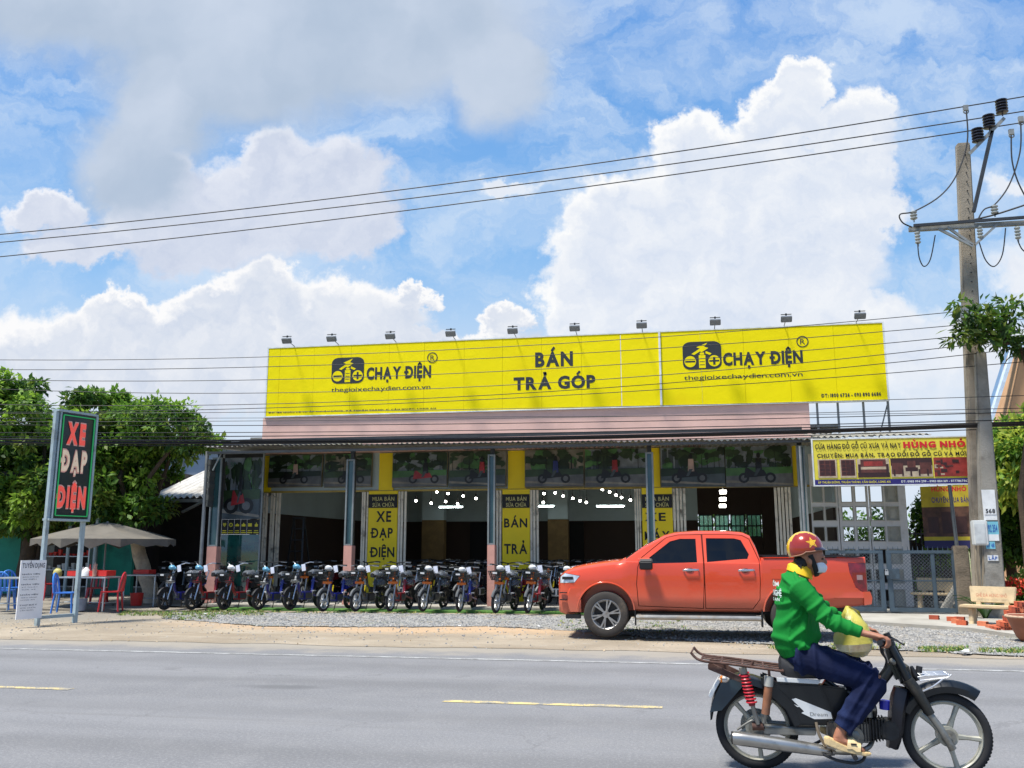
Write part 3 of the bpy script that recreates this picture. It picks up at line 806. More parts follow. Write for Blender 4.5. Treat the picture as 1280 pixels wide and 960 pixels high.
yi = mat('icon_yellow', (204, 190, 40), .5)
n = 6; cw = (b.x-a.x-.06)/n
for k in range(n):
    x = a.x+.03+cw*(k+.5); z = (zi0+zi1)/2; s_ = cw*.30
    mb = MB(); mb.box((x, YS+.008, z), (cw-.014, .02, zi1-zi0-.01)); tl = mb.build('icon_tile', BLK, t, smooth=False)
    ic = MB(); zc = z+.05
    def pp(pts): ic.poly([(x+u*s_, YS-.006, zc+v*s_) for u, v in pts])
    if k == 0: pp([(-.8, .9), (.8, .9), (.8, 0), (0, -1), (-.8, 0)][::-1])
    elif k == 1: ic.torus((x, YS-.004, zc), s_*.75, s_*.22, 'y', 16, 4, flat=.2)
    elif k == 2: pp([(-1, -.7), (1, -.7), (1, .2), (.3, .2), (.3, .8), (-1, .1)])
    elif k == 3: pp([(-1, -.8), (1, -.8), (1, .3), (.4, .3), (.2, .9), (-.2, .9), (-.4, .3), (-1, .3)])
    elif k == 4: pp([(-1, -.8), (1, -.8), (1, .7), (-1, .7)])
    else: pp([(-.7, -.9), (.7, -.9), (.9, .2), (.2, .4), (.2, 1), (-.2, 1), (-.3, .3), (-.9, .1)])
    ic.box((x, YS-.004, z-.10), (cw*.62, .003, .02)); ic.box((x, YS-.004, z-.15), (cw*.8, .003, .025))
    ic.build('icon', yi, tl, smooth=False, fix=False)
mb = MB(); mb.box(((a.x+b.x)/2, YS+.02, (zi0+.12)/2), (b.x-a.x-.06, .012, zi0-.13)); gl = mb.build('tinted_glass', mat('tinted_green_glass', (26, 74, 66), .05, var=.5, scale=1.6, coat=1, spec=.8), t, smooth=False)
# left flank of the awning: dark corrugated cheek
for k in range(8):
    z = 2.55+k*.15; mb = MB(); mb.box((EL.x+.12, 22.0, z), (.05+.03*(k % 2), 1.9, .15)); pc(mb, 'cheek_sheet', mat('dark_cheek', (74, 76, 72), .7, bump=.01), smooth=False, bevel=.01)

# lights under the ceiling
def bulb(px, py, Y, k):
    p = W(px, py, Y)
    t = thing('hanging_bulb', 'small white globe bulb glowing under the shop ceiling', 'lamp', p, group='globe bulbs under the shop ceiling')
    return t
BULB = None
LM = mat('lit_bulb', (255, 252, 240), .4, emit=14.0, var=0)
spots = [(520, 626), (539, 629), (560, 617), (546, 615), (557, 627), (579, 620), (572, 630), (595, 623), (680, 617), (694, 616), (679, 628), (704, 620), (716, 623), (725, 626), (733, 628), (753, 612), (762, 615), (770, 619), (777, 622), (788, 625)]
protoB = None
for (px, py) in spots:
    p = W(px, py, 28.0)
    if protoB is None:
        protoB = thing('hanging_bulb', 'small white globe bulb glowing under the shop ceiling', 'lamp', p, group='globe bulbs under the shop ceiling')
        mb = MB(); mb.ball((0, 0, 0), (.040, .040, .036), 12); mb.build('bulb', LM, protoB)
        mb = MB(); mb.cyl((0, 0, .04), (0, 0, .15), .035, .03); mb.build('socket', mat('bulb_socket', (60, 62, 64), .5), protoB)
        mb = MB(); mb.cyl((0, 0, .15), (0, 0, z_aw_back-.05-p.z), .006, n=5); mb.build('cord', BLK, protoB)
    else: dup(protoB, p)
pt = None
for i, (px0, px1, py, Y, lab) in enumerate([(549, 578, 634, 30, 'white tube lamp below the first cluster of bulbs'), (673, 692, 633, 30, 'white tube lamp behind the pillar lettered BÁN TRẢ'), (746, 780, 633, 30, 'longest white tube lamp, right of the second bulb cluster')]):
    a = W(px0, py, Y); b = W(px1, py, Y)
    t = thing('tube_lamp', lab, 'lamp', (a+b)/2, group='tube lamps in the shop'); L = b.x-a.x
    mb = MB(); mb.cyl((-L/2, 0, 0), (L/2, 0, 0), .014, n=10); mb.build('tube', mat('lit_tube', (235, 250, 250), .4, emit=22.0, var=0), t)
    mb = MB(); mb.box((0, .06, .03), (L+.08, .06, .06)); mb.build('batten', ALU, t, smooth=False)
a = W(905, 614, 27)
t = thing('spotlight_row', 'vertical-looking row of five white spot lamps hanging in the right bay', 'lamp', a)
for k in range(5):
    mb = MB(); mb.box((.02*k, k*.7, .42-k*.18), (.2, .1, .1)); mb.build('spot', LM, t, smooth=False)
mb = MB(); mb.bar((0, 0, .5), (.1, 2.9, .1), .03, .03); mb.build('rail', DARKSTEEL, t, smooth=False)
# stepladder inside
p = W(364, 755, 24.6)
t = thing('stepladder', 'dark metal stepladder standing in the shade behind the leftmost bikes', 'ladder', (p.x, 24.6, .1))
for sx in (-1, 1):
    mb = MB(); mb.bar((sx*.26, 0, 0), (sx*.15, .28, 2.2), .05, .03); mb.build('front_rail', DARKSTEEL, t, smooth=False)
    mb = MB(); mb.bar((sx*.26, .9, 0), (sx*.15, .32, 2.2), .04, .03); mb.build('rear_leg', DARKSTEEL, t, smooth=False)
for k in range(6):
    z = .3+k*.32; mb = MB(); mb.box((0, z*.127, z), (.5-.1*z/2.2, .09, .03)); mb.build('tread', DARKSTEEL, t, smooth=False)
mb = MB(); mb.box((0, .3, 2.21), (.36, .16, .04)); mb.build('cap', DARKSTEEL, t, smooth=False)
# ------------------------------------------------------------ billboard with floodlights
YB = 23.2
BY = mat('billboard_yellow', (238, 220, 6), .75, spec=.15, bump=.012, bscale=1.6, var=.02, scale=.8, dirt=(232, 208, 6), dscale=.7, dlo=.5, dhi=.8)
bl, br = W(332, 520, YB), W(1110, 500, YB); zb0 = (bl.z+br.z)/2; zb1 = (W(337, 437, YB).z+W(1107, 402, YB).z)/2
bill = thing('billboard', 'very long yellow rooftop billboard lettered CHẠY ĐIỆN and BÁN TRẢ GÓP', 'billboard')
split = W(825, 450, YB).x
seams = [bl.x]+[W(x, 470, YB).x for x in (349, 392, 438, 486, 530, 580, 628, 677, 727, 776)]+[split]+[W(x, 470, YB).x for x in (877, 931, 988, 1045)]+[br.x]
tilt = (W(337, 437, YB).x-bl.x)
for i in range(len(seams)-1):
    g = .003 if seams[i+1] != split else .02
    mb = MB(); mb.box(((seams[i]+seams[i+1])/2, YB+.06+.0015*(i % 2), (zb0+zb1)/2), (seams[i+1]-seams[i]-.005-(.03 if seams[i+1] == split else 0), .12, zb1-zb0)); mb.build('panel', BY, bill, smooth=False)
WH = mat('white_trim', (214, 218, 216), .45)
mb = MB(); mb.box((split, YB+.05, (zb0+zb1)/2), (.05, .16, zb1-zb0+.05)); mb.build('joint_strip', WH, bill, smooth=False)
mb = MB(); mb.box(((bl.x+br.x)/2, YB+.06, zb1+.015), (br.x-bl.x+.08, .14, .03)); mb.box(((bl.x+br.x)/2, YB+.06, zb0-.015), (br.x-bl.x+.08, .14, .03))
for x in (bl.x-.02, br.x+.02): mb.box((x, YB+.06, (zb0+zb1)/2), (.04, .14, zb1-zb0))
mb.build('edge_frame', WH, bill, smooth=False)
INK = mat('dark_grey_ink', (42, 46, 48), .5, var=.03)
def bx(px0, pyb, px1, pyt, Y=YB):
    a, b = W(px0, pyb, Y), W(px1, pyt, Y); return (a.x, a.z, b.x, b.z)
def T(s, px0, pyb, px1, pyt, bold=.03, gap=.08, m=INK, y=YB-.004):
    return lettering(s, bill, m, bx(px0, pyb, px1, pyt), y, bold, gap)
T('BÁN', 669, 458, 716, 439.5, .045); T('TRẢ GÓP', 642, 487, 744, 469, .045)
def emblem(px0, py0, px1, py1):
    """rounded dark square with minus and plus discs, a battery and a bolt"""
    a, b = W(px0, py1, YB), W(px1, py0, YB); w = b.x-a.x; h = b.z-a.z; cx, cz = (a.x+b.x)/2, (a.z+b.z)/2
    def P(pts, mi, y): mbx.poly([(cx+u*w/2, y, cz+v*h/2) for u, v in pts][::-1], mi)
    mbx = MB()
    pts = []; r = .42
    for qx, qz, a0 in ((1, 1, 0), (-1, 1, 90), (-1, -1, 180), (1, -1, 270)):
        for k in range(7): g = R(a0+k*15); pts.append((qx*(1-r)+r*math.cos(g), qz*(1-r)+r*math.sin(g)))
    P(pts, 0, YB-.004)
    def disc(cx_, cz_, r_, mi, y): P([(cx_+r_*math.cos(g/24*6.283)*h/w, cz_+r_*math.sin(g/24*6.283)) for g in range(24)], mi, y)
    for sx in (-.62, .62):
        disc(sx, -.42, .5, 0, YB-.005); disc(sx, -.42, .40, 1, YB-.006); P([(sx-.26, -.48), (sx+.26, -.48), (sx+.26, -.36), (sx-.26, -.36)], 0, YB-.008)
    P([(.56, -.70), (.68, -.70), (.68, -.14), (.56, -.14)], 0, YB-.009)
    P([(-.17, -.9), (.17, -.9), (.17, .02), (-.17, .02)], 1, YB-.006); P([(-.11, .05), (.11, .05), (.11, .2), (-.11, .2)], 1, YB-.006)
    for z in (-.7, -.48, -.26): P([(-.13, z), (.13, z), (.13, z+.05), (-.13, z+.05)], 0, YB-.007)
    P([(-.55, .12), (-.1, .5), (-.28, .6), (.3, .9), (.12, .62), (.34, .52), (-.02, .22), (-.1, .3), (-.4, .05)], 1, YB-.006)
    P([(.2, .3), (.5, .12), (.4, .02), (.18, .14)], 1, YB-.0065)
    mbx.build('emblem', [INK, BY], bill, smooth=False, fix=False)
def ring_R(px, py, r_px):
    c = W(px, py, YB); r_ = r_px*(W(px+1, py, YB).x-c.x)
    mb = MB(); mb.torus((c.x, YB-.006, c.z), r_, r_*.09, 'y', 28, 4, flat=.2); mb.build('registered_mark', INK, bill)
    lettering('R', bill, INK, (c.x-r_*.42, c.z-r_*.5, c.x+r_*.45, c.z+r_*.5), YB-.005, .0)
emblem(414, 446, 455.5, 480); T('CHẠY ĐIỆN', 458, 474, 539, 457, .045, .08); ring_R(540.5, 447, 6)
T('thegioixechaydien.com.vn', 414, 490, 538, 480.5, .0, .05)
T('ĐC: 186 QUỐC LỘ 50, ẤP THUẬN ĐÔNG, XÃ THUẬN THÀNH, H. CẦN GIUỘC, LONG AN', 336, 516.6, 545, 509.6, .06, .12)
emblem(854, 426, 901, 462.5); T('CHẠY ĐIỆN', 904, 456.5, 1003, 438, .045, .08); ring_R(1003, 427, 7)
T('thegioixechaydien.com.vn', 855, 475, 1003, 464.5, .0, .05)
T('ĐT: 1800 6726 - 093 890 6686', 1027, 496.6, 1101, 490.3, .04, .11)
# back frame and legs
for px in (1022, 1048, 1080, 1111):
    x = W(px, 520, YB+.2).x; mb = MB(); mb.box((x, YB+.2, (zb0+z_aw_back+.1)/2), (.05, .05, zb0-z_aw_back-.1)); mb.build('leg', GALV, bill, smooth=False)
mb = MB(); mb.bar((W(1098, 545, YB+.3).x, YB+.25, 4.15), (W(1110, 505, YB+.3).x, YB+.25, zb0), .03, .03); mb.build('brace', GALV, bill, smooth=False)
# floodlights
FM = mat('lamp_housing', (120, 126, 132), .45, metal=.4); GLS = mat('lamp_glass', (168, 178, 186), .15, coat=.5)
base = [(368, 433), (423, 430), (495, 427), (569, 424), (645, 420), (721, 417), (803, 413), (893, 408), (980, 405), (1070, 401)]
names = ['leftmost floodlight on the billboard, above its left corner', 'second floodlight from the left, above the left logo', 'third floodlight from the left, just right of the left logo', 'fourth floodlight from the left, above the gap before BÁN',
         'fifth floodlight from the left, left of the word BÁN', 'sixth floodlight from the left, just right of the word BÁN', 'seventh floodlight, close to the white joint of the billboard', 'eighth floodlight, above the right logo', 'ninth floodlight, second from the right end', 'rightmost floodlight on the billboard']
pf = None
for i, (px, py) in enumerate(base):
    loc = Vector((W(px, py, YB).x, YB+.05, zb1+.03))
    if pf is None:
        pf = thing('floodlight', names[0], 'floodlight', loc, group='floodlights along the billboard top')
        mb = MB(); mb.tube([(0, 0, 0), (0, -.25, .03), (0, -.54, .06)], .010, 6); mb.build('arm', DARKSTEEL, pf)
        mb = MB(); mb.box((0, 0, 0), (.27, .08, .16), taper=1.0, M=Matrix.Translation((0, -.57, .05)) @ Matrix.Rotation(R(38), 4, 'X')); mb.build('housing', FM, pf, smooth=False, bevel=.012)
        mb = MB(); mb.box((0, .043, 0), (.23, .006, .12), M=Matrix.Translation((0, -.57, .05)) @ Matrix.Rotation(R(38), 4, 'X')); mb.build('glass', GLS, pf, smooth=False)
        mb = MB(); mb.box((0, -.56, .17), (.26, .03, .015)); mb.box((0, -.54, .14), (.04, .03, .12)); mb.build('bracket', DARKSTEEL, pf, smooth=False)
    else: dup(pf, loc, label=names[i])

# ------------------------------------------------------------ furniture shop banner and metal gates to the right
Y_N = 20.5
ban = thing('shop_banner', 'yellow furniture banner with red name HÙNG NHỎ and five brown furniture pictures', 'banner')
a, b = W(1019, 608, Y_N), W(1209, 547.5, Y_N)
x0, x1, z0, z1 = a.x, b.x, W(1019, 606.5, Y_N).z, W(1110, 548, Y_N).z
BYL = mat('banner_yellow', (222, 208, 66), .5, var=.05, scale=1)
NAVY = mat('banner_navy', (40, 32, 108), .5); RED = mat('banner_red', (206, 32, 44), .5)
mb = MB(); mb.box(((x0+x1)/2, Y_N+.04, (z0+z1)/2), (x1-x0, .06, z1-z0)); mb.build('board', BYL, ban, smooth=False)
mb = MB()
for xx in (x0-.012, x1+.012): mb.box((xx, Y_N+.04, (z0+z1)/2), (.025, .08, z1-z0+.05))
for zz in (z0-.012, z1+.012): mb.box(((x0+x1)/2, Y_N+.04, zz), (x1-x0, .08, .025))
mb.build('edge_frame', WH, ban, smooth=False)
def bt(s, u0, v0, u1, v1, m, bold, gap=.09, parent=ban): # u,v in 0..1 of the board, v up
    lettering(s, parent, m, (x0+u0*(x1-x0), z0+v0*(z1-z0), x0+u1*(x1-x0), z0+v1*(z1-z0)), Y_N-.004, bold, gap)
mb = MB(); mb.box(((x0+x1)/2, Y_N+.006, z0+.055*(z1-z0)+.003), (x1-x0-.01, .012, .115*(z1-z0))); mb.build('navy_band', NAVY, ban, smooth=False)
bt('CỬA HÀNG ĐỒ GỖ CŨ XƯA VÀ NAY', .015, .79, .575, .90, BLK, .022)
bt('HÙNG NHỎ', .59, .79, .985, .91, RED, .065, .12)
bt('CHUYÊN: MUA BÁN, TRAO ĐỔI ĐỒ GỖ CŨ VÀ MỚI', .025, .60, .985, .685, BLK, .03, .14)
bt('ẤP THUẬN ĐÔNG, THUẬN THÀNH, CẦN GIUỘC, LONG AN', .02, .035, .49, .08, BYL, .02, .1)
bt('ĐT: 0983 994 299 - 0983 884 189 - 0777867867', .56, .035, .985, .08, WH, .03, .1)
def furniture(u0, u1, kind, lab=None):
    mats_ = [mat('photo_pale', (186, 168, 140), .5, var=.2, scale=8), mat('photo_brown', (92, 50, 42), .5, var=.3, scale=9), mat('photo_red', (146, 50, 42), .5, var=.3, scale=7), mat('photo_dark', (58, 32, 30), .5, var=.2)]
    X0, X1 = x0+u0*(x1-x0), x0+u1*(x1-x0); Z0, Z1 = z0+.155*(z1-z0), z0+.565*(z1-z0); w, h = X1-X0, Z1-Z0; mb = MB(); k = [0]
    mb.box(((X0+X1)/2, Y_N+.003, (Z0+Z1)/2), (w, .012, h), 0)
    def P(u, v, U, V, mi): k[0] += 1; y = Y_N-.0035-.0004*k[0]; mb.quad((X0+u*w, y, Z0+v*h), (X0+U*w, y, Z0+v*h), (X0+U*w, y, Z0+V*h), (X0+u*w, y, Z0+V*h), mi)
    if kind == 'cab':
        P(.08, .1, .92, .95, 1)
        for i in range(3):
            for j in range(4): P(.13+i*.27, .16+j*.2, .35+i*.27, .31+j*.2, 3)
    elif kind == 'bed':
        P(0, 0, 1, .25, 3); P(.1, .5, .9, .95, 1); P(.2, .6, .8, .85, 2); P(.02, .25, .98, .52, 1); P(.08, .42, .92, .56, 0); P(.02, .05, .1, .7, 3); P(.9, .05, .98, .7, 3)
    elif kind == 'table':
        P(0, .6, 1, 1, 3); P(.02, .15, .3, .75, 1); P(.7, .15, .98, .75, 1); P(.35, .3, .65, .5, 3); P(.4, .5, .6, .85, 1)
        for i in range(5): P(.06+i*.2, .05, .1+i*.2, .4, 3)
    else:
        P(0, 0, 1, 1, 2)
        r = random.Random(4)
        for i in range(16): u = r.uniform(0, .8); v = r.uniform(0, .8); P(u, v, u+r.uniform(.06, .2), v+r.uniform(.06, .2), r.choice((0, 1, 3, 2)))
    mb.build('furniture_picture', mats_, ban, smooth=False, fix=False)
furniture(.025, .15, 'cab'); furniture(.17, .275, 'cab'); furniture(.285, .49, 'bed'); furniture(.5, .765, 'table'); furniture(.775, .985, 'red')
# hanging post of the banner, concrete stub, second banner
STEEL = mat('steel_pipe', (112, 118, 120), .4, metal=.6)
cpx = W(1205, 735, 20.7)
t = thing('gate_post', 'weathered concrete gate post carrying a steel pipe, right end of the chain-link gate', 'post', (cpx.x, 20.75, 0))
mb = MB(); mb.box((0, 0, .75), (.30, .24, 1.5), taper=.92); mb.build('concrete_stub', mat('weathered_concrete', (142, 128, 108), .9, var=.2, scale=3, bump=.02, dirt=(86, 78, 66), dscale=2.5), t, smooth=False, bevel=.02)
mb = MB(); mb.cyl((-.05, .02, 1.5), (-.13, -.1, 3.05), .04, n=10); mb.build('pipe', STEEL, t)
t = thing('second_banner', 'faded yellow banner with dark furniture photo, hung behind the gate post', 'banner')
a, b = W(1164, 685, 21.6), W(1212, 606, 21.6)
def fx(u, v, dy=0.0): return (a.x+(b.x-a.x)*u, 21.6+.5*(1-u)+dy, a.z+(b.z-a.z)*v)
mb = MB()
for (v0, v1, mi, dy) in ((0, .12, 1, 0), (.12, .18, 0, 0), (.18, .66, 2, 0), (.66, 1, 0, 0)): mb.quad(fx(0, v0), fx(1, v0), fx(1, v1), fx(0, v1), mi); mb.quad(fx(0, v0, .03), fx(1, v0, .03), fx(1, v1, .03), fx(0, v1, .03), mi)
mb.build('print', [mat('faded_yellow', (178, 160, 40), .6, var=.2, scale=3), mat('faded_navy', (38, 36, 84), .6), mat('faded_brown', (84, 56, 44), .6, var=.5, scale=6)], t, smooth=False, fix=False)
mb = MB()
for k in range(3): mb.poly([fx(.10+k*.28, .24, -.012), fx(.32+k*.28, .24, -.012), fx(.32+k*.28, .5+.08*(k % 2), -.012), fx(.10+k*.28, .5+.08*(k % 2), -.012)])
mb.build('furniture_picture', mat('photo_dark', (58, 32, 30), .5), t, smooth=False, fix=False)
for nm, u0, v0, u1, v1 in (('HÙNG NHỎ', .1, .9, .9, .97),):
    lettering(nm, t, RED, (fx(u0, 0)[0], fx(0, v0)[2], fx(u1, 0)[0], fx(0, v1)[2]), 21.55, .05)
lettering('CHUYÊN: MUA BÁN', t, NAVY, (fx(.08, 0)[0], fx(0, .72)[2], fx(.94, 0)[0], fx(0, .80)[2]), 21.54, .03)
mb = MB(); mb.cyl(fx(1.02, -.25), fx(1.02, 1.05), .03, n=8); mb.build('pole', GALV, t)
# folding metal doors with cut-out squares
Y_D = 22.9
DOOR = mat('pale_grey_door', (214, 210, 204), .6, var=.08, scale=2, dirt=(184, 178, 168), dscale=2)
DG = mat('grey_relief', (168, 166, 154), .7, var=.15)
doors = thing('folding_doors', 'tall pale grey folding metal doors with square openings beside the shop', 'gate')
cols = [1025, 1041, 1062, 1079.5, 1099.5, 1118.5]; rows = [(607, 628), (633, 651), (658, 677), (686, 705), (711, 729), (736, 757)]
rows = [(W(1080, q, Y_D).z, W(1080, p, Y_D).z) for p, q in rows]
edges = [1016, 1051, 1089.5, 1137]
ztop = 3.72
for L in range(3):
    ex0, ex1 = W(edges[L], 680, Y_D).x+.01, W(edges[L+1], 680, Y_D).x-.01
    cs = [W(cols[2*L+k], 680, Y_D).x for k in range(2)]; hw = .135 if L < 2 else .15
    xs = [ex0, cs[0]-hw, cs[0]+hw, cs[1]-hw, cs[1]+hw, ex1]
    mb = MB()
    for k in (0, 2, 4): mb.box(((xs[k]+xs[k+1])/2, Y_D, (ztop+.1)/2), (xs[k+1]-xs[k], .05, ztop-.1))
    zz = [.1]+[z for r_ in reversed(rows) for z in r_]+[ztop]
    for c0, c1 in ((xs[1], xs[2]), (xs[3], xs[4])):
        for k in range(0, len(zz), 2): mb.box(((c0+c1)/2, Y_D+.004, (zz[k]+zz[k+1])/2), (c1-c0, .04, zz[k+1]-zz[k]))
    lf = mb.build('door_leaf', DOOR, doors, smooth=False)
    for ci, (c0, c1) in enumerate(((xs[1], xs[2]), (xs[3], xs[4]))):
        for (r0, r1) in rows:
            pb = MB(); fr = .018
            for xx in (c0+fr/2, c1-fr/2): pb.box((xx, Y_D-.01, (r0+r1)/2), (fr, .05, r1-r0))
            for q in (r0+fr/2, r1-fr/2): pb.box(((c0+c1)/2, Y_D-.01, q), (c1-c0-2*fr, .05, fr))
            if L == 2 and ci == 1: pb.box(((c0+c1)/2, Y_D+.012, (r0+r1)/2), (c1-c0-2*fr, .012, r1-r0-2*fr)); pb.box(((c0+c1)/2, Y_D+.002, (r0+r1)/2), ((c1-c0)*.5, .012, (r1-r0)*.6))
            pb.build('panel' if L == 2 and ci == 1 else 'opening_frame', DG, lf, smooth=False)
# dark yard roof and rear wall behind the doors
t = thing('yard_shed', 'dark shed roof and back wall seen through the square door openings', 'shed')
mb = MB(); mb.box((5.0, 25.5, 3.55), (2.0, 5.0, .08)); mb.build('roof', mat('shed_roof', (58, 56, 54), .8), t, smooth=False)
mb = MB(); mb.box((6.0, 29.5, .65), (5, .12, 1.3)); mb.build('wall', mat('shed_wall', (72, 66, 58), .8, var=.2), t, smooth=False)
mb = MB(); mb.box((5.6, 24.6, .9), (2.2, .5, 1.5)); mb.build('stored_cabinet', mat('stored_wood', (50, 36, 28), .7, var=.3), t, smooth=False)
mb = MB()
for xx in (4.2, 5.8): mb.box((xx, 26.5, 1.8), (.08, .08, 3.5))
mb.build('posts', DARKSTEEL, t, smooth=False)
# awning over the doors
ns2 = 3
for i in range(ns2):
    z = ER.z+.02; o = link('roof_sheet', me_sheet2 if i else corr(0, 1.0, 0, 0, 2.2, .45, SHEETM), None) if False else None
aw = thing('door_awning', 'corrugated sheet awning over the folding doors, behind the furniture banner', 'awning')
ms = corr(0, 1.23, 0, 0, 2.0, .30, SHEETM)
for i in range(2):
    o = link('roof_sheet', ms, aw, (W(1022, 548, 21.0).x+i*1.2-.02, 21.0, W(1080, 545, 21.0).z+.012*(i % 2)))
mb = MB(); mb.box((W(1087, 600, 21.1).x, 21.15, W(1080, 548, 21.1).z-.08), (2.2, .05, .06)); mb.build('beam', DARKSTEEL, aw, smooth=False)
for px in (1008.5,):
    a = W(px, 760, 20.9); mb = MB(); mb.cyl((a.x+.05, 20.9, .08), (a.x+.05, 20.9, 3.7), .03, n=8); mb.build('post', GALV, aw)
# chain-link gate
Y_G = 20.75
GB = mat('gate_blue_grey', (78, 94, 104), .55, metal=.2, var=.08, dirt=(58, 66, 70), dscale=4)
gate = thing('chain_link_gate', 'low blue-grey steel gate with chain-link mesh across the furniture yard', 'gate')
def gx(px): return W(px, 730, Y_G).x
zt, zm, zb = W(1150, 690, Y_G).z, W(1150, 726, Y_G).z, .16
for (pa, pb, lab) in ((1034, 1106, 0), (1110, 1198, 1)):
    A, B = gx(pa), gx(pb)
    f = MB(); f.box(((A+B)/2, Y_G, zt), (B-A, .06, .07)); f.box(((A+B)/2, Y_G, zb), (B-A, .06, .09)); f.box(((A+B)/2, Y_G, zm), (B-A-.12, .03, .03))
    for xx in (A+.05, B-.05): f.box((xx, Y_G+.002, (zt+zb)/2), (.10, .06, zt-zb+.06))
    if lab: f.box((gx(1168), Y_G+.002, (zt+zb)/2), (.08, .05, zt-zb-.08))
    lf = f.build('gate_leaf', GB, gate, smooth=False, bevel=.006)
    mb = MB(); w = B-A-.2; h = zt-zb; s_ = .075; n = int((w+h)/s_)
    for k in range(n):
        for sg in (1, -1):
            u0 = k*s_-h; pts = []
            ua, ub = max(0, u0), min(w, u0+h)
            if ub <= ua: continue
            va, vb = ua-u0, ub-u0
            if sg < 0: va, vb = h-va, h-vb
            p = (A+.1+ua, Y_G+.004*sg, zb+va); q = (A+.1+ub, Y_G+.004*sg, zb+vb)
            mb.bar(p, q, .006, .006)
    mb.build('chain_mesh', mat('mesh_wire', (120, 126, 128), .5, metal=.5), lf, smooth=False)
    mb = MB(); n = int((B-A)/.1)
    for k in range(n): mb.cyl((A+(k+.5)*(B-A)/n, Y_G, zt+.03), (A+(k+.5)*(B-A)/n, Y_G, zt+.12), .01, .002, n=5)
    mb.build('spikes', GB, lf)
mb = MB(); mb.box((gx(1109)+.12, Y_G-.05, zm+.14), (.26, .05, .22)); mb.build('lock_box', GB, gate, smooth=False, bevel=.006)
mb = MB(); mb.box((gx(1110)-.03, Y_G-.09, zm+.16), (.07, .03, .08)); mb.torus((gx(1110)-.03, Y_G-.09, zm+.21), .025, .008, 'y', 12, 6); mb.build('padlock', mat('padlock_metal', (200, 200, 196), .3, metal=.7), gate)
# bar fence further back
fe = thing('bar_fence', 'black vertical bar fence between the folding doors and the trees', 'fence')
Yf = 23.6; A, B = W(1139, 690, Yf).x, W(1200, 690, Yf).x; zt2 = W(1150, 661, Yf).z
n = int((B-A)/.13)
bar_me = None
for k in range(n):
    if bar_me is None:
        mb = MB(); mb.box((0, 0, (zt2+.1)/2), (.025, .025, zt2-.1)); o = mb.build('bar', BLK, fe, smooth=False); o.location = (A, Yf, 0); bar_me = o.data
    else: link('bar', bar_me, fe, (A+k*.13, Yf, 0))
for z in (.25, zt2-.12):
    mb = MB(); mb.box(((A+B)/2-.06, Yf, z), (B-A, .03, .04)); mb.build('rail', BLK, fe, smooth=False)
# ------------------------------------------------------------ utility pole, hardware and wires
Y_U = 19.9
CONC = mat('pole_concrete', (150, 140, 124), .85, var=.12, scale=3, bump=.01, bscale=30, dirt=(112, 102, 88), dscale=1.6)
CONC2 = mat('pole_concrete_grey', (142, 138, 128), .85, var=.12, scale=3, bump=.01, bscale=30, dirt=(104, 98, 88), dscale=1.6)
PAP = mat('pasted_paper', (216, 218, 216), .7, var=.1, scale=6); PAPB = mat('pasted_blue_paper', (120, 190, 206), .7, var=.15); 
def taper_pole(name, p0, p1, w0, w1, m, parent):
    mb = MB(); d = .7
    mb.loft([[(p[0]-w, p[1]-w*d, p[2]), (p[0]+w, p[1]-w*d, p[2]), (p[0]+w, p[1]+w*d, p[2]), (p[0]-w, p[1]+w*d, p[2])] for p, w in ((p0, w0), (p1, w1))])
    return mb.build(name, m, parent, smooth=False, bevel=.025)
top = W(1203, 180, Y_U+.35); bot = W(1232, 780, Y_U+.35)
pole = thing('utility_pole', 'tall weathered concrete power pole with steel crossarm and black insulators', 'pole', (0, 0, 0))
taper_pole('pole_shaft', (bot.x, bot.y, -.1), tuple(top), .20, .135, CONC, pole)
mb = MB(); r_ = random.Random(3)
for k in range(22):
    f = .55+k*.02; p = Vector(bot).lerp(top, f); mb.cyl((p.x+.02, p.y-.13, p.z), (p.x+.02, p.y-.09, p.z), .012, n=6)
tag(mb.build('bolt_holes', BLK, pole), kind='stuff')
for f in (.62, .585):
    p = Vector(bot).lerp(top, f); w = .20+(.135-.20)*f
    mb = MB(); mb.box((p.x, p.y, p.z), (2*w+.02, 2*w*.7+.02, .03)); mb.build('steel_band', GALV, pole, smooth=False)
p = Vector(bot).lerp(top, .60); mb = MB(); mb.box((p.x, p.y, p.z), (.335, .24, .75)); mb.build('grey_sleeve', mat('grey_sleeve', (140, 146, 148), .6), pole, smooth=False, bevel=.02)
p1 = W(1225, 440, Y_U-.05); b1 = W(1244, 790, Y_U-.05)
pole2 = thing('support_pole', 'shorter and thicker concrete pole with pasted paper notices, in front of the tall one', 'pole', (0, 0, 0))
taper_pole('pole_shaft', (b1.x, b1.y, -.1), tuple(p1), .215, .105, CONC2, pole2)
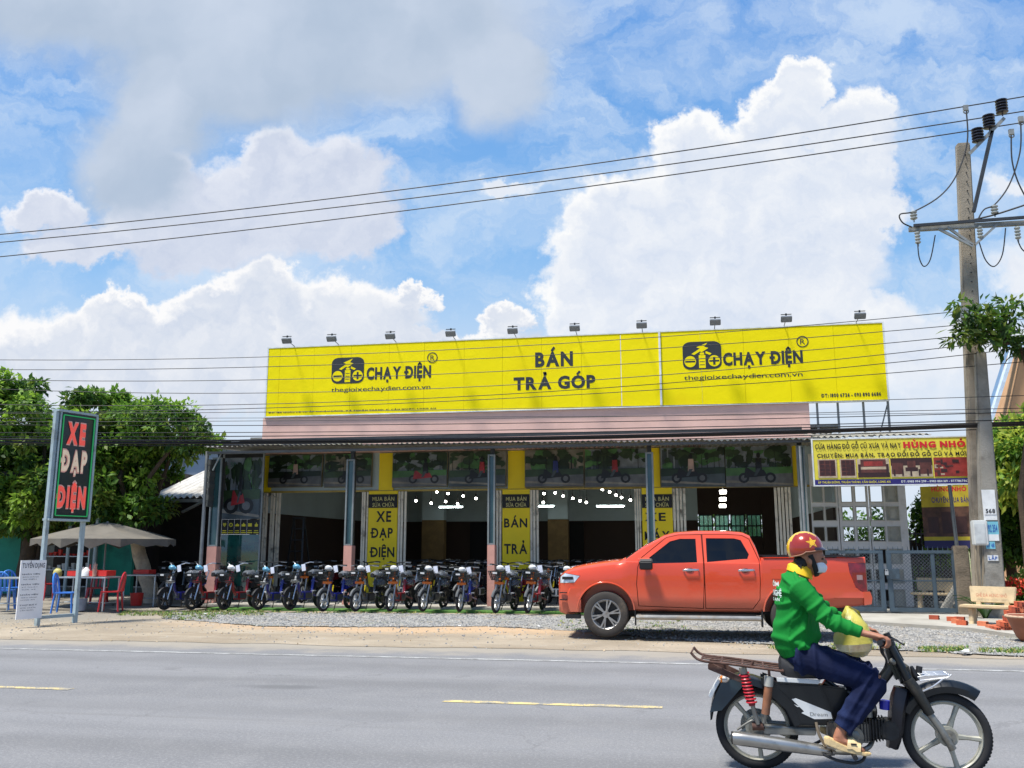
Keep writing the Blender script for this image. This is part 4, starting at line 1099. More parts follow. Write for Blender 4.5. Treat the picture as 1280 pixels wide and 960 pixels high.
for (py0, py1, du, w, m_, tx) in ((612, 650, -.02, .25, PAP, None), (652, 668, .0, .25, PAPB, ('092 354', 0)), (668, 676, .0, .25, PAP, None), (677, 686, -.04, .17, PAPB, ('07 48', 1)), (694, 701, -.01, .2, PAP, ('LẮP', 2)), (634, 643, -.01, .22, PAP, ('568', 3))):
    f = ((b1.z)-W(1240, (py0+py1)/2, Y_U-.2).z); z0_, z1_ = W(1240, py1, Y_U-.2).z, W(1240, py0, Y_U-.2).z
    k = ((z0_+z1_)/2+.1)/(p1.z+.1); cx = b1.x+(p1.x-b1.x)*k+du; wd = .215+(.105-.215)*k
    y = b1.y-wd*.7-.012-(.006 if tx and tx[1] == 3 else 0)
    mb = MB(); mb.box((cx, y, (z0_+z1_)/2), (w, .006, z1_-z0_)); nt = mb.build('pasted_notice', m_, pole2, smooth=False)
    if tx: lettering(tx[0], nt, mat('blue_print', (40, 90, 170), .6) if tx[1] != 3 else BLK, (cx-w*.4, z0_+.2*(z1_-z0_), cx+w*.4, z0_+.75*(z1_-z0_)), y-.006, .03)
# meter box with conduits
t = thing('meter_box', 'white plastic meter box strapped to the left side of the concrete poles', 'meter box', (0, 0, 0))
c = W(1224, 666, Y_U-.1)
mb = MB(); mb.box((c.x, Y_U-.12, c.z), (.27, .2, .5), M=None); mb.build('case', mat('white_plastic_box', (206, 208, 204), .5, var=.06), t, smooth=False, bevel=.02)
mb = MB(); mb.box((c.x-.02, Y_U-.225, c.z-.02), (.2, .012, .4)); mb.build('lid', mat('box_lid', (190, 194, 192), .45), t, smooth=False, bevel=.004)
for k in range(4):
    mb = MB(); mb.tube([(c.x-.08+k*.06, Y_U-.12, c.z-.22), (c.x-.14+k*.07, Y_U-.16, c.z-.7), (c.x-.1+k*.03, Y_U-.1, .55), (c.x-.2+k*.12, Y_U-.1, .05)], .012 if k % 2 else .02, 6); mb.build('conduit', mat('old_conduit', (136, 124, 104), .7), t)
# crossarm assembly
def PW(px, py, dy=0.0): v = W(px, py, Y_U+dy); return v
mb = MB(); a = PW(1136, 287); b = PW(1330, 276); mb.bar(a, b, .09, .1); mb.build('crossarm', GALV, pole, smooth=False, bevel=.006)
mb = MB(); mb.bar(PW(1142, 282, -.1), PW(1330, 268, -.1), .05, .06); mb.build('upper_rail', DARKSTEEL, pole, smooth=False)
for q0, q1 in (((1173, 286), (1216, 308)), ((1184, 284), (1216, 306)), ((1246, 281), (1219, 306))):
    mb = MB(); mb.bar(PW(*q0, -.06), PW(*q1, -.06), .05, .05); mb.build('arm_brace', GALV, pole, smooth=False)
mb = MB(); mb.bar(PW(1211, 193, -.05), PW(1255, 148, -.05), .07, .07); mb.build('top_arm', GALV, pole, smooth=False)
mb = MB(); mb.bar(PW(1240, 164, -.05), PW(1217, 265, -.05), .07, .07); mb.build('top_brace', DARKSTEEL, pole, smooth=False)
PORC = mat('black_insulator', (40, 38, 42), .25, coat=.4); PORW = mat('grey_insulator', (150, 154, 150), .3, coat=.3)
def insul(px, py, h, r, m, n=5, name='insulator'):
    c = PW(px, py, -.05); prof = []
    for k in range(n): z = h*(k/n)-h/2; prof += [(r*.6, z), (r, z+h/n*.35), (r, z+h/n*.6), (r*.6, z+h/n*.9)]
    prof = [(0.001, -h/2-.06), (.015, -h/2-.06), (.015, -h/2)]+prof+[(r*.5, h/2), (0.001, h/2+.02)]
    mb = MB(); mb.lathe(prof, 14, c=tuple(c)); return mb.build(name, m, pole)
for px, py in ((1252, 133), (1236, 152), (1222, 169)): insul(px, py, .33, .125, PORC)
for px, py in ((1142, 269), (1243, 262)): insul(px, py, .2, .075, PORW, 3)
for px, py in ((1147, 297), (1225, 290), (1272, 291)): insul(px, py, .28, .06, PORW, 4)
for px, py in ((1207, 135), (1276, 149), (1264, 165)):
    c = PW(px, py, -.05); mb = MB(); mb.box(tuple(c), (.1, .06, .12)); mb.torus(tuple(c+Vector((0, 0, -.08))), .05, .015, 'y', 12, 5); mb.build('clamp', GALV, pole)
CAB = mat('black_cable', (26, 26, 28), .6, var=.05)
def jumper(pts, r=.016):
    P = [PW(x, y, -.08) for x, y in pts]; Q = []
    for i in range(len(P)-1):     # Catmull-Rom
        p0, p1, p2, p3 = P[max(i-1, 0)], P[i], P[i+1], P[min(i+2, len(P)-1)]
        for k in range(6):
            t = k/6; Q.append(.5*((2*p1)+(p2-p0)*t+(2*p0-5*p1+4*p2-p3)*t*t+(3*p1-p0-3*p2+p3)*t**3))
    Q.append(P[-1]); mb = MB(); mb.tube(Q, r, 5); mb.build('jumper_cable', CAB, pole)
jumper([(1208, 139), (1209, 178), (1196, 218), (1175, 245), (1143, 264), (1125, 268), (1128, 278), (1140, 284)])
jumper([(1276, 153), (1275, 190), (1262, 230), (1244, 255), (1230, 262), (1222, 275)])
jumper([(1264, 169), (1265, 200), (1272, 226), (1284, 250)])
jumper([(1147, 303), (1149, 322), (1155, 333), (1163, 324), (1169, 294)], .013)
jumper([(1224, 303), (1232, 325), (1243, 333), (1253, 318), (1257, 285)], .013)
jumper([(1272, 300), (1278, 312), (1290, 320)], .013)
jumper([(1216, 275), (1245, 268), (1285, 255)], .02)
jumper([(1233, 455), (1236, 560), (1244, 660), (1246, 740)], .012)
def wire(name, label, pts, r, Y, x_left=-34, x_right=16, group=None):
    w = [W(px, py, Y) for px, py in pts]; xs = np.array([q.x for q in w]); zs = np.array([q.z for q in w])
    deg = 2 if len(pts) > 2 else 1; co = np.polyfit(xs, zs, deg)
    P = []
    for k in range(41):
        x = x_left+(x_right-x_left)*k/40; z = np.polyval(co, min(max(x, xs.min()-6), xs.max()+2))
        if x < xs.min()-6: z += (x-(xs.min()-6))*(2*co[0]*(xs.min()-6)+co[1] if deg == 2 else co[0])
        P.append((x, Y, float(z)))
    mb = MB(); mb.tube(P, r, 5); o = mb.build(name, CAB, None)
    return tag(o, label, 'cable', group)
wire('power_line', 'top one of the three high black power lines crossing the sky', [(0, 293), (640, 219), (1253, 124), (1280, 122)], .014, Y_U-.05, -34, PW(1300, 120).x)
wire('power_line', 'middle one of the three high black power lines crossing the sky', [(0, 303), (640, 232), (1236, 146)], .014, Y_U+.1, -34, 12)
wire('power_line', 'lowest one of the three high black power lines crossing the sky', [(0, 321), (640, 246), (1222, 162)], .014, Y_U+.3, -34, 12)
mids = [[(0, 450), (320, 446), (700, 430), (1180, 391)], [(0, 462), (320, 459), (700, 443), (1180, 408)], [(0, 475), (320, 474), (700, 461), (1180, 422)],
        [(0, 487), (320, 489), (700, 480), (1180, 434)], [(0, 505), (320, 507), (700, 487), (1180, 447)], [(0, 514), (320, 514), (700, 491), (1180, 462)]]
ml = ['first thin cable below the sky wires, grazing the top edge of the yellow billboard', 'second thin cable, crossing above the words CHẠY ĐIỆN', 'third thin cable, crossing the letters CHẠY ĐIỆN',
      'fourth thin cable, crossing between the website and the logo', 'fifth thin cable, crossing the lower part of the billboard', 'sixth thin cable, just above the address line of the billboard']
for i, m_ in enumerate(mids): wire('thin_cable', ml[i], m_, .0085, Y_U-.3+i*.05, group='thin cables across the billboard')
lows_ = [(516, 517, 508, 497, .010), (521, 522, 514, 505, .009), (527, 527, 521, 512, .010), (531, 532, 528, 517, .012), (537, 536, 530, 521, .010), (541, 540, 537, 526, .013), (546, 545, 541, 529, .016), (549, 551, 546, 531, .028), (553, 553, 549, 533, .034), (556, 556, 553, 537, .014), (534, 529, 534, 523, .008), (524, 519, 524, 515, .008)]
lows = [l for k, l in enumerate(lows_) if k not in (1, 4, 10)]
for i, (a_, b_, c_, d_, r_) in enumerate(lows):
    r_ *= .72 if r_ < .02 else .9
    big = r_ > .02
    wire('telephone_cable', ('upper' if r_ < .03 else 'lower')+' one of the two thickest black cables running low across the pink wall' if big else ['topmost', 'second highest', 'third highest', 'fourth highest', 'fifth highest', 'sixth highest', 'lowest'][min(6, i-(i > 5)*2 if i > 5 else i)]+' of the thin black telephone cables across the pink wall', [(0, a_), (320, b_), (700, c_), (1215, d_)], r_, Y_U-.25+i*.035, group='thick low telephone cables' if big else 'thin low telephone cables')
# ------------------------------------------------------------ trees and plants
def leafm(name, c, tr=.35):
    if name in MATS: return MATS[name]
    m = mat(name, c, .55, var=.22, scale=1.3, spec=.35)
    b = m.node_tree.nodes['Principled BSDF']; b.inputs['Subsurface Weight'].default_value = 0
    out = m.node_tree.nodes['Material Output']; t = m.node_tree.nodes.new('ShaderNodeBsdfTranslucent'); t.inputs[0].default_value = tuple(min(1, x*1.6) for x in lin(*c)[:3])+(1,)
    mx = m.node_tree.nodes.new('ShaderNodeMixShader'); mx.inputs[0].default_value = tr
    m.node_tree.links.new(b.outputs[0], mx.inputs[1]); m.node_tree.links.new(t.outputs[0], mx.inputs[2]); m.node_tree.links.new(mx.outputs[0], out.inputs[0])
    return m
def leaves(name, clusters, per, size, mats, parent, seed, aspect=.45, droop=.3):
    """clusters: (x, y, z, r); leaf blades folded along the midrib, scattered near each clump's skin"""
    g = np.random.default_rng(seed); C_ = np.array([c[:3] for c in clusters]); Rr = np.array([c[3] for c in clusters]); n = len(clusters)*per
    idx = np.repeat(np.arange(len(clusters)), per)
    d = g.normal(size=(n, 3)); d /= np.linalg.norm(d, axis=1)[:, None]
    rad = Rr[idx]*(.35+.65*g.random(n)**.45)*(1+.25*g.normal(size=n)*.5)
    pos = C_[idx]+d*rad[:, None]*np.array([1, 1, .72])
    ax = d*.7+g.normal(size=(n, 3))*.65; ax[:, 2] -= droop; ax /= np.linalg.norm(ax, axis=1)[:, None]
    up = g.normal(size=(n, 3))*.5+np.array([0, 0, 1]); sd_ = np.cross(ax, up); sd_ /= np.linalg.norm(sd_, axis=1)[:, None]+1e-9
    nr = np.cross(sd_, ax); L = size*g.uniform(.45, 1.45, n)[:, None]; w = L*aspect
    a = pos; t_ = pos+ax*L; m1 = pos+ax*L*.5+sd_*w*.5+nr*w*.18; m2 = pos+ax*L*.5-sd_*w*.5+nr*w*.18
    V = np.stack([a, m1, t_, m2], 1).reshape(-1, 3)
    F = np.stack([np.arange(n)*4, np.arange(n)*4+1, np.arange(n)*4+2, np.arange(n)*4+3], 1)
    me = bpy.data.meshes.new(name); me.vertices.add(n*4); me.vertices.foreach_set('co', V.ravel()); me.loops.add(n*4); me.loops.foreach_set('vertex_index', F.ravel())
    me.polygons.add(n); me.polygons.foreach_set('loop_start', np.arange(n)*4); me.polygons.foreach_set('loop_total', np.full(n, 4))
    for m in mats: me.materials.append(m)
    mi = g.integers(0, len(mats), len(clusters))[idx]; fl = g.random(n) < .3; mi[fl] = g.integers(0, len(mats), fl.sum())
    me.polygons.foreach_set('material_index', mi); me.update(calc_edges=True); me.validate()
    return link(name, me, parent)
BARK = mat('bark', (206, 192, 168), .95, var=.25, scale=6, bump=.02, bscale=18, dirt=(84, 74, 60), dscale=3)
DBARK = mat('dark_bark', (74, 62, 48), .95, var=.25, scale=6, bump=.02)
LG = [leafm('leaf_olive', (102, 118, 46)), leafm('leaf_mid', (82, 116, 40)), leafm('leaf_light', (122, 154, 54)), leafm('leaf_deep', (54, 84, 32))]
LY = [leafm('leaf_yellow_green', (160, 172, 66)), leafm('leaf_fresh', (120, 152, 58)), leafm('leaf_mid', (82, 116, 40))]
LD = [leafm('leaf_deep', (54, 84, 32)), leafm('leaf_dark', (38, 64, 30)), leafm('leaf_mid', (82, 116, 40))]
def limb(parent, name, m, pts, r0, r1, n=9):
    k = len(pts); Q = []
    for i in range(k-1):
        for t in (0, .33, .66): Q.append(Vector(pts[i]).lerp(Vector(pts[i+1]), t)+Vector((random.uniform(-1, 1), random.uniform(-1, 1), 0))*r0*.18)
    Q.append(Vector(pts[-1])); L = len(Q)
    mb = MB(); mb.tube(Q, [r0+(r1-r0)*(i/(L-1))**.8 for i in range(L)], n); return mb.build(name, m, parent)
def crown_clumps(blobs_px, Y, depth, k, r, seed):
    """clumps filling ellipses surveyed on the plane Y, spread over the crown's depth"""
    rd = random.Random(seed); out = []
    for (px, py, rx, ry, n) in blobs_px:
        c = W(px, py, Y); s = (W(px+1, py, Y)-c).length
        for _ in range(n):
            while True:
                a, b, e = rd.uniform(-1, 1), rd.uniform(-1, 1), rd.uniform(-1, 1)
                q = a*a+b*b+e*e
                if .2 < q < 1: break
            f_ = 1.0 if rd.random() < .8 else rd.uniform(1.05, 1.22); out.append((c.x+a*rx*s*f_, Y+e*depth, c.z+b*ry*s*f_, r*rd.uniform(.45, 1.3)))
    return out
# tree behind the tall roadside sign, trunk by the umbrella
Yt = 21.8
t = thing('shade_tree', 'spreading green tree with grey trunk beside the patio umbrella', 'tree')
tb = W(190, 760, Yt); tm = W(172, 680, Yt); tt = W(165, 620, Yt)
tr_ = limb(t, 'trunk', BARK, [(tb.x, Yt, 0), (W(183, 720, Yt).x, Yt, W(183, 720, Yt).z), tuple(tm), tuple(tt)], .21, .15, 12)
for q in ((120, 560), (215, 560), (170, 540), (235, 535), (140, 600)): limb(t, 'branch', DBARK, [tuple(tm), tuple((Vector(tm)+W(*q, Yt))/2+Vector((0, random.uniform(-.8, .8), .2))), tuple(W(*q, Yt+random.uniform(-1, 1)))], .10, .03, 7)
cl = crown_clumps([(140, 553, 48, 40, 34), (180, 560, 42, 30, 22), (232, 544, 30, 16, 12), (130, 513, 34, 18, 14), (150, 608, 34, 36, 20), (178, 636, 26, 16, 10), (190, 593, 12, 20, 5), (120, 608, 38, 40, 20), (215, 520, 28, 12, 7), (130, 500, 18, 8, 5), (250, 543, 14, 12, 5), (175, 523, 40, 18, 14)], Yt, 1.5, 1, .34, 5)
leaves('crown', cl, 150, .18, LG+[LG[1]], t, 11)
Yt = 24.5
t = thing('broad_tree', 'dense dark green tree behind the tall sign, at the left edge', 'tree')
a = W(30, 700, Yt); limb(t, 'trunk', DBARK, [(a.x, Yt, 0), (a.x+.2, Yt, 2.2), (a.x+.3, Yt, 3.6)], .25, .16, 10)
for q in ((-20, 540), (60, 530), (10, 500)): limb(t, 'branch', DBARK, [(a.x+.2, Yt, 2.4), tuple(W(*q, Yt))], .11, .04, 7)
cl = crown_clumps([(12, 538, 50, 48, 44), (55, 573, 44, 46, 34), (30, 491, 20, 14, 9), (70, 518, 14, 10, 5), (-10, 603, 70, 50, 44), (70, 623, 50, 36, 30), (5, 489, 22, 12, 9), (95, 583, 20, 40, 12), (-80, 553, 60, 70, 30), (40, 643, 70, 18, 24)], Yt, 1.9, 1, .38, 6)
leaves('crown', cl, 150, .2, LG+[LG[2]], t, 12)
# slender tree whose crown wraps the utility poles
Yt = Y_U+.05
t = thing('pole_side_tree', 'slender tree with dark glossy leaves growing in front of the poles high up', 'tree')
a = W(1290, 800, Yt); limb(t, 'trunk', DBARK, [(a.x, Yt-.2, 0), (a.x, Yt-.2, 2.5), (W(1283, 480, Yt).x, Yt-.3, W(1283, 480, Yt).z), (W(1262, 430, Yt).x, Yt-.45, W(1262, 430, Yt).z)], .09, .03, 8)
for q in ((1195, 400), (1230, 395), (1210, 425), (1262, 390)): limb(t, 'branch', DBARK, [tuple(W(1262, 430, Yt-.45)), tuple((W(1262, 430, Yt-.45)+W(*q, Yt-.5))/2+Vector((0, 0, .05))), tuple(W(*q, Yt-.5))], .03, .008, 6)
cl = crown_clumps([(1202, 396, 18, 18, 7), (1228, 398, 18, 26, 10), (1250, 412, 28, 22, 16), (1212, 422, 24, 12, 9), (1275, 420, 20, 22, 9), (1262, 385, 18, 10, 5), (1285, 440, 14, 14, 4)], Yt-.45, .45, 1, .26, 9)
leaves('crown', cl, 22, .2, LD+[LG[0]], t, 13, aspect=.36)
# greenery at the right edge
Yt = 24.0
t = thing('yellow_green_tree', 'yellow-green leafy tree behind the poles at the right edge', 'tree')
a = W(1290, 740, Yt); limb(t, 'trunk', DBARK, [(a.x, Yt, 0), (a.x, Yt, 3)], .14, .07, 8)
cl = crown_clumps([(1262, 560, 26, 30, 26), (1290, 540, 24, 26, 14), (1250, 600, 24, 22, 16), (1290, 600, 30, 40, 24), (1310, 560, 20, 50, 16)], Yt, 1.2, 1, .36, 15)
leaves('crown', cl, 130, .22, LY, t, 14, aspect=.34)
t = thing('dark_hedge_tree', 'dark dense evergreen behind the support pole, right edge', 'tree')
a = W(1268, 760, 25.5); limb(t, 'trunk', DBARK, [(a.x, 25.5, 0), (a.x, 25.5, 2)], .16, .1, 8)
cl = crown_clumps([(1262, 660, 40, 50, 44), (1240, 610, 30, 34, 18), (1300, 650, 50, 70, 40), (1225, 640, 14, 60, 10)], 25.5, 1.2, 1, .4, 16)
leaves('crown', cl, 150, .17, LD, t, 15)
t = thing('courtyard_tree', 'small green tree growing between the bar fence and second banner', 'tree')
a = W(1158, 740, 24.4); limb(t, 'trunk', DBARK, [(a.x, 24.4, 0), (a.x, 24.4, 2.4)], .08, .04, 8)
cl = crown_clumps([(1158, 655, 16, 26, 14), (1165, 690, 18, 22, 12), (1166, 630, 14, 20, 9), (1150, 720, 20, 20, 8)], 24.4, .5, 1, .28, 17)
leaves('crown', cl, 90, .14, LG, t, 16)
for i, (px0, px1, Y, hpx, lab) in enumerate(((870, 960, 37, 630, 'green hedge seen through the rear window of the shop'), (1010, 1140, 33, 640, 'green bushes behind the metal doors'))):
    t = thing('back_hedge', lab, 'hedge'); a, b = W(px0, 660, Y), W(px1, hpx, Y); rd = random.Random(i)
    cl = [(rd.uniform(a.x, b.x), Y+rd.uniform(-.5, .5), rd.uniform(.3, b.z), .5) for _ in range(40)]
    leaves('foliage', cl, 90, .2, LD, t, 20+i); limb(t, 'stem', DBARK, [((a.x+b.x)/2, Y, 0), ((a.x+b.x)/2, Y, 1.4)], .08, .05, 6)
# flowering shrub and strap-leaved plant near the bench
t = thing('flowering_shrub', 'low shrub with clusters of red flowers behind the concrete bench', 'shrub')
cl = crown_clumps([(1268, 745, 22, 18, 16), (1290, 740, 16, 24, 8), (1245, 752, 14, 10, 6)], 20.3, .35, 1, .2, 18)
leaves('foliage', cl, 90, .10, LG, t, 17)
fl = crown_clumps([(1262, 728, 14, 5, 7), (1272, 738, 12, 4, 5), (1284, 730, 8, 6, 4)], 19.95, .12, 1, .07, 19)
leaves('flower_cluster', fl, 46, .05, [mat('red_petal', (196, 44, 30), .6, var=.2), mat('orange_petal', (212, 80, 48), .6, var=.2)], t, 18, aspect=.8)
t = thing('strap_leaf_plant', 'dark strap-leaved plant at the foot of the poles', 'plant')
c = W(1232, 775, 19.6); rd = random.Random(8)
for k in range(22):
    a = rd.uniform(0, 6.28); l = rd.uniform(.45, .8); dx, dy = math.cos(a), math.sin(a); w = .03; P = []
    for q in range(6):
        u = q/5; P.append(((c.x+dx*l*u*.8, 19.6+dy*l*u*.5, .05+l*(1.5*u-u*u*.9)), w*(1-u*.85)))
    mb = MB(); L_ = [(p[0]-dy*w_, p[1]+dx*w_, p[2]) for p, w_ in P]; R_ = [(p[0]+dy*w_, p[1]-dx*w_, p[2]) for p, w_ in P]; M_ = [(p[0], p[1], p[2]-.012) for p, w_ in P]
    for q in range(5): mb.quad(L_[q], L_[q+1], M_[q+1], M_[q]); mb.quad(M_[q], M_[q+1], R_[q+1], R_[q])
    mb.build('leaf', LD[k % 2], t, fix=False)
# house gable at the far right
t = thing('gabled_house', 'house gable in pale orange plaster with blue roof edge behind the pole tree', 'house')
Yh = 40; a = W(1243, 530, Yh); b = W(1268, 425, Yh); c = W(1330, 530, Yh)
mb = MB(); mb.prism([(a.x+.1, 0), (c.x, 0), (c.x, a.z), (b.x+.3, b.z-.3), (a.x+.5, a.z)], Yh, Yh+2, 'y'); mb.build('wall', mat('orange_plaster', (190, 150, 112), .85, var=.08, scale=1, dirt=(176, 134, 96), dscale=.6), t, smooth=False)
mb = MB(); mb.bar((a.x-.4, Yh-.2, a.z-.4), (b.x, Yh-.2, b.z), .3, .14); mb.bar((b.x, Yh-.2, b.z), (c.x+1, Yh-.2, a.z-1), .3, .14); mb.build('roof_edge', mat('blue_white_trim', (190, 206, 220), .6), t, smooth=False)
mb = MB(); mb.quad((a.x-.4, Yh+.1, a.z-.25), (b.x, Yh+.1, b.z+.15), (b.x, Yh+.6, b.z+.15), (a.x-.4, Yh+.6, a.z-.25)); mb.quad((b.x, Yh+.1, b.z+.15), (c.x+1, Yh+.1, a.z-.85), (c.x+1, Yh+.6, a.z-.85), (b.x, Yh+.6, b.z+.15)); mb.build('roof', mat('blue_sheet_roof', (96, 128, 160), .5), t, smooth=False)
mb = MB(); mb.box((a.x+2.2, Yh-.04, 6), (1.2, .06, 1.5)); mb.build('window', mat('dark_window', (40, 48, 54), .2), t, smooth=False)
# ------------------------------------------------------------ roadside sign at the left
SG = mat('painted_sign_steel', (156, 172, 176), .45, var=.06, dirt=(120, 128, 126), dscale=3)
s = thing('roadside_sign', 'tall lit-letter roadside sign reading XE ĐẠP ĐIỆN on two leaning steel legs', 'sign')
A0 = Vector(G(46, 783)); B0 = Vector(G(93, 779)); B0 = Vector((B0.x, B0.y, 0))
u_ = Vector((B0.x-A0.x, B0.y-A0.y, 0)); wd = u_.length; u_.normalize(); nrm = Vector((u_.y, -u_.x, 0))
# survey heights along the near leg
def zat(p, px, py):     # height where the sight line passes the vertical through p
    d = FW+RT*((px-640)/FOC)-UP*((py-480)/FOC); t = Vector((p.x, p.y)).length/Vector((d.x, d.y)).length
    return CAM_H+t*d.z
zt_ = zat(A0, 68, 514); zbm = zat(A0, 56, 648)
mb = MB()
MSG = Matrix(((u_.x, -nrm.x, 0, A0.x), (u_.y, -nrm.y, 0, A0.y), (0, 0, 1, 0), (0, 0, 0, 1)))   # local x along the face, -y toward the viewer
def sb(c, d, mb): mb.box(c, d, M=MSG)
for x in (0, wd):
    mb = MB(); sb((x, 0, (zt_ if x == 0 else zbm)/2), (.07, .09, zt_ if x == 0 else zbm), mb); mb.build('leg', SG, s, smooth=False, bevel=.006)
mb = MB(); sb((wd/2, 0, .16), (wd-.09, .05, .06), mb); mb.build('foot_rail', SG, s, smooth=False)
mb = MB(); sb((wd/2+.03, -.01, (zt_+zbm)/2), (wd-.02, .13, zt_-zbm), mb); cab = mb.build('cabinet', mat('sign_dark', (30, 40, 40), .35, coat=.3), s, smooth=False)
mb = MB(); h_ = zt_-zbm
for z in (zt_+.02, zbm-.02): sb((wd/2+.03, 0, z), (wd+.10, .2, .045), mb)
sb((wd+.06, 0, (zt_+zbm)/2), (.05, .2, h_), mb); sb((.05, -.03, (zt_+zbm)/2), (.02, .14, h_), mb)
mb.build('cabinet_frame', SG, s, smooth=False, bevel=.004)
gl_ = mat('green_neon', (40, 150, 84), .5, emit=.25)
mb = MB(); m_ = .10; X0_, X1_, Z0_, Z1_ = m_, wd-.0, zbm+.06, zt_-.06
for c, d in ((((X0_+X1_)/2, -.095, Z0_), (X1_-X0_, .02, .018)), (((X0_+X1_)/2, -.095, Z1_), (X1_-X0_, .02, .018)), ((X0_, -.095, (Z0_+Z1_)/2), (.018, .02, Z1_-Z0_-.02)), ((X1_, -.095, (Z0_+Z1_)/2), (.018, .02, Z1_-Z0_-.02))): sb(c, d, mb)
mb.build('neon_outline', gl_, s, smooth=False)
RL = mat('red_letter', (226, 84, 72), .45, emit=.25); CLt = mat('cream_letter', (222, 196, 168), .5, emit=.15); PKE = mat('letter_edge', (236, 176, 160), .5)
for (w_, v0, v1, m_, u0, u1) in (('XE', .715, .90, RL, .26, .78), ('ĐẠP', .455, .635, CLt, .18, .88), ('ĐIỆN', .115, .295, RL, .14, .93)):
    for k, (mm, off, bo) in enumerate(((PKE, -.082, .095), (m_, -.09, .045))):
        lettering(w_, s, mm, (u0*wd, zbm+v0*h_, u1*wd, zbm+v1*h_), off-.0, bo, .14, M=MSG, mk=.55)
for k in (0, 1):
    mb = MB(); sb((wd+.12, .05, zt_-.3-k*.35), (.09, .06, .16), mb); mb.build('hinge_tab', SG, s, smooth=False)
# recruitment board hung on the near leg
t = thing('notice_board', 'white notice board headed TUYỂN DỤNG fixed low on the sign leg', 'board')
na, nb = .66, .0
Wb = mat('white_board', (232, 232, 232), .5, var=.03)
z1_ = zat(A0, 50, 700); z0_ = zat(A0, 44, 772)
MB2 = MSG @ Matrix.Translation((-.27, -.14, 0))
mb = MB(); mb.box((-.02, 0, (z0_+z1_)/2), (.52, .02, z1_-z0_), M=MB2); mb.build('board', Wb, t, smooth=False)
gt = mat('grey_print', (92, 96, 108), .6)
hh = z1_-z0_
lettering('TUYỂN DỤNG', t, gt, (-.25, z1_-.13*hh, .21, z1_-.05*hh), -.013, .02, M=MB2)
for k, (w1, w2, w3) in enumerate((('NHÂN VIÊN', 'BÁN HÀNG', 'XE ĐIỆN'), ('NHÂN VIÊN', 'KỸ THUẬT', 'SỬA XE'), ('NHÂN VIÊN', 'GIAO HÀNG', 'LONG AN'), ('THỢ MÁY', 'SỬA CHỮA', 'CẦN GIUỘC'))):
    z = z1_-(.25+k*.175)*hh
    lettering(w1, t, gt, (-.24, z, .12, z+.022*hh), -.013, .02, M=MB2); lettering(w2, t, gt, (-.22, z-.045*hh, .10, z-.028*hh), -.013, .0, M=MB2); lettering(w3, t, gt, (-.22, z-.085*hh, .06, z-.068*hh), -.013, .0, M=MB2)
# ------------------------------------------------------------ open-air eatery
TEAL = mat('teal_plaster', (42, 140, 118), .8, var=.08, scale=1.2, dirt=(30, 100, 88), dscale=1)
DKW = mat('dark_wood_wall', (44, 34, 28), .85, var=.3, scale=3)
e = thing('eatery_building', 'low open eatery with teal walls and dark interior behind the tall sign', 'eatery')
Ye = 25.5
def ew(pa, pb, z0_, z1_, m, name='wall', Y=Ye, t_=.15):
    a, b = W(pa, 700, Y).x, W(pb, 700, Y).x; mb = MB(); mb.box(((a+b)/2, Y, (z0_+z1_)/2), (b-a, t_, z1_-z0_)); return mb.build(name, m, e, smooth=False)
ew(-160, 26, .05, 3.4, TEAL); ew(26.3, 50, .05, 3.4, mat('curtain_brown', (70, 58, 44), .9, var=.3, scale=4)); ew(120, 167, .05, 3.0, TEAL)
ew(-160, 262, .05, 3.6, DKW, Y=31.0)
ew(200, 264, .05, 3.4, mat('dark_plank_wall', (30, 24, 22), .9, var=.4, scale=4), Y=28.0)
a, b = W(-160, 650, 24).x, W(200, 650, 24).x
mb = MB(); mb.box(((a+b)/2, 27.5, 3.62), (b-a, 8, .12)); mb.build('roof', mat('dark_tarp_roof', (56, 52, 48), .8, var=.2), e, smooth=False)
for px in (84, 118): c = W(px, 700, 24.4); mb = MB(); mb.cyl((c.x, 24.4, .05), (c.x, 24.4, 3.55), .05, n=10); mb.build('post', SG, e)
# corrugated lean-to roof and the pale building behind
ms = corr(0, 1.0, 0, 0, 3.2, 1.05, mat('pale_corrugated', (196, 192, 184), .6, var=.08, dirt=(150, 142, 130), dscale=1.5), pit=.2, am=.04)
c = W(188, 622, 23.2)
for i in range(4): o = link('roof_sheet', ms, e, (c.x+i*.97-.1, 23.2, c.z+.01*(i % 2)))
mb = MB(); q = W(262, 626, 23.1); mb.bar((c.x-.2, 23.12, c.z-.10), (q.x+.1, 23.12, c.z-.10), .06, .09); mb.build('gutter', GALV, e, smooth=False)
mb = MB(); mb.bar(W(228, 640, 23.3), W(272, 618, 22.6), .06, .06); mb.build('strut', GALV, e, smooth=False)
t = thing('pale_building', 'plain pale grey building wall rising behind the corrugated roof', 'building')
a, b, c = W(196, 600, 34), W(330, 600, 34), W(230, 562, 34)
mb = MB(); mb.box(((a.x+b.x)/2, 36, c.z/2), (b.x-a.x, 4, c.z)); mb.build('wall', mat('pale_blue_grey_wall', (178, 186, 194), .8, var=.05, scale=.6, dirt=(150, 158, 166), dscale=.5), t, smooth=False)
mb = MB(); mb.box(((a.x+b.x)/2, 35.9, c.z+.06), (b.x-a.x+.3, 4.4, .12)); mb.build('roof_edge', mat('grey_coping', (140, 144, 146), .7), t, smooth=False)
mb = MB(); mb.cyl((W(228, 590, 33.9).x, 33.9, c.z-2.2), (W(228, 590, 33.9).x, 33.9, c.z), .05, n=8); mb.build('drainpipe', mat('grey_coping', (140, 144, 146), .7), t)
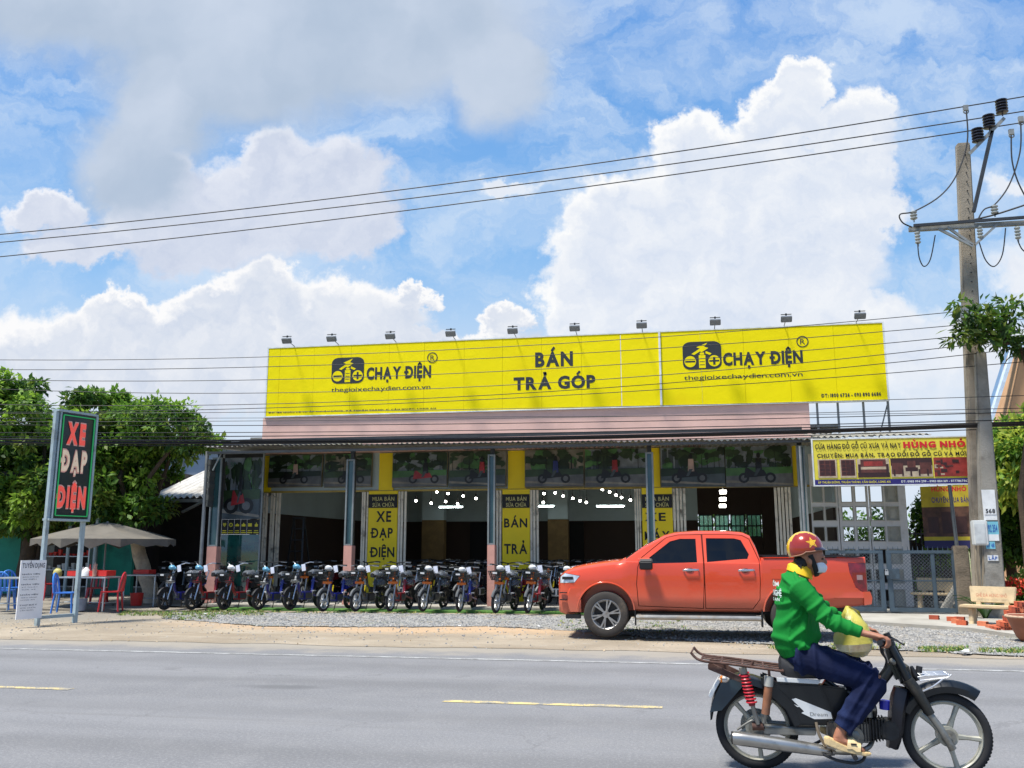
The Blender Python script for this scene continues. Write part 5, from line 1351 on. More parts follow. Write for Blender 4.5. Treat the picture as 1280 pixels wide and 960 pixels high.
# patio umbrella
Yu = 20.6
t = thing('patio_umbrella', 'wide faded beige patio umbrella with scalloped edge over the eatery tables', 'umbrella')
c = W(133, 672, Yu); hub = c.z+.10; pole_x = c.x
UM = mat('faded_canvas', (102, 97, 88), .9, var=.12, scale=3, bump=.004, dirt=(112, 104, 90), dscale=2)
rx = (W(215, 663, Yu).x-W(62, 663, Yu).x)/2
n = 8; rings = []
mbU = MB(); top_ = (pole_x, Yu, hub+.28); M_ = 6
pts = {}
for k in range(n*4):
    g = 2*math.pi*k/(n*4); rr = rx*(1-.05*(k % 4 in (1, 2, 3))); 
    for q in range(1, M_+1):
        u = q/M_; sag = -.05*math.sin(math.pi*u)*(1 if k % 4 else 0); z = hub+.28-.42*u**1.25+sag
        pts[(k, q)] = (pole_x+rr*u*math.cos(g), Yu+rr*u*math.sin(g), z)
vs = [top_]; ix = {}
for k in range(n*4):
    for q in range(1, M_+1): ix[(k, q)] = len(vs); vs.append(pts[(k, q)])
    x, y, z = pts[(k, M_)]; ix[(k, M_+1)] = len(vs); vs.append((x, y, z-((.19, .10, .21, .12)[k % 4]+.03*math.sin(k*2.7))))
fs = []
for k in range(n*4):
    k2 = (k+1) % (n*4); fs.append((0, ix[(k, 1)], ix[(k2, 1)]))
    for q in range(1, M_+1): fs.append((ix[(k, q)], ix[(k, q+1)], ix[(k2, q+1)], ix[(k2, q)]))
mbU.add(vs, fs); mbU.build('canopy', UM, t, fix=False)
mb = MB(); mb.cyl((pole_x, Yu, .08), (pole_x, Yu, hub+.3), .022, n=8); mb.build('pole', GALV, t)
for k in range(n):
    g = 2*math.pi*k/n; mb = MB(); mb.cyl((pole_x, Yu, hub+.22), (pole_x+rx*.97*math.cos(g), Yu+rx*.97*math.sin(g), hub-.15), .008, n=5); mb.cyl((pole_x, Yu, hub-.2), (pole_x+rx*.5*math.cos(g), Yu+rx*.5*math.sin(g), hub+.06), .007, n=5); mb.build('rib', DARKSTEEL, t)
mb = MB(); mb.lathe([(.001, .02), (.3, .02), (.3, .07), (.08, .12), (.04, .3), (.001, .3)], 16, c=(pole_x, Yu, .02)); mb.build('base', mat('cement_base', (120, 116, 108), .9), t)
# plastic chairs, tables and things on them
def chair(name, m, lab, loc, rz, group=None, back=True):
    t = thing(name, lab, 'chair', loc, rz, group)
    for sx in (-1, 1):
        for sy in (-1, 1):
            mb = MB(); mb.tube([(sx*.17, sy*.17, .42), (sx*.21, sy*.21, 0)], [(.035, .022), (.028, .018)], 6); mb.build('leg', m, t)
    mb = MB(); mb.box((0, 0, .43), (.42, .40, .03)); mb.build('seat', m, t, smooth=False, bevel=.012)
    # back: open arch with splats
    mb = MB(); P = []
    for k in range(13):
        g = math.pi*k/12; P.append((-.20*math.cos(g), .19+.10*math.sin(g)**.6*.6+.0, .43+.42*math.sin(g)**.55))
    mb.tube(P, .02, 7); mb.build('back_frame', m, t)
    for x in (-.09, 0, .09): mb = MB(); mb.tube([(x, .20, .44), (x*1.05, .245, .64), (x, .25, .82)], [(.026, .008)]*3, 6); mb.build('back_slat', m, t)
    return t
BLU = mat('blue_plastic', (64, 126, 206), .35, var=.05, coat=.2); RDP = mat('red_plastic', (176, 30, 36), .35, var=.05, coat=.2)
def gpt(px, py, z=.05): return tuple(G(px, py, z))
c1 = chair('plastic_chair', BLU, 'blue plastic chair behind the roadside sign legs, nearest the road', gpt(80, 766), R(110))
c2 = dup(c1, gpt(14, 757), R(70), label='blue plastic chair at the far left edge of the eatery')
c3 = dup(c1, gpt(2, 762), R(200), label='second blue plastic chair, half out of frame at the left')
c4 = chair('plastic_chair', RDP, 'red plastic chair beside the umbrella pole', gpt(138, 764), R(-70))
c5 = dup(c4, gpt(120, 757), R(20), label='red plastic chair behind the front steel table')
c6 = dup(c4, gpt(60, 750), R(150), label='dark red plastic chair in the shade behind the notice board')
STL = mat('stainless', (176, 182, 184), .35, metal=.5)
def table(lab, loc, w, d, h=.74, rz=0):
    t = thing('steel_table', lab, 'table', loc, rz)
    mb = MB(); mb.box((0, 0, h), (w, d, .03)); mb.build('table_top', STL, t, smooth=False, bevel=.006)
    for sx in (-1, 1):
        for sy in (-1, 1): mb = MB(); mb.cyl((sx*(w/2-.04), sy*(d/2-.04), 0), (sx*(w/2-.04), sy*(d/2-.04), h-.015), .018, n=7); mb.build('leg', STL, t)
        mb = MB(); mb.cyl((sx*(w/2-.04), -d/2+.04, .18), (sx*(w/2-.04), d/2-.04, .18), .012, n=6); mb.build('rail', STL, t)
    mb = MB(); mb.cyl((-w/2+.04, 0, .18), (w/2-.04, 0, .18), .012, n=6); mb.build('rail', STL, t)
    return t
T1 = gpt(108, 763); T2 = gpt(180, 757); T3 = gpt(16, 765); T4 = gpt(216, 757)
table('steel table with red trays in front of the umbrella pole', T1, 1.25, .62); table('steel table with red boxes next to the tree trunk', T2, .9, .6)
table('steel table at the left edge by the blue chairs', T3, .8, .6)
RB = mat('red_tray', (200, 44, 36), .4, var=.08)
def item(name, lab, cat, mb, m, loc, g=None): o = mb.build(name, m, None, smooth=True); o.location = loc; return tag(o, lab, cat, g)
def traybox(lab, loc, d):
    mb = MB(); w, l, h = d; mb.box((0, 0, .01), (w, l, .02))
    for c_, s_ in (((0, -l/2, h/2), (w, .012, h)), ((0, l/2, h/2), (w, .012, h)), ((-w/2, 0, h/2), (.012, l-.014, h)), ((w/2, 0, h/2), (.012, l-.014, h))): mb.box(c_, s_)
    return item('plastic_tray', lab, 'tray', mb, RB, loc)
zt3 = .82
traybox('red tray at the right end of the front steel table', (T1[0]+.3, T1[1], zt3), (.5, .34, .12)); traybox('red tray at the left end of the front steel table', (T1[0]-.32, T1[1]+.1, zt3), (.42, .3, .11))
traybox('red tray on the steel table by the tree trunk', (T2[0]-.05, T2[1], zt3), (.42, .3, .10))
mb = MB(); mb.lathe([(.001, 0), (.1, 0), (.1, .1), (.07, .14), (.03, .2), (.001, .2)], 12); item('white_dispenser', 'white napkin dispenser on the front steel table', 'dispenser', mb, mat('white_plastic', (216, 214, 208), .5), (T1[0]+.02, T1[1]-.15, zt3))
mb = MB()
for k in range(7): mb.cyl((.02*math.cos(k), .02*math.sin(k), .02), (.045*math.cos(k), .045*math.sin(k), .27), .004, n=4)
mb.lathe([(.001, 0), (.045, 0), (.05, .16), (.045, .16), (.04, .01), (.001, .01)], 12); item('chopstick_jar', 'jar full of chopsticks on the front steel table', 'jar', mb, mat('chopstick_tan', (176, 130, 112), .7, var=.2), (T1[0]+.27, T1[1]-.2, zt3))
for k, (dx, dy, hh_, cc, lb) in enumerate(((-.12, .18, .26, (150, 40, 36), 'red sauce bottle on the front steel table'), (-.02, .22, .3, (120, 110, 104), 'grey sauce bottle on the front steel table'), (-.24, .1, .2, (196, 192, 184), 'white condiment jar on the front steel table'))):
    mb = MB(); mb.lathe([(.001, 0), (.035, 0), (.035, hh_*.6), (.014, hh_*.8), (.014, hh_), (.001, hh_)], 10); item('sauce_bottle', lb, 'bottle', mb, mat('bottle_%d' % k, cc, .3, coat=.3), (T1[0]+dx, T1[1]+dy, zt3))
mb = MB(); mb.lathe([(.001, 0), (.13, 0), (.16, .3), (.15, .3), (.12, .01), (.001, .01)], 14); item('red_bucket', 'red plastic bucket under the table by the tree trunk', 'bucket', mb, RB, (T2[0]-.15, T2[1]-.1, .06))
mb = MB(); mb.lathe([(.001, 0), (.12, 0), (.15, .26), (.14, .26), (.11, .01), (.001, .01)], 14); item('grey_bin', 'pale grey plastic bin between the front table legs', 'bin', mb, mat('grey_plastic', (140, 148, 160), .5), gpt(100, 763))
mb = MB(); mb.ball((0, 0, .12), (.13, .11, .14), 12); mb.torus((0, 0, .25), .04, .015, 'z', 10, 6); item('yellow_melon_bag', 'pale yellow bag hanging low behind the notice board', 'bag', mb, mat('pale_yellow_bag', (186, 180, 110), .6, var=.1), (W(72, 716, 23).x, 23, W(72, 722, 23).z))
sh_ = thing('glass_shelf', 'dark shelf with stacked bowls and red goods inside the eatery', 'shelf', (W(88, 700, 24.9).x, 24.9, .05))
for x in (-.75, .75): mb = MB(); mb.box((x, 0, 1.0), (.04, .4, 2.0)); mb.build('side_frame', STL, sh_, smooth=False)
for k, z in enumerate((.75, 1.15, 1.5, 1.85)):
    mb = MB(); mb.box((0, 0, z), (1.46, .38, .025)); mb.build('shelf_board', STL, sh_, smooth=False)
    mb = MB()
    for q in range(9):
        hb = random.uniform(.06, .2); mb.lathe([(.001, 0), (.05, 0), (.07, hb), (.001, hb)], 8, c=(-.64+q*.16, -.05, z+.013))
    tag(mb.build('stacked_bowls', [mat('bowl_white', (190, 190, 186), .4), RB, mat('goods_green', (60, 110, 80), .5), mat('bowl_grey', (130, 130, 126), .4)][k], sh_), kind='stuff')
# concrete bench, second bench, clay pot, bricks
ST_ = mat('cast_stone', (196, 176, 140), .85, var=.12, scale=6, bump=.006, dirt=(150, 130, 98), dscale=3)
def bench(lab, loc, rz, sc=1.0):
    t = thing('stone_bench', lab, 'bench', loc, rz)
    mb = MB(); mb.box((0, 0, .42), (1.2, .38, .07)); mb.build('seat', ST_, t, smooth=False, bevel=.02)
    for x in (-.38, .38): mb = MB(); mb.prism([(-.15, 0), (.15, 0), (.12, .1), (.09, .38), (-.09, .38), (-.12, .1)], x-.05, x+.05, 'x'); mb.build('leg', ST_, t, smooth=False, bevel=.012)
    mb = MB(); mb.prism([(-.46, 0), (.46, 0), (.5, .36), (-.5, .36)], -.03, .03, 'y', M=Matrix.Translation((0, .2, .50)) @ Matrix.Rotation(R(-10), 4, 'X')); b = mb.build('backrest', ST_, t, smooth=False, bevel=.015)
    for x in (-.3, .3): mb = MB(); mb.box((x, .19, .47), (.1, .06, .14)); mb.build('back_support', ST_, t, smooth=False)
    t.scale = (sc,)*3; return t, b
t, b = bench('cream cast-stone bench with low backrest by the brick heap', (G(1243, 784, .05).x, G(1243, 784, .05).y+.15, .05), R(-38), .82)
lettering('GHẾ ĐÁ HÙNG NHỎ', b, mat('red_print', (186, 120, 96), .6), (-.33, .63, .33, .70), .145, .01)
bench('cream cast-stone bench seen through the chain-link gate', (W(1170, 770, 22.0).x, 22.0, .1), R(-25), .8)
t = thing('leaning_slab', 'pale stone slab leaning behind the chain-link gate', 'slab', (W(1180, 775, 21.4).x, 21.4, .09))
mb = MB(); mb.box((0, 0, .3), (.05, .5, .66), M=Matrix.Rotation(R(32), 4, 'Y')); mb.build('slab', mat('grey_slab', (150, 148, 140), .8), t, smooth=False)
BRM = [mat('hollow_brick', (196, 96, 62), .9, var=.12, bump=.004, dirt=(160, 70, 46), dscale=6), mat('hollow_brick_pale', (206, 120, 84), .9, var=.12, bump=.004), mat('hollow_brick_dark', (164, 78, 54), .9, var=.12, bump=.004)]
BRH = mat('brick_hole', (70, 34, 26), .95)
def brick_mesh(k):
    mb = MB(); w, d, h = .18, .08, .08
    # end face towards -y shows two holes: build as a frame plus recessed holes
    mb.box((0, .004, 0), (d*1.0, w-.008, h), 0)
    for x in (-.018, .018):
        for z in (-.018, .018): mb.box((x, -w/2+.0005, z), (.022, .006, .022), 1)
    return mb.mesh('brick', [BRM[k], BRH], False)
BM = [brick_mesh(k) for k in range(3)]
pile = thing('brick_heap', 'heap of hollow orange bricks stacked at the right edge beside the bench', 'bricks', (G(1262, 790, .05).x, G(1262, 790, .05).y, .05))
rd = random.Random(2)
for r_ in range(3):
    for c_ in range(8):
        hmax = [1, 2, 3, 5, 6, 6, 5, 5][c_]-(r_ > 1)
        for l in range(max(1, hmax)):
            o = link('brick', BM[rd.randrange(3)], pile, (-.18+c_*.105+rd.uniform(-.012, .012), r_*.2+rd.uniform(-.02, .02), .042+l*.083)); o.rotation_euler = (0, 0, R(rd.uniform(-8, 8)))
for k, (px, py) in enumerate(((1190, 776), (1196, 779), (1168, 774), (1203, 781), (1229, 782), (1200, 776))):
    g_ = G(px, py, .09); o = link('loose_brick', BM[k % 3], None, (g_.x, g_.y, .125 if k != 5 else .125), R(rd.uniform(20, 90)), ['broken orange brick left of the gate post foot', 'orange brick at the gate post foot', 'single orange brick under the chain-link gate', 'orange brick right of the gate post foot', 'orange brick under the stone bench', 'rearmost orange brick by the gate post foot'][k], 'brick', 'loose bricks near the gate post')
t = thing('clay_pot', 'brown glazed clay pot standing at the right edge in front of the bricks', 'pot', (G(1291, 800, .05).x, G(1291, 800, .05).y, .03))
mb = MB(); mb.lathe([(.001, 0), (.16, 0), (.22, .06), (.30, .26), (.33, .34), (.36, .36), (.36, .39), (.31, .39), (.28, .3), (.001, .28)], 26); mb.build('pot', mat('brown_clay', (150, 92, 66), .6, var=.15), t)
mb = MB(); mb.torus((0, 0, .375), .345, .02, 'z', 28, 8); mb.build('rim', mat('pale_rim', (196, 168, 140), .6), t)
# litter on the shoulder
for k, (px, py, s_) in enumerate(((255, 768, .06), (575, 783, .05), (675, 783, .05), (388, 791, .04), (1205, 815, .09))):
    g_ = G(px, py, .05); mb = MB(); rr_ = random.Random(k); mb.add([(rr_.uniform(-1, 1)*s_, rr_.uniform(-1, 1)*s_, rr_.uniform(0, .5)*s_) for _ in range(8)], [(0, 1, 2, 3), (2, 3, 4, 5), (4, 5, 6, 7), (6, 7, 0, 1)])
    o = mb.build('paper_scrap', PAP, None, smooth=False, fix=False); o.location = (g_.x, g_.y, .05); tag(o, ['white scrap on the gravel before the leftmost bikes', 'white scrap on the gravel below the middle bikes', 'white scrap on the gravel left of the truck', 'small white scrap on the sandy shoulder', 'white scrap on the gravel right of the rider'][k], 'litter', 'paper litter on the shoulder')
# ------------------------------------------------------------ electric bikes
TYRE = mat('tyre_rubber', (34, 34, 35), .85, var=.15, scale=8)
CHR = mat('chrome', (200, 202, 204), .22, metal=.9, var=.04)
SILV = mat('silver_paint', (176, 178, 178), .4, metal=.4, var=.06)
BKP = mat('black_plastic', (28, 28, 30), .45, var=.12)
SEATM = mat('black_seat', (30, 30, 32), .6, var=.1)
WRAP = mat('plastic_wrap', (122, 128, 134), .25, var=.2, scale=9, bump=.02, bscale=16, alpha=.62, coat=.4)
WHC = mat('white_foam', (196, 198, 198), .6, var=.05)
TAGM = mat('paper_tag', (214, 218, 230), .7, var=.05)
ORG = mat('orange_fork', (216, 110, 26), .4, var=.06)
YTB = mat('yellow_tube', (222, 196, 30), .4)
BASK = mat('basket_wire', (34, 40, 40), .55)
COLS_ = {'red': mat('bike_red', (128, 18, 28), .35, var=.1, coat=.4), 'blue': mat('bike_blue', (24, 34, 120), .3, var=.06, coat=.6), 'black': mat('bike_black', (30, 32, 36), .3, var=.06, coat=.6),
         'white': mat('bike_white', (200, 202, 204), .3, var=.05, coat=.6), 'orange': mat('bike_orange', (204, 96, 60), .35, var=.06, coat=.6)}
SKYB = mat('blue_headlamp_wrap', (92, 150, 178), .35, var=.2, scale=20)
def wheel(parent, x, R_, tw, name='wheel', spokes=5, rim=SILV, hub=.05, y=0.0):
    mb = MB(); mb.torus((0, 0, 0), R_-tw, tw, 'y', 30, 8); w = mb.build(name, TYRE, parent); w.location = (x, y, R_)
    mb = MB(); mb.torus((0, 0, 0), R_-2*tw+.004, .014, 'y', 30, 6, flat=1.7)
    mb.cyl((0, -.045, 0), (0, .045, 0), hub, n=14)
    for k in range(spokes):
        g = 2*math.pi*k/spokes+.3; mb.bar((math.cos(g)*hub*.8, 0, math.sin(g)*hub*.8), (math.cos(g)*(R_-2*tw), 0, math.sin(g)*(R_-2*tw)), .026, .022)
    mb.build('rim', rim, w)
    return w
def ebike(style, col, lab, simple=False, ball=None):
    C_ = COLS_[col]; t = thing('electric_bike', lab, 'electric bike', (0, 0, 0), 0, None)
    Rw = .235; xf, xr = .56, -.5
    wheel(t, xf, Rw, .034, rim=SILV if style == 'b' else BKP); wheel(t, xr, Rw, .038, rim=BKP, hub=.085)
    hx, hz = .36, .80      # steering head
    ax = Vector((xf-hx, 0, Rw-hz)).normalized()
    mb = MB()
    for y in (-.062, .062): mb.tube([(hx+.06, y, hz-.16), (xf-.01, y, Rw)], [.019, .016], 8)
    mb.build('fork_leg', SILV if style == 'b' else (CHR if col != 'black' else SILV), t)
    mb = MB(); mb.box((hx+.07, 0, hz-.17), (.07, .2, .05)); mb.tube([(hx-.02, 0, hz+.06), (hx+.08, 0, hz-.2)], .028, 10); mb.build('fork_crown', ORG if style == 'b' else (WHC if col == 'blue' else C_), t, bevel=0)
    # front mudguard
    mb = MB(); mb.torus((0, 0, 0), Rw+.02, .04, 'y', 14, 7, a0=R(25), a1=R(125), flat=.8); g_ = mb.build('front_mudguard', mat('dull_silver', (104, 106, 106), .5, metal=.3) if style == 'b' else BKP, t); g_.location = (xf, 0, Rw)
    # frame
    mb = MB(); mb.tube([(hx-.01, 0, hz-.05), (hx-.07, 0, .45), (hx-.17, 0, .33), (-.1, 0, .30), (-.2, 0, .38), (-.24, 0, .68)], .034, 9)
    for y in (-.07, .07): mb.tube([(-.12, y*.6, .31), (xr, y, Rw)], .02, 7); mb.tube([(-.22, y*.6, .62), (xr-.05, y, .52), (xr-.16, y, .56)], .016, 7)
    fr = mb.build('frame', C_, t)
    mb = MB(); mb.box((.03, 0, .30), (.30, .17, .18)); mb.build('battery_box', C_, t, smooth=False, bevel=.02)
    mb = MB(); mb.box((.19, 0, .31), (.012, .13, .12)); mb.box((.03, .088, .3), (.22, .008, .12)); mb.box((.03, -.088, .3), (.22, .008, .12)); mb.build('battery_cover', mat('dark_cover', (56, 62, 66), .35), t, smooth=False)
    if style == 'b':
        mb = MB(); mb.tube([(.12, -.06, .42), (.09, -.06, .56)], .016, 8); mb.build('damper', YTB, t)
    mb = MB(); mb.tube([(-.19, 0, .40), (-.24, 0, .74)], .02, 8); mb.build('seat_post', CHR, t)
    # seats
    mb = MB(); mb.loft([[(x, y*w, z+dz) for y, dz in ((-1, 0), (-.7, .05), (0, .065), (.7, .05), (1, 0), (.6, -.03), (-.6, -.03))] for x, w, z in ((-.08, .045, .76), (-.16, .075, .765), (-.28, .12, .77), (-.36, .115, .775))]); mb.build('seat', SEATM if style == 'b' or simple else SEATM, t)
    mb = MB(); mb.loft([[(x, y*w, z+dz) for y, dz in ((-1, 0), (-.7, .05), (.7, .05), (1, 0), (.6, -.02), (-.6, -.02))] for x, w, z in ((-.40, .08, .70), (-.52, .1, .70), (-.66, .09, .70))]); mb.build('rear_seat', SEATM, t)
    mb = MB(); mb.tube([(-.62, -.1, .64), (-.7, -.11, .86), (-.7, .11, .86), (-.62, .1, .64)], .012, 6); mb.build('backrest', CHR, t)
    # rear body
    mb = MB(); mb.loft([[(x, y, z) for y, z in ((-w, z0), (-w, z1), (w, z1), (w, z0))] for x, w, z0, z1 in ((-.26, .05, .44, .60), (-.42, .09, .50, .66), (-.72, .05, .58, .66))]); mb.build('rear_body', C_ if style == 'b' else BKP, t, smooth=False, bevel=.015)
    mb = MB(); mb.torus((0, 0, 0), Rw+.03, .035, 'y', 12, 6, a0=R(60), a1=R(165), flat=1.3); g_ = mb.build('rear_mudguard', BKP, t); g_.location = (xr, 0, Rw)
    # bars
    if style == 'a':
        mb = MB()
        for s_ in (-1, 1): mb.tube([(hx-.03, 0, hz+.04), (hx-.05, s_*.05, hz+.10), (hx-.08, s_*.15, hz+.22), (hx-.13, s_*.24, hz+.25), (hx-.22, s_*.30, hz+.24)], .0125, 7)
        hb = mb.build('handlebar', CHR, t)
        for s_ in (-1, 1): mb = MB(); mb.tube([(hx-.20, s_*.285, hz+.242), (hx-.30, s_*.33, hz+.235)], .018, 7); mb.build('grip', BKP, hb)
    else:
        mb = MB(); mb.tube([(hx-.03, 0, hz+.04), (hx-.06, 0, hz+.18)], .02, 7)
        for s_ in (-1, 1): mb.tube([(hx-.06, 0, hz+.18), (hx-.06, s_*.12, hz+.2), (hx-.13, s_*.26, hz+.21)], .014, 7)
        hb = mb.build('handlebar', BKP, t)
        for s_ in (-1, 1):
            mb = MB(); mb.tube([(hx-.12, s_*.24, hz+.21), (hx-.19, s_*.34, hz+.205)], .019, 7); mb.build('grip', BKP, hb)
            mb = MB(); mb.bar((hx-.06, s_*.24, hz+.20), (hx-.12, s_*.37, hz+.19), .01, .012); mb.build('brake_lever', SILV, hb)
    if ball is not None:
        mb = MB(); mb.ball((hx+.05, 0, hz+.15), (.07, .088, .062), 10); mb.ball((hx+.03, .03, hz+.135), (.06, .075, .05), 8); mb.build('headlight', ball, t)
        mb = MB(); mb.box((0, 0, 0), (.012, .105, .15), M=Matrix.Translation((hx-.02, .15, hz+.13)) @ Matrix.Rotation(R(12), 4, 'X')); mb.build('price_tag', TAGM, t, smooth=False)
    # basket
    bz = hz-.10 if style == 'a' else hz-.04
    mb = MB(); zb_, zt_b = bz-.06, bz+.12
    B0 = [(.42, -.11), (.62, -.11), (.62, .11), (.42, .11)]; T0 = [(.40, -.16), (.70, -.16), (.70, .16), (.40, .16)]
    for Q, z in ((B0, zb_), (T0, zt_b)):
        for i in range(4): mb.bar((*Q[i], z), (*Q[(i+1) % 4], z), .012, .012)
    for i in range(4):
        for k in range(6):
            u = k/6; p = Vector((*B0[i], zb_)).lerp(Vector((*B0[(i+1) % 4], zb_)), u); q = Vector((*T0[i], zt_b)).lerp(Vector((*T0[(i+1) % 4], zt_b)), u); mb.bar(p, q, .008, .008)
        for k in (1, 2):
            f_ = k/3; p = Vector((*B0[i], zb_)).lerp(Vector((*T0[i], zt_b)), f_); q = Vector((*B0[(i+1) % 4], zb_)).lerp(Vector((*T0[(i+1) % 4], zt_b)), f_); mb.bar(p, q, .02, .006)
    mb.box((.52, 0, zb_), (.18, .2, .008)); mb.build('basket', BASK, t, smooth=False)
    mb = MB(); mb.box((.704, 0, bz+.09), (.006, .1, .035)); mb.build('basket_badge', WHC, t, smooth=False)
    mb = MB(); mb.tube([(-.05, -.05, .26), (-.12, -.16, .02)], .011, 6); mb.box((-.13, -.17, .012), (.05, .03, .012)); mb.build('kickstand', BKP, t)
    mb = MB(); mb.torus((0, 0, 0), .085, .01, 'y', 14, 5); mb.bar((0, -.06, -.13), (0, -.06, .0), .02, .015); mb.bar((0, .06, .13), (0, .06, .0), .02, .015); mb.box((0, -.1, -.13), (.08, .07, .02)); mb.box((0, .1, .13), (.08, .07, .02)); cr = mb.build('crankset', SILV if not simple else BKP, t); cr.location = (-.14, 0, .27)
    if not simple:
        mb = MB(); mb.ball((-.30, 0, .80), (.22, .13, .085), 10); mb.ball((-.42, 0, .60), (.2, .12, .12), 10) if style == 'b' else None
        r_ = random.Random(hash(col) % 7)
        mb.v = [(x+r_.uniform(-.02, .02), y+r_.uniform(-.015, .015), z+r_.uniform(-.02, .02)) for x, y, z in mb.v]
        mb.build('plastic_wrap', WRAP, t)
    return t
row = [ # px of front wheel, py ground, style, colour, ball, label
    (203, 763, 'a', 'blue', 'sky', 'blue step-through electric bike, leftmost in the row beside the tree trunk'),
    (237, 763, 'a', 'red', 'sky', 'dark red electric bike in front of the left pillar, second in the row'),
    (278, 763, 'a', 'red', 'white', 'red electric bike with chrome handlebar before the standing icon poster'),
    (320, 763, 'a', 'blue', 'sky', 'blue electric bike with white fork before the folded shutters'),
    (361, 763, 'a', 'blue', 'sky', 'dark blue electric bike with white fork crown, before the stepladder'),
    (402, 765, 'b', 'blue', 'white', 'blue electric bike with orange fork just left of the second pink pillar'),
    (443, 765, 'b', 'black', 'white', 'black electric bike with orange fork just right of the second pink pillar'),
    (486, 765, 'b', 'red', 'white', 'red electric bike with orange fork before the XE ĐẠP ĐIỆN panel'),
    (527, 765, 'b', 'black', 'white', 'black electric bike with orange fork in the middle of the third bay'),
    (573, 765.5, 'b', 'blue', 'white', 'blue electric bike with orange fork left of the third pink pillar'),
    (619, 767, 'b', 'black', 'white', 'black electric bike with orange fork right of the third pink pillar'),
    (659, 767, 'b', 'red', 'white', 'red electric bike with orange fork before the BÁN TRẢ GÓP panel'),
    (706, 768, 'b', 'orange', 'white', 'orange electric bike half hidden behind the truck nose')]
protos = {}
rdb = random.Random(12)
for i, (px, py, st, col, bl_, lab) in enumerate(row):
    key = (st, col, bl_); g_ = G(px, py, .055); rz = R((257 if px < 480 else 262)+rdb.uniform(-4, 4)); fwd = Vector((math.cos(rz), math.sin(rz), 0))
    loc = Vector((g_.x, g_.y+.08, .055))-fwd*.56
    if key not in protos:
        t = ebike(st, col, lab, ball=SKYB if bl_ == 'sky' else WHC); protos[key] = t; t.location = loc; t.rotation_euler = (0, 0, rz); t['group'] = 'electric bikes in the front row'
    else:
        t = dup(protos[key], loc, rz, lab, 'electric bikes in the front row')
        s_ = rdb.uniform(.96, 1.04); t.scale = (s_, s_, s_); t.rotation_euler[0] = R(rdb.uniform(-4, 1))
# second and deeper rows standing on the shop floor in the shade
simple = {}
def place_simple(x, y, rz, col, lab, g, z=.1):
    if col not in simple:
        t = ebike('b', col, lab, simple=True); simple[col] = t; t.location = (x, y, z); t.rotation_euler = (0, 0, rz); t['group'] = g; return t
    return dup(simple[col], (x, y, z), rz, lab, g)
second = [(222, 'black', 'dark electric bike in the second row by the left pillar foot'), (262, 'black', 'dark electric bike in the second row before the icon poster, left one'), (303, 'black', 'dark electric bike in the second row before the icon poster, right one'), (388, 'black', 'dark electric bike in the second row behind the blue bike left of the pillar'), (345, 'black', 'dark electric bike in the second row before the folded shutters'),
          (470, 'black', 'dark electric bike in the second row left of the XE ĐẠP ĐIỆN panel'), (505, 'white', 'pale electric bike in the second row right of the XE ĐẠP ĐIỆN panel'),
          (548, 'black', 'dark electric bike in the second row in mid third bay'), (592, 'black', 'dark electric bike in the second row left of the third pillar'), (600, 'white', 'pale-framed electric bike tucked behind the third pillar'),
          (645, 'red', 'red electric bike in the second row below the BÁN TRẢ GÓP panel'), (678, 'black', 'dark electric bike in the second row right of the BÁN TRẢ GÓP panel'), (698, 'white', 'white-framed electric bike in the second row beside the truck nose')]
for i, (px, col, lab) in enumerate(second):
    p = W(px, 750, 22.0+.25*(i % 2)); place_simple(p.x, p.y, R(248+rdb.uniform(-14, 22)), col, lab, 'electric bikes in the second row')
for r_ in range(3):
    for k in range(14):
        x = -9.6+k*.86+rdb.uniform(-.12, .12)+(r_ % 2)*.3; y = 24.4+r_*1.25+rdb.uniform(-.1, .1)
        if x > 1.2: continue
        place_simple(x, y, R(262+rdb.uniform(-12, 12)), rdb.choice(['black', 'black', 'black', 'red', 'white']), 'electric bike standing in the dark depth of the showroom', 'electric bikes deep in the showroom')
# ------------------------------------------------------------ orange pickup truck
PAINT = mat('orange_truck_paint', (214, 66, 26), .28, var=.03, scale=1.0, coat=.8, spec=.5)
# road dust low on the doors: a stain with a shape of its own
N.nt = PAINT.node_tree; _b = PAINT.node_tree.nodes['Principled BSDF']; _tc = PAINT.node_tree.nodes.new('ShaderNodeTexCoord'); _O = N(_tc.outputs['Object'])
_sp = PAINT.node_tree.nodes.new('ShaderNodeSeparateXYZ'); N.put(_sp, 0, _O)
_d = smooth(N(_sp.outputs[2])+(noise(_O, 3, 6, .65)-.5)*.25, .98, .36)
N.put(_b, 'Base Color', mixc(_d*.65, lin(208, 70, 34), lin(166, 108, 86))); N.put(_b, 'Roughness', N.math('MULTIPLY_ADD', _d, .4, .28)); N.put(_b, 'Coat Weight', N.math('MULTIPLY_ADD', _d, -.7, .8))
GLASS = mat('tinted_window', (7, 8, 9), .05, var=.1, spec=.35, coat=.25)
TRIM = mat('black_trim', (20, 20, 21), .5)
LAMPW = mat('headlamp_lens', (196, 202, 206), .08, var=.3, scale=7, coat=1.0, metal=.3)
LAMPR = mat('tail_lens', (120, 10, 20), .1, var=.35, scale=7, coat=1.0)
STEP = mat('step_metal', (150, 148, 142), .35, metal=.7, dirt=(150, 130, 104), dscale=4)
TY2 = mat('truck_tyre', (58, 54, 50), .85, var=.15, scale=8, dirt=(110, 96, 80), dscale=3)
ALY = mat('alloy_wheel', (160, 158, 154), .35, metal=.6, dirt=(120, 108, 94), dscale=4)
def lerp1(x, pts):
    if x <= pts[0][0]: return pts[0][1]
    for (a, b), (c, d) in zip(pts, pts[1:]):
        if x <= c: t = (x-a)/(c-a); return b+(d-b)*t
    return pts[-1][1]
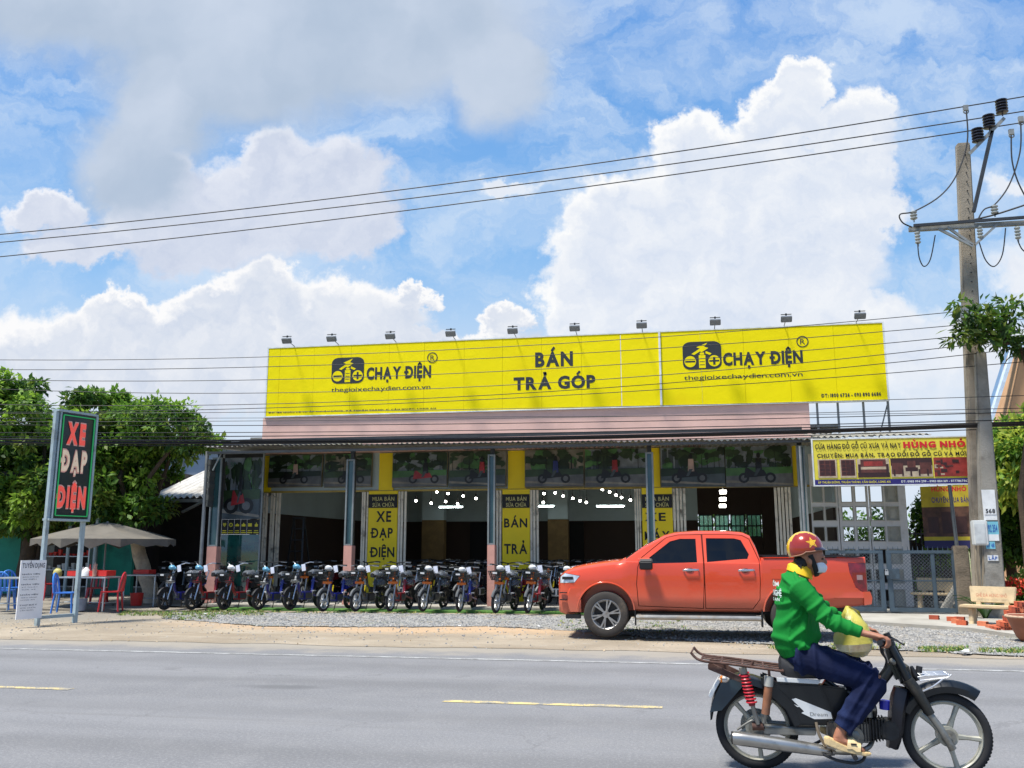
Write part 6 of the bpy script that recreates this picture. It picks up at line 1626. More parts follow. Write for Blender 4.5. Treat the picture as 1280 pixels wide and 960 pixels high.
Wd = [(0, .70), (.05, .79), (.15, .865), (.35, .905), (.7, .925), (1.2, .93), (3.4, .93), (4.6, .925), (5.0, .91), (5.14, .89), (5.15, .87)]
Tp = [(0, .99), (.04, 1.04), (.12, 1.10), (.25, 1.155), (.5, 1.205), (.8, 1.25), (1.12, 1.285), (1.2, 1.28), (3.46, 1.26), (3.47, 1.335), (5.15, 1.36)]
Bt = [(0, .40), (.15, .36), (.42, .40), (1.3, .44), (3.5, .44), (4.4, .50), (5.15, .58)]
xs_ = sorted(set([p[0] for p in Wd]+[p[0] for p in Tp]+[p[0] for p in Bt]+[i*.2 for i in range(1, 26)]+[.02, .08]))
xs_ = [x for x in xs_ if x <= 5.15]
def lower_ring(x):
    w, t, b = lerp1(x, Wd), lerp1(x, Tp), lerp1(x, Bt); hood = x < 1.2
    ed = min(1, x/.12)
    cr = .035 if hood else 0.0
    pr = [(0, b), (w*.86, b), (w*.95, b+.04), (w*.99, b+.16), (w, .70), (w*.985, .80), (w*1.0, .92), (w*.99, t-.14), (w*(.955 if hood else .985), t-.05), (w*(.90 if hood else .975), t-.012), (w*(.6 if hood else .955), t+cr*.7), (0, t+cr)]
    return [(x, -y, z) for y, z in pr]+[(x, y, z) for y, z in pr[-2:0:-1]]
mb = MB(); mb.loft([lower_ring(x) for x in xs_]); low = mb.mesh('low', [PAINT], True, ang=30)
Tc = [(1.02, 1.25), (1.2, 1.355), (1.5, 1.545), (1.86, 1.725), (2.05, 1.775), (2.4, 1.80), (2.9, 1.80), (3.2, 1.775), (3.32, 1.72), (3.40, 1.55), (3.47, 1.30)]
xc = sorted(set([p[0] for p in Tc]+[1.1, 1.35, 1.68, 1.95, 2.2, 2.65, 3.05, 3.27]))
def cab_ring(x):
    T_ = lerp1(x, Tc); wy = lambda z: .90-max(0, z-1.2)*.40-(.0 if x > 1.6 else (1.6-x)*.10)
    z1 = 1.12+(T_-1.12)*.5
    pr = [(0, 1.12), (.88, 1.12), (wy(1.2), 1.12+(T_-1.12)*.2), (wy(z1), z1), (wy(T_-.05), T_-.05), (wy(T_)-.035, T_-.014), (wy(T_)-.10, T_), (0, T_+.02)]
    return [(x, -y, z) for y, z in pr]+[(x, y, z) for y, z in pr[-2:0:-1]]
mb = MB(); mb.loft([cab_ring(x) for x in xc]); cabm = mb.mesh('cabm', [PAINT], True, ang=30)
def pz(poly, a, b, axis='y', m=PAINT): q = MB(); q.prism(poly, a, b, axis); return q.mesh('p', [m], False)
def cylm(x, z, r, a, b): q = MB(); q.cyl((x, a, z), (x, b, z), r, n=48); return q.mesh('c', [TRIM], False)
shell = boolean(low, cabm, 'UNION')
shell = boolean(shell, pz([(3.56, .80), (5.06, .82), (5.06, 1.6), (3.56, 1.6)], -.85, .85), 'DIFFERENCE')
FX, RX, WR = .84, 3.965, .385
for x in (FX, RX):
    shell = boolean(shell, cylm(x, .43, .485, -1.2, -.6), 'DIFFERENCE'); shell = boolean(shell, cylm(x, .43, .485, .6, 1.2), 'DIFFERENCE')
orig = shell.copy()
truck = thing('pickup_truck', 'orange double-cab pickup truck parked on the gravel facing left', 'pickup truck')
truck['label'] = 'dusty orange double-cab pickup truck parked on the gravel, facing left'
def inset(poly, d):
    n = len(poly); cx = sum(p[0] for p in poly)/n; cz = sum(p[1] for p in poly)/n; o = []
    ar = sum(poly[i][0]*poly[(i+1) % n][1]-poly[(i+1) % n][0]*poly[i][1] for i in range(n)); sg = 1 if ar > 0 else -1
    for i in range(n):
        p0, p1, p2 = Vector(poly[i-1]), Vector(poly[i]), Vector(poly[(i+1) % n]); e1 = (p1-p0).normalized(); e2 = (p2-p1).normalized()
        n1 = Vector((-e1.y, e1.x))*sg; n2 = Vector((-e2.y, e2.x))*sg; b = (n1+n2); b = b/max(.3, b.length_squared)*2
        q = p1+b*d; o.append((q.x, q.y))
    return o
doorF = [(1.40, .53), (2.49, .50), (2.515, .9), (2.515, 1.30), (2.50, 1.74), (2.10, 1.735), (1.90, 1.69), (1.46, 1.34), (1.40, 1.18), (1.375, .9)]
doorR = [(2.525, .50), (3.30, .50), (3.42, .66), (3.44, .95), (3.44, 1.30), (3.30, 1.66), (3.18, 1.725), (2.9, 1.745), (2.51, 1.745), (2.525, 1.3), (2.525, .9)]
winF = [(1.60, 1.245), (2.41, 1.265), (2.40, 1.665), (2.13, 1.665), (1.96, 1.62), (1.57, 1.32)]
winR = [(2.575, 1.27), (3.25, 1.33), (3.28, 1.40), (3.16, 1.64), (3.05, 1.67), (2.575, 1.675)]
lampF = [(.03, .90), (.30, .915), (.40, 1.03), (.12, 1.075), (.02, 1.0)]
lampR = [(4.96, .86), (5.06, .80), (5.2, .80), (5.2, 1.26), (4.86, 1.27), (4.88, 1.1)]
body = shell
parts = []
for s_ in (-1, 1):
    ya, yb = (-1.3, -.56) if s_ < 0 else (.56, 1.3)
    for nm, dp, wp in (('door', doorF, winF), ('door', doorR, winR)):
        d_ = boolean(orig.copy(), pz(inset(dp, .007), ya, yb), 'INTERSECT')
        body = boolean(body, pz(inset(dp, -.004), ya, yb), 'DIFFERENCE')
        d_ = boolean(d_, pz(wp, ya, yb), 'DIFFERENCE')
        w_ = boolean(orig.copy(), pz(inset(wp, .001), ya, yb), 'INTERSECT')
        for v in w_.vertices: v.co.y *= .984
        w_.materials.clear(); w_.materials.append(GLASS); w_.polygons.foreach_set('material_index', [0]*len(w_.polygons))
        tr = MB(); P_ = inset(wp, .012); 
        do = link('door', d_, truck); shade(d_, True, 30); wo = link('window', w_, do); shade(w_, False)
        parts.append((s_, do))
    for nm, lp, mm in (('headlight', lampF, LAMPW), ('tail_light', lampR, LAMPR)):
        l_ = boolean(orig.copy(), pz(inset(lp, .003), ya, yb), 'INTERSECT'); body = boolean(body, pz(inset(lp, -.003), ya, yb), 'DIFFERENCE')
        l_.materials.clear(); l_.materials.append(mm); l_.polygons.foreach_set('material_index', [0]*len(l_.polygons))
        lo = link(nm, l_, truck); shade(l_, True, 30)
        if nm == 'tail_light':
            q = MB(); q.box((5.03, s_*.912, 1.03), (.09, .02, .08)); q.build('reverse_lens', mat('reverse_lens', (150, 120, 122), .15, coat=1), lo, smooth=False)
        else:
            q = MB(); q.box((.18, s_*.875, .99), (.2, .02, .05), rz=s_*.28); q.build('lamp_bezel', TRIM, lo, smooth=False)
ws = [(1.20, -.80), (1.80, -.625), (1.80, .625), (1.20, .80), (1.16, .4), (1.15, 0), (1.16, -.4)]
g_ = boolean(orig.copy(), pz(inset(ws, .001), 1.27, 2.2, 'z'), 'INTERSECT'); body = boolean(body, pz(ws, 1.27, 2.2, 'z'), 'DIFFERENCE')
for v in g_.vertices: v.co.z -= .008
g_.materials.clear(); g_.materials.append(GLASS); g_.polygons.foreach_set('material_index', [0]*len(g_.polygons)); shade(g_, True, 30); link('windscreen', g_, truck)
while len(body.materials) < 2: body.materials.append(TRIM)
shade(body, True, 30); link('body', body, truck)
# wheel-arch liners, lips, chassis
for x in (FX, RX):
    for s_ in (-1, 1):
        mb = MB(); n = 20
        for k in range(n+1):
            g = R(-14)+R(208)*k/n
            for y in (.60, .885): mb.v.append((x+.482*math.cos(g), s_*y, .43+.482*math.sin(g)))
        mb.f = [(2*k, 2*k+1, 2*k+3, 2*k+2) for k in range(n)]; mb.m = [0]*n; mb.build('arch_liner', TRIM, truck, fix=False)
        mb = MB(); mb.torus((x, s_*.925, .43), .492, .013, 'y', 26, 6, a0=R(4), a1=R(176), flat=.8); mb.build('arch_lip', PAINT, truck)
        mb = MB(); mb.box((x+(.50 if x == FX else -.52), s_*.83, .34), (.02, .2, .26)); mb.build('mud_flap', TRIM, truck, smooth=False)
mb = MB(); mb.box((2.6, 0, .46), (4.6, 1.1, .16)); mb.build('chassis', TRIM, truck, smooth=False)
mb = MB(); mb.box((2.0, 0, .36), (1.6, .7, .1)); mb.cyl((2.2, .3, .33), (5.1, .5, .40), .04); mb.build('underbody', TRIM, truck)
def truck_wheel(x, s_):
    mb = MB(); prof = [(.255, -.12), (.33, -.132), (.368, -.115), (.385, -.08), (.385, .08), (.368, .115), (.33, .132), (.255, .12)]
    M_ = Matrix.Rotation(R(90), 4, 'X'); mb.lathe(prof, 40, M=M_)
    for k in range(40):
        g = 2*math.pi*k/40; mb.box((.386*math.cos(g), -.085 if k % 2 else .085, .386*math.sin(g)), (.012, .06, .03), M=None) if False else None
    w = mb.build('wheel', TY2, truck); w.location = (x, s_*.80, .385)
    y0 = s_*.105
    mb = MB(); mb.torus((0, y0*.95, 0), .25, .018, 'y', 36, 7); mb.torus((0, y0*.3, 0), .235, .03, 'y', 30, 6)
    for k in range(6):
        g = 2*math.pi*k/6+.26
        for dg in (-.13, .13):
            mb.bar((math.cos(g)*.06, y0*.9, math.sin(g)*.06), (math.cos(g+dg)*.245, y0*1.0, math.sin(g+dg)*.245), .03, .026)
    mb.cyl((0, y0*.6, 0), (0, y0*1.02, 0), .06, n=16); mb.build('rim', ALY, w)
    mb = MB(); mb.cyl((0, y0*.25, 0), (0, y0*.32, 0), .225, n=26); mb.build('brake_disc', mat('brake_dark', (50, 48, 46), .5, metal=.5), w)
for x in (FX, RX):
    for s_ in (-1, 1): truck_wheel(x, s_)
# bumpers, grille, step, mirror, handles
mb = MB(); mb.box((.02, 0, .93), (.06, 1.22, .22)); mb.build('grille', TRIM, truck, smooth=False, bevel=.02)
for z in (.87, .93, .99): mb = MB(); mb.box((-.012, 0, z), (.03, 1.1, .022)); mb.build('grille_bar', CHR, truck, smooth=False)
mb = MB(); mb.loft([[(x, y*s, z) for x, z in ((-.03, .42), (-.07, .55), (-.07, .72), (-.03, .82), (.12, .82), (.12, .42))] for y, s in ((-.86, 1), (-.6, 1), (0, 1), (.6, 1), (.86, 1))] if False else [[(x+.22*abs(y/.86)**3, y, z) for x, z in ((-.02, .42), (-.06, .55), (-.06, .72), (-.02, .82), (.16, .82), (.16, .42))] for y in (-.90, -.7, -.4, 0, .4, .7, .90)]); mb.build('front_bumper', PAINT, truck)
for s_ in (-1, 1):
    for z in (.62, .74): mb = MB(); mb.box((.10, s_*.862, z), (.15, .03, .018), rz=s_*.62); mb.build('intake_slot', TRIM, truck, smooth=False)
    mb = MB(); mb.box((.27, s_*.84, .34), (.26, .1, .07)); mb.build('air_dam', TRIM, truck, smooth=False)
mb = MB(); mb.loft([[(x, y, z) for x, z in ((5.08, .58), (5.25-.06*abs(y/.9)**4, .60), (5.27-.06*abs(y/.9)**4, .70), (5.24-.06*abs(y/.9)**4, .80), (5.08, .80))] for y in (-.90, -.8, -.5, 0, .5, .8, .90)]); mb.build('rear_bumper', PAINT, truck)
mb = MB(); mb.box((5.155, 0, 1.08), (.03, 1.5, .50)); mb.build('tailgate', PAINT, truck, smooth=False, bevel=.01)
for s_ in (-1, 1):
    mb = MB(); mb.loft([[(x, s_*y, z) for y, z in ((.80, .30), (1.0, .31), (1.02, .35), (1.0, .39), (.80, .40))] for x in (1.36, 1.42, 3.36, 3.42)]); mb.build('side_step', STEP, truck, smooth=False, bevel=.008)
    mb = MB(); mb.box((2.39, s_*.955, .40), (1.9, .05, .02)); mb.build('step_tread', TRIM, truck, smooth=False)
    mb = MB(); mb.loft([[(x, s_*y, z) for y, z in ((.98, 1.14), (1.17, 1.15), (1.18, 1.28), (1.12, 1.335), (.98, 1.31))] for x in (1.44, 1.50, 1.60, 1.66)]); mo = mb.build('wing_mirror', TRIM, truck, bevel=.015)
    mb = MB(); mb.box((1.55, s_*.94, 1.20), (.08, .14, .05)); mb.build('mirror_arm', TRIM, mo, smooth=False)
    mb = MB(); mb.loft([[(x, s_*y, z) for y, z in ((1.0, 1.26), (1.15, 1.27), (1.14, 1.325), (1.1, 1.345), (1.0, 1.325))] for x in (1.42, 1.45, 1.58, 1.62)]); mb.build('mirror_cap', PAINT, mo, bevel=.01)
    for (ss, do), hx_ in zip([p for p in parts if p[0] == s_], (2.30, 3.22)):
        mb = MB(); mb.tube([(hx_-.13, s_*.93, 1.13), (hx_-.1, s_*.965, 1.135), (hx_+.1, s_*.965, 1.14), (hx_+.13, s_*.93, 1.14)], [(.012, .02)]*4, 8); mb.build('handle', CHR, do)
        mb = MB(); mb.ball((hx_-.02, s_*.926, 1.135), (.07, .012, .035), 14); mb.build('handle_cup', TRIM, do)
        xa, xb = ((1.60, 2.41) if hx_ < 2.5 else (2.575, 3.25)); za, zb_ = ((1.24, 1.26) if hx_ < 2.5 else (1.265, 1.322))
        mb = MB(); mb.bar((xa, s_*(.905-(za-1.2)*.4), za), (xb, s_*(.905-(zb_-1.2)*.4), zb_), .012, .018); mb.build('window_sill_strip', TRIM, do, smooth=False)
    mb = MB(); mb.box((4.3, s_*.90, 1.37), (1.6, .05, .025)); mb.build('bed_rail_cap', TRIM, truck, smooth=False)
    mb = MB(); mb.prism([(3.62, 1.0), (3.86, 1.0), (3.86, 1.16), (3.62, 1.16)], s_*.926, s_*.931, 'y') if s_ < 0 else None
    if s_ < 0: mb.build('fuel_flap', PAINT, truck, smooth=False)
mb = MB(); mb.box((4.4, -.5, 1.37), (.7, .12, .05)); mb.build('bed_bar', TRIM, truck, smooth=False)
a = G(698, 799, .05); b = G(1098, 806, .05)
fw_ = W(760, 797, G(760, 797, .05).y)
Ytk = G(760, 797, .05).y
truck.location = (W(697, 740, Ytk).x, Ytk+.80, .055)
tl = (W(1097, 745, Ytk).x-W(697, 740, Ytk).x)/5.30
print('truck scale', tl)
truck.scale = (tl,)*3
# ------------------------------------------------------------ motorbike and rider (bike frame: x forward from the rear axle, z up, -y towards the road's near side)
def m(px, py):
    t = (px-286)/698.0; yg = 966+37*t
    z = (yg-py)/(570+37*t)
    return ((px-286)/588.0+(z-.27)*(.048+.036*t), z)
def m3(px, py, y): a = m(px, py); return (a[0], y, a[1])
moto = thing('motorcycle', 'old black underbone motorcycle with rusty rear rack, passing on the road', 'motorcycle')
BLACKP = mat('worn_black_paint', (13, 17, 20), .38, var=.2, scale=6, coat=.25, spec=.4, dirt=(42, 44, 42), dscale=4, dlo=.6, dhi=.9)
GREY = mat('cast_aluminium', (138, 136, 128), .42, metal=.6, var=.12, dirt=(92, 86, 74), dscale=7)
MUF = mat('muffler_steel', (172, 170, 164), .28, metal=.85, var=.08, dirt=(110, 104, 94), dscale=6, dlo=.5)
RUST = mat('rusty_steel', (84, 58, 48), .7, metal=.3, var=.3, scale=20, dirt=(122, 98, 86), dscale=14)
WHL = mat('cast_wheel', (168, 166, 152), .45, metal=.3, var=.08, dirt=(112, 104, 84), dscale=6)
DENG = mat('dark_engine', (44, 44, 44), .5, metal=.4, var=.3, scale=14, dirt=(84, 76, 64), dscale=8)
REDS = mat('red_spring', (190, 30, 44), .35, coat=.4, var=.1)
BLUEP = mat('blue_cap', (24, 34, 160), .35, coat=.3)
STK = mat('white_sticker', (206, 208, 206), .4, var=.05)
WB, RWh = m(984, 838)[0], .272
def mwheel(x, hubr, disc):
    mb = MB(); mb.torus((0, 0, 0), RWh-.030, .030, 'y', 56, 10, flat=.95)
    for k in range(72):
        g = 2*math.pi*k/72
        for s_ in (-1, 1): mb.box((0, 0, 0), (.003, .016, .010), M=Matrix.Rotation(-g, 4, 'Y') @ Matrix.Translation((RWh-.0035, s_*.013, 0)) @ Matrix.Rotation(R(25*s_), 4, 'X'))
    w = mb.build('wheel', TYRE, moto); w.location = (x, 0, RWh)
    mb = MB(); mb.torus((0, 0, 0), RWh-.062, .011, 'y', 56, 8, flat=2.0); mb.torus((0, 0, 0), RWh-.074, .006, 'y', 56, 6, flat=2.0)
    for k in range(5):
        g = 2*math.pi*k/5+(R(-4) if x > .5 else R(60)); c, s_ = math.cos(g), math.sin(g)
        rings = []
        for r_, w_, d_ in ((hubr*.8, .021, .017), ((RWh-.07)*.6, .014, .012), (RWh-.066, .017, .016)):
            rings.append([(c*r_-s_*a, b, s_*r_+c*a) for a, b in ((-w_, -d_*.4), (-w_*.5, -d_), (w_*.5, -d_), (w_, -d_*.4), (w_, d_*.4), (w_*.5, d_), (-w_*.5, d_), (-w_, d_*.4))])
        mb.loft(rings)
    mb.cyl((0, -.05, 0), (0, .05, 0), hubr, n=28); mb.build('rim', WHL, w)
    mb = MB(); mb.cyl((0, -.062, 0), (0, -.05, 0), hubr*.72, n=24); mb.cyl((0, -.09, 0), (0, .09, 0), .011, n=10); mb.cyl((0, -.085, 0), (0, -.062, 0), .018, n=6); mb.build('hub', GREY, w)
    return w
wr = mwheel(0, .075, False); wf = mwheel(WB, .062, True)
mb = MB(); mb.cyl((0, .055, RWh), (0, .075, RWh), .10, n=28); mb.torus((0, .07, RWh), .10, .008, 'y', 28, 5); mb.build('rear_sprocket', GREY, moto)
def tube(name, pts, r, mm, n=10, parent=moto, smooth_pts=True, **k):
    P = [Vector(p) for p in pts]; Q = []
    if smooth_pts and len(P) > 2:
        for i in range(len(P)-1):
            p0, p1, p2, p3 = P[max(i-1, 0)], P[i], P[i+1], P[min(i+2, len(P)-1)]
            for q in range(5): t = q/5; Q.append(.5*((2*p1)+(p2-p0)*t+(2*p0-5*p1+4*p2-p3)*t*t+(3*p1-p0-3*p2+p3)*t**3))
        Q.append(P[-1])
    else: Q = P
    if hasattr(r, '__len__'):
        rr = [r[0]+(r[-1]-r[0])*i/(len(Q)-1) for i in range(len(Q))] if len(r) == 2 else [np.interp(i/(len(Q)-1)*(len(r)-1), range(len(r)), r) for i in range(len(Q))]
    else: rr = r
    mb = MB(); mb.tube(Q, rr, n, **k); return mb.build(name, mm, parent)
# swingarm, chain case, exhaust
tube('swingarm', [m3(286, 800, -.065), m3(420, 812, -.06), m3(520, 812, -.05)], .016, GREY); tube('swingarm', [m3(286, 800, .065), m3(520, 812, .05)], .016, GREY)
mb = MB(); mb.prism([m(312, 806), m(508, 812), m(508, 833), m(312, 830)], -.10, -.075, 'y'); mb.build('chain_case', GREY, moto, smooth=False, bevel=.006)
ex = tube('exhaust', [m3(194, 838, -.135), m3(230, 842, -.135), m3(380, 862, -.13), m3(520, 882, -.12), m3(575, 890, -.11)], [.040, .046, .044, .036, .022], MUF, 20)
mb = MB(); mb.torus((0, 0, 0), .034, .008, 'x', 20, 6); mb.cyl((-.004, 0, 0), (.004, 0, 0), .03, n=16, mi=0); o = mb.build('exhaust_tip', DENG, ex); o.location = m3(192, 838, -.135)
tube('header_pipe', [m3(575, 890, -.11), m3(640, 893, -.09), m3(700, 880, -.05), m3(722, 850, 0), m3(735, 800, 0)], .016, GREY)
# shocks: near one with red spring, far one bare and rusty
def spring(y, p0, p1, mm):
    a, b = Vector((p0[0], y, p0[1])), Vector((p1[0], y, p1[1])); d = b-a; L = d.length; e = d.normalized(); f = e.cross(Vector((0, 1, 0))); P = []
    turns = 9
    for k in range(turns*12+1):
        g = 2*math.pi*k/12; P.append(a+d*(k/(turns*12))+f*.031*math.cos(g)+Vector((0, 1, 0))*.031*math.sin(g))
    mb = MB(); mb.tube(P, .0065, 6); return mb.build('spring', mm, moto)
tube('shock_absorber', [m3(234, 590, -.13), m3(268, 722, -.13)], .022, mat('shock_core_red', (120, 20, 30), .5), smooth_pts=False)
spring(-.13, m(236, 604), m(266, 712), REDS)
tube('shock_rod', [m3(266, 712, -.13), m3(290, 790, -.12)], .015, GREY, smooth_pts=False); tube('shock_cap', [m3(231, 582, -.13), m3(236, 606, -.13)], .026, GREY, smooth_pts=False)
tube('shock_sleeve', [m3(330, 640, -.135), m3(318, 752, -.135)], .027, mat('rust_orange', (146, 96, 66), .75, var=.3, scale=16, dirt=(84, 66, 56), dscale=8), smooth_pts=False)
tube('shock_cap', [m3(331, 612, -.135), m3(329, 650, -.135)], .03, mat('white_tape', (170, 168, 158), .6), smooth_pts=False); tube('shock_rod', [m3(318, 750, -.135), m3(312, 785, -.12)], .014, GREY, smooth_pts=False)
tube('axle_bracket', [m3(268, 800, -.10), m3(312, 800, -.10)], .026, RUST, smooth_pts=False)
tube('brake_stay', [m3(210, 812, -.11), m3(262, 780, -.11), m3(290, 775, -.11)], .007, GREY)
# rear mudguard with flap, tail lamp, plate
mb = MB(); rings = []
for px, py, w in ((105, 752, .07), (112, 715, .075), (130, 668, .08), (165, 628, .085), (215, 615, .085), (270, 622, .085), (330, 640, .08), (380, 670, .07)):
    x, z = m(px, py); rings.append([(x, -w, z-.055), (x, -w*.9, z-.01), (x, 0, z+.012), (x, w*.9, z-.01), (x, w, z-.055), (x+.012, w*.85, z-.05), (x+.005, 0, z-.008), (x+.012, -w*.85, z-.05)])
mb.loft(rings); mb.build('rear_mudguard', BLACKP, moto)
mb = MB(); mb.prism([m(104, 752), m(150, 745), m(200, 690), m(232, 655), m(225, 625), m(150, 640), m(125, 690)], -.085, -.078, 'y'); mb.build('mudflap_side', mat('faded_blue_black', (34, 52, 62), .4, var=.2, coat=.2), moto, smooth=False)
mb = MB(); mb.ball((0, 0, 0), (.038, .05, .022), 16); o = mb.build('tail_light', mat('clear_lens', (214, 206, 196), .1, coat=1), moto); o.location = m3(160, 632, -.06)
mb = MB(); mb.ball((0, 0, 0), (.014, .052, .024), 14); o = mb.build('amber_lens', mat('amber_lens', (214, 120, 20), .15, coat=1, emit=.1), moto); o.location = m3(150, 631, -.06)
mb = MB(); mb.prism([m(99, 690), m(108, 702), m(143, 640), m(136, 628)], -.10, .10, 'y'); mb.build('number_plate', STK, moto, smooth=False, bevel=.002)
# rusty rack: rails above the rear wheel, flaring up at the tail
YN, YFr = -.17, .17
def rk(px, py, near): x, z = m(px, py); return (x, YN if near else YFr, z+(0 if near else .0))
zr = m(385, 590)[1]
near = [m3(32, 527, YN), m3(70, 556, YN), m3(180, 568, YN), m3(385, 592, YN)]
far = [(p[0], YFr, p[2]) for p in near]
tube('rack_rail', near, .009, RUST, 8); tube('rack_rail', far, .009, RUST, 8)
tube('rack_rail', [(p[0], -.04, p[2]+.0) for p in near[1:]], .006, RUST, 6); tube('rack_rail', [(p[0], .06, p[2]) for p in near[1:]], .006, RUST, 6)
for i, (px, py) in enumerate(((34, 529), (72, 557), (150, 565), (230, 574), (310, 584), (383, 592))):
    x, z = m(px, py); tube('rack_bar', [(x, YN, z), (x, YFr, z)], .007, RUST, 6)
for ya_ in (-.15, .12): mb = MB(); mb.prism([m(98, 572), m(108, 566), m(250, 628), m(246, 646), (m(98, 572)[0], m(98, 590)[1])], ya_, ya_+.03, 'y'); mb.build('rack_strut', RUST, moto, smooth=False, bevel=.003)
tube('rack_support', [m3(262, 580, -.15), m3(270, 560, -.15)], .01, RUST, smooth_pts=False); tube('rack_support', [m3(335, 640, -.14), m3(330, 588, -.15)], .009, RUST, smooth_pts=False)
# seat
mb = MB(); rings = []
for px, zt_, zb_, w in ((368, 560, 600, .05), (376, 540, 612, .10), (400, 540, 618, .125), (450, 566, 622, .13), (500, 585, 622, .12), (548, 592, 622, .09)):
    x, z1 = m(px, zt_); _, z0 = m(px, zb_); rings.append([(x, y*w, z0+(z1-z0)*v) for y, v in ((-.9, 0), (-1, .5), (-.8, .85), (-.4, 1), (.4, 1), (.8, .85), (1, .5), (.9, 0))])
mb.loft(rings); mb.build('seat', SEATM, moto)
mb = MB(); mb.prism([m(358, 618), m(524, 626), m(516, 641), m(362, 634)], -.128, -.118, 'y'); mb.build('seat_trim', STK, moto, smooth=False, bevel=.003)
# side covers
for s_ in (-1, 1):
    mb = MB(); pl = [m(300, 612), m(360, 636), m(520, 642), m(548, 700), m(572, 770), m(500, 796), m(440, 792), m(405, 730), m(352, 668), m(300, 650)]
    mb.prism(pl, s_*.075, s_*.118, 'y'); sc = mb.build('side_cover', BLACKP, moto, smooth=False, bevel=.014)
    if s_ < 0:
        mb = MB(); y = -.1215
        for q in ([(416, 698), (432, 694), (560, 744), (566, 768), (500, 770), (452, 748), (462, 742)], [(424, 716), (448, 726), (436, 726)]): mb.poly([(a, y, b) for a, b in [m(*p) for p in q]])
        mb.build('white_decal', STK, sc, smooth=False, fix=False)
        a, b = m(484, 757), m(548, 746); lettering('Dream', sc, mat('decal_grey', (110, 112, 112), .5), (a[0], a[1], b[0], b[1]), -.1235, .0)
mb = MB(); mb.prism([m(352, 642), m(420, 705), m(452, 790), m(428, 800), m(396, 738), m(330, 680)], -.128, -.10, 'y'); mb.build('cover_edge', BLACKP, moto, smooth=False, bevel=.006)
mb = MB(); mb.prism([m(420, 640), m(620, 660), m(640, 720), m(600, 800), m(450, 800)], -.06, .06, 'y'); mb.build('center_body', BLACKP, moto, smooth=False, bevel=.01)
# frame spine, head tube, front forks
tube('frame', [m3(540, 640, 0), m3(620, 690, 0), m3(700, 690, 0), m3(765, 620, 0), m3(800, 560, 0)], .032, BLACKP)
tube('head_tube', [m3(776, 480, 0), m3(838, 640, 0)], .034, BLACKP, smooth_pts=False)
for s_ in (-1, 1):
    tube('fork_stanchion', [m3(778, 500, s_*.085), m3(838, 620, s_*.085), m3(910, 745, s_*.085)], [.024, .030, .026], BLACKP, 14, smooth_pts=False)
    tube('fork_leg', [m3(838, 622, s_*.088), m3(866, 660, s_*.088), m3(918, 750, s_*.088)], [.034, .036, .028], mat('fork_shroud', (46, 46, 42), .45, metal=.3, var=.2, dirt=(78, 74, 66), dscale=6), 16, smooth_pts=False)
    tube('fork_slider', [m3(890, 715, s_*.088), m3(950, 800, s_*.088), m3(996, 880, s_*.088)], [.021, .024, .024], GREY, 14, smooth_pts=False)
mb = MB(); mb.prism([m(812, 570), m(838, 560), m(864, 645), m(838, 668)], -.11, .11, 'y'); mb.build('fork_crown', mat('fork_shroud', (64, 64, 58), .45), moto, smooth=False, bevel=.02)
mb = MB(); mb.prism([m(758, 505), m(800, 488), m(826, 556), m(838, 626), m(806, 640), m(780, 580)], -.06, .06, 'y'); mb.build('headset_cover', BLACKP, moto, smooth=False, bevel=.02)
mb = MB(); mb.ball((0, 0, 0), (.03, .03, .025), 12); o = mb.build('ignition_lock', GREY, moto); o.location = m3(790, 555, -.075)
tube('gauge_stem', [m3(768, 452, .0), m3(790, 500, .0), m3(822, 560, .0)], .022, BKP)
for k in range(3): tube('control_cable', [m3(735+6*k, 478, -.12), m3(742+4*k, 520, -.10), m3(762, 560+8*k, -.07), m3(730-20*k, 640+10*k, -.03), m3(690, 700, -.02)], .005, BKP, 6)
tube('loop_cable', [m3(700, 700, -.05), m3(735, 690, -.06), m3(762, 640, -.05)], .007, BKP, 6)
# leg shield / rear part of the front mudguard, then the long front mudguard
mb = MB(); rings = []
for px, py, w, d_ in ((800, 655, .05, .05), (790, 690, .075, .05), (782, 740, .085, .045), (780, 800, .085, .04), (776, 850, .075, .03), (774, 880, .06, .018)):
    x, z = m(px, py); rings.append([(x, -w, z), (x+.02, -w*.9, z), (x+.02+d_, -w, z-.01), (x+.04+d_, -w*.75, z-.01), (x+.03, -w*.4, z), (x+.02, 0, z), (x+.03, w*.4, z), (x+.04+d_, w*.75, z-.01), (x+.02+d_, w, z-.01), (x+.02, w*.9, z), (x, w, z), (x-.01, 0, z)])
mb.loft(rings); mb.build('front_flap', mat('black_purple_plastic', (14, 13, 22), .4, coat=.15, spec=.4, var=.1), moto)
mb = MB(); mb.prism([m(800, 640), m(845, 640), m(880, 705), m(868, 760), m(848, 850), m(815, 862), m(782, 875), m(779, 740)], -.075, -.062, 'y'); mb.prism([m(800, 640), m(845, 640), m(880, 705), m(868, 760), m(848, 850), m(815, 862), m(782, 875), m(779, 740)], .062, .075, 'y'); mb.build('flap_side', mat('black_purple_plastic', (22, 22, 34), .25), moto, smooth=False, bevel=.008) if False else None
rings = []; mb = MB()
for k in range(15):
    g = R(150)-R(150-52)*k/14; r_ = RWh+.045+.028*(k/14)**1.5
    x, z = WB+r_*math.cos(g), RWh+r_*math.sin(g); w = .062*(1-.4*(k/14)**4); nx, nz = math.cos(g), math.sin(g)
    rings.append([(x-nx*.06, -w, z-nz*.06), (x-nx*.02, -w*1.02, z-nz*.02), (x+nx*.012, -w*.5, z+nz*.012), (x+nx*.018, 0, z+nz*.018), (x+nx*.012, w*.5, z+nz*.012), (x-nx*.02, w*1.02, z-nz*.02), (x-nx*.06, w, z-nz*.06), (x-nx*.055, w*.9, z-nz*.055), (x, 0, z), (x-nx*.055, -w*.9, z-nz*.055)])
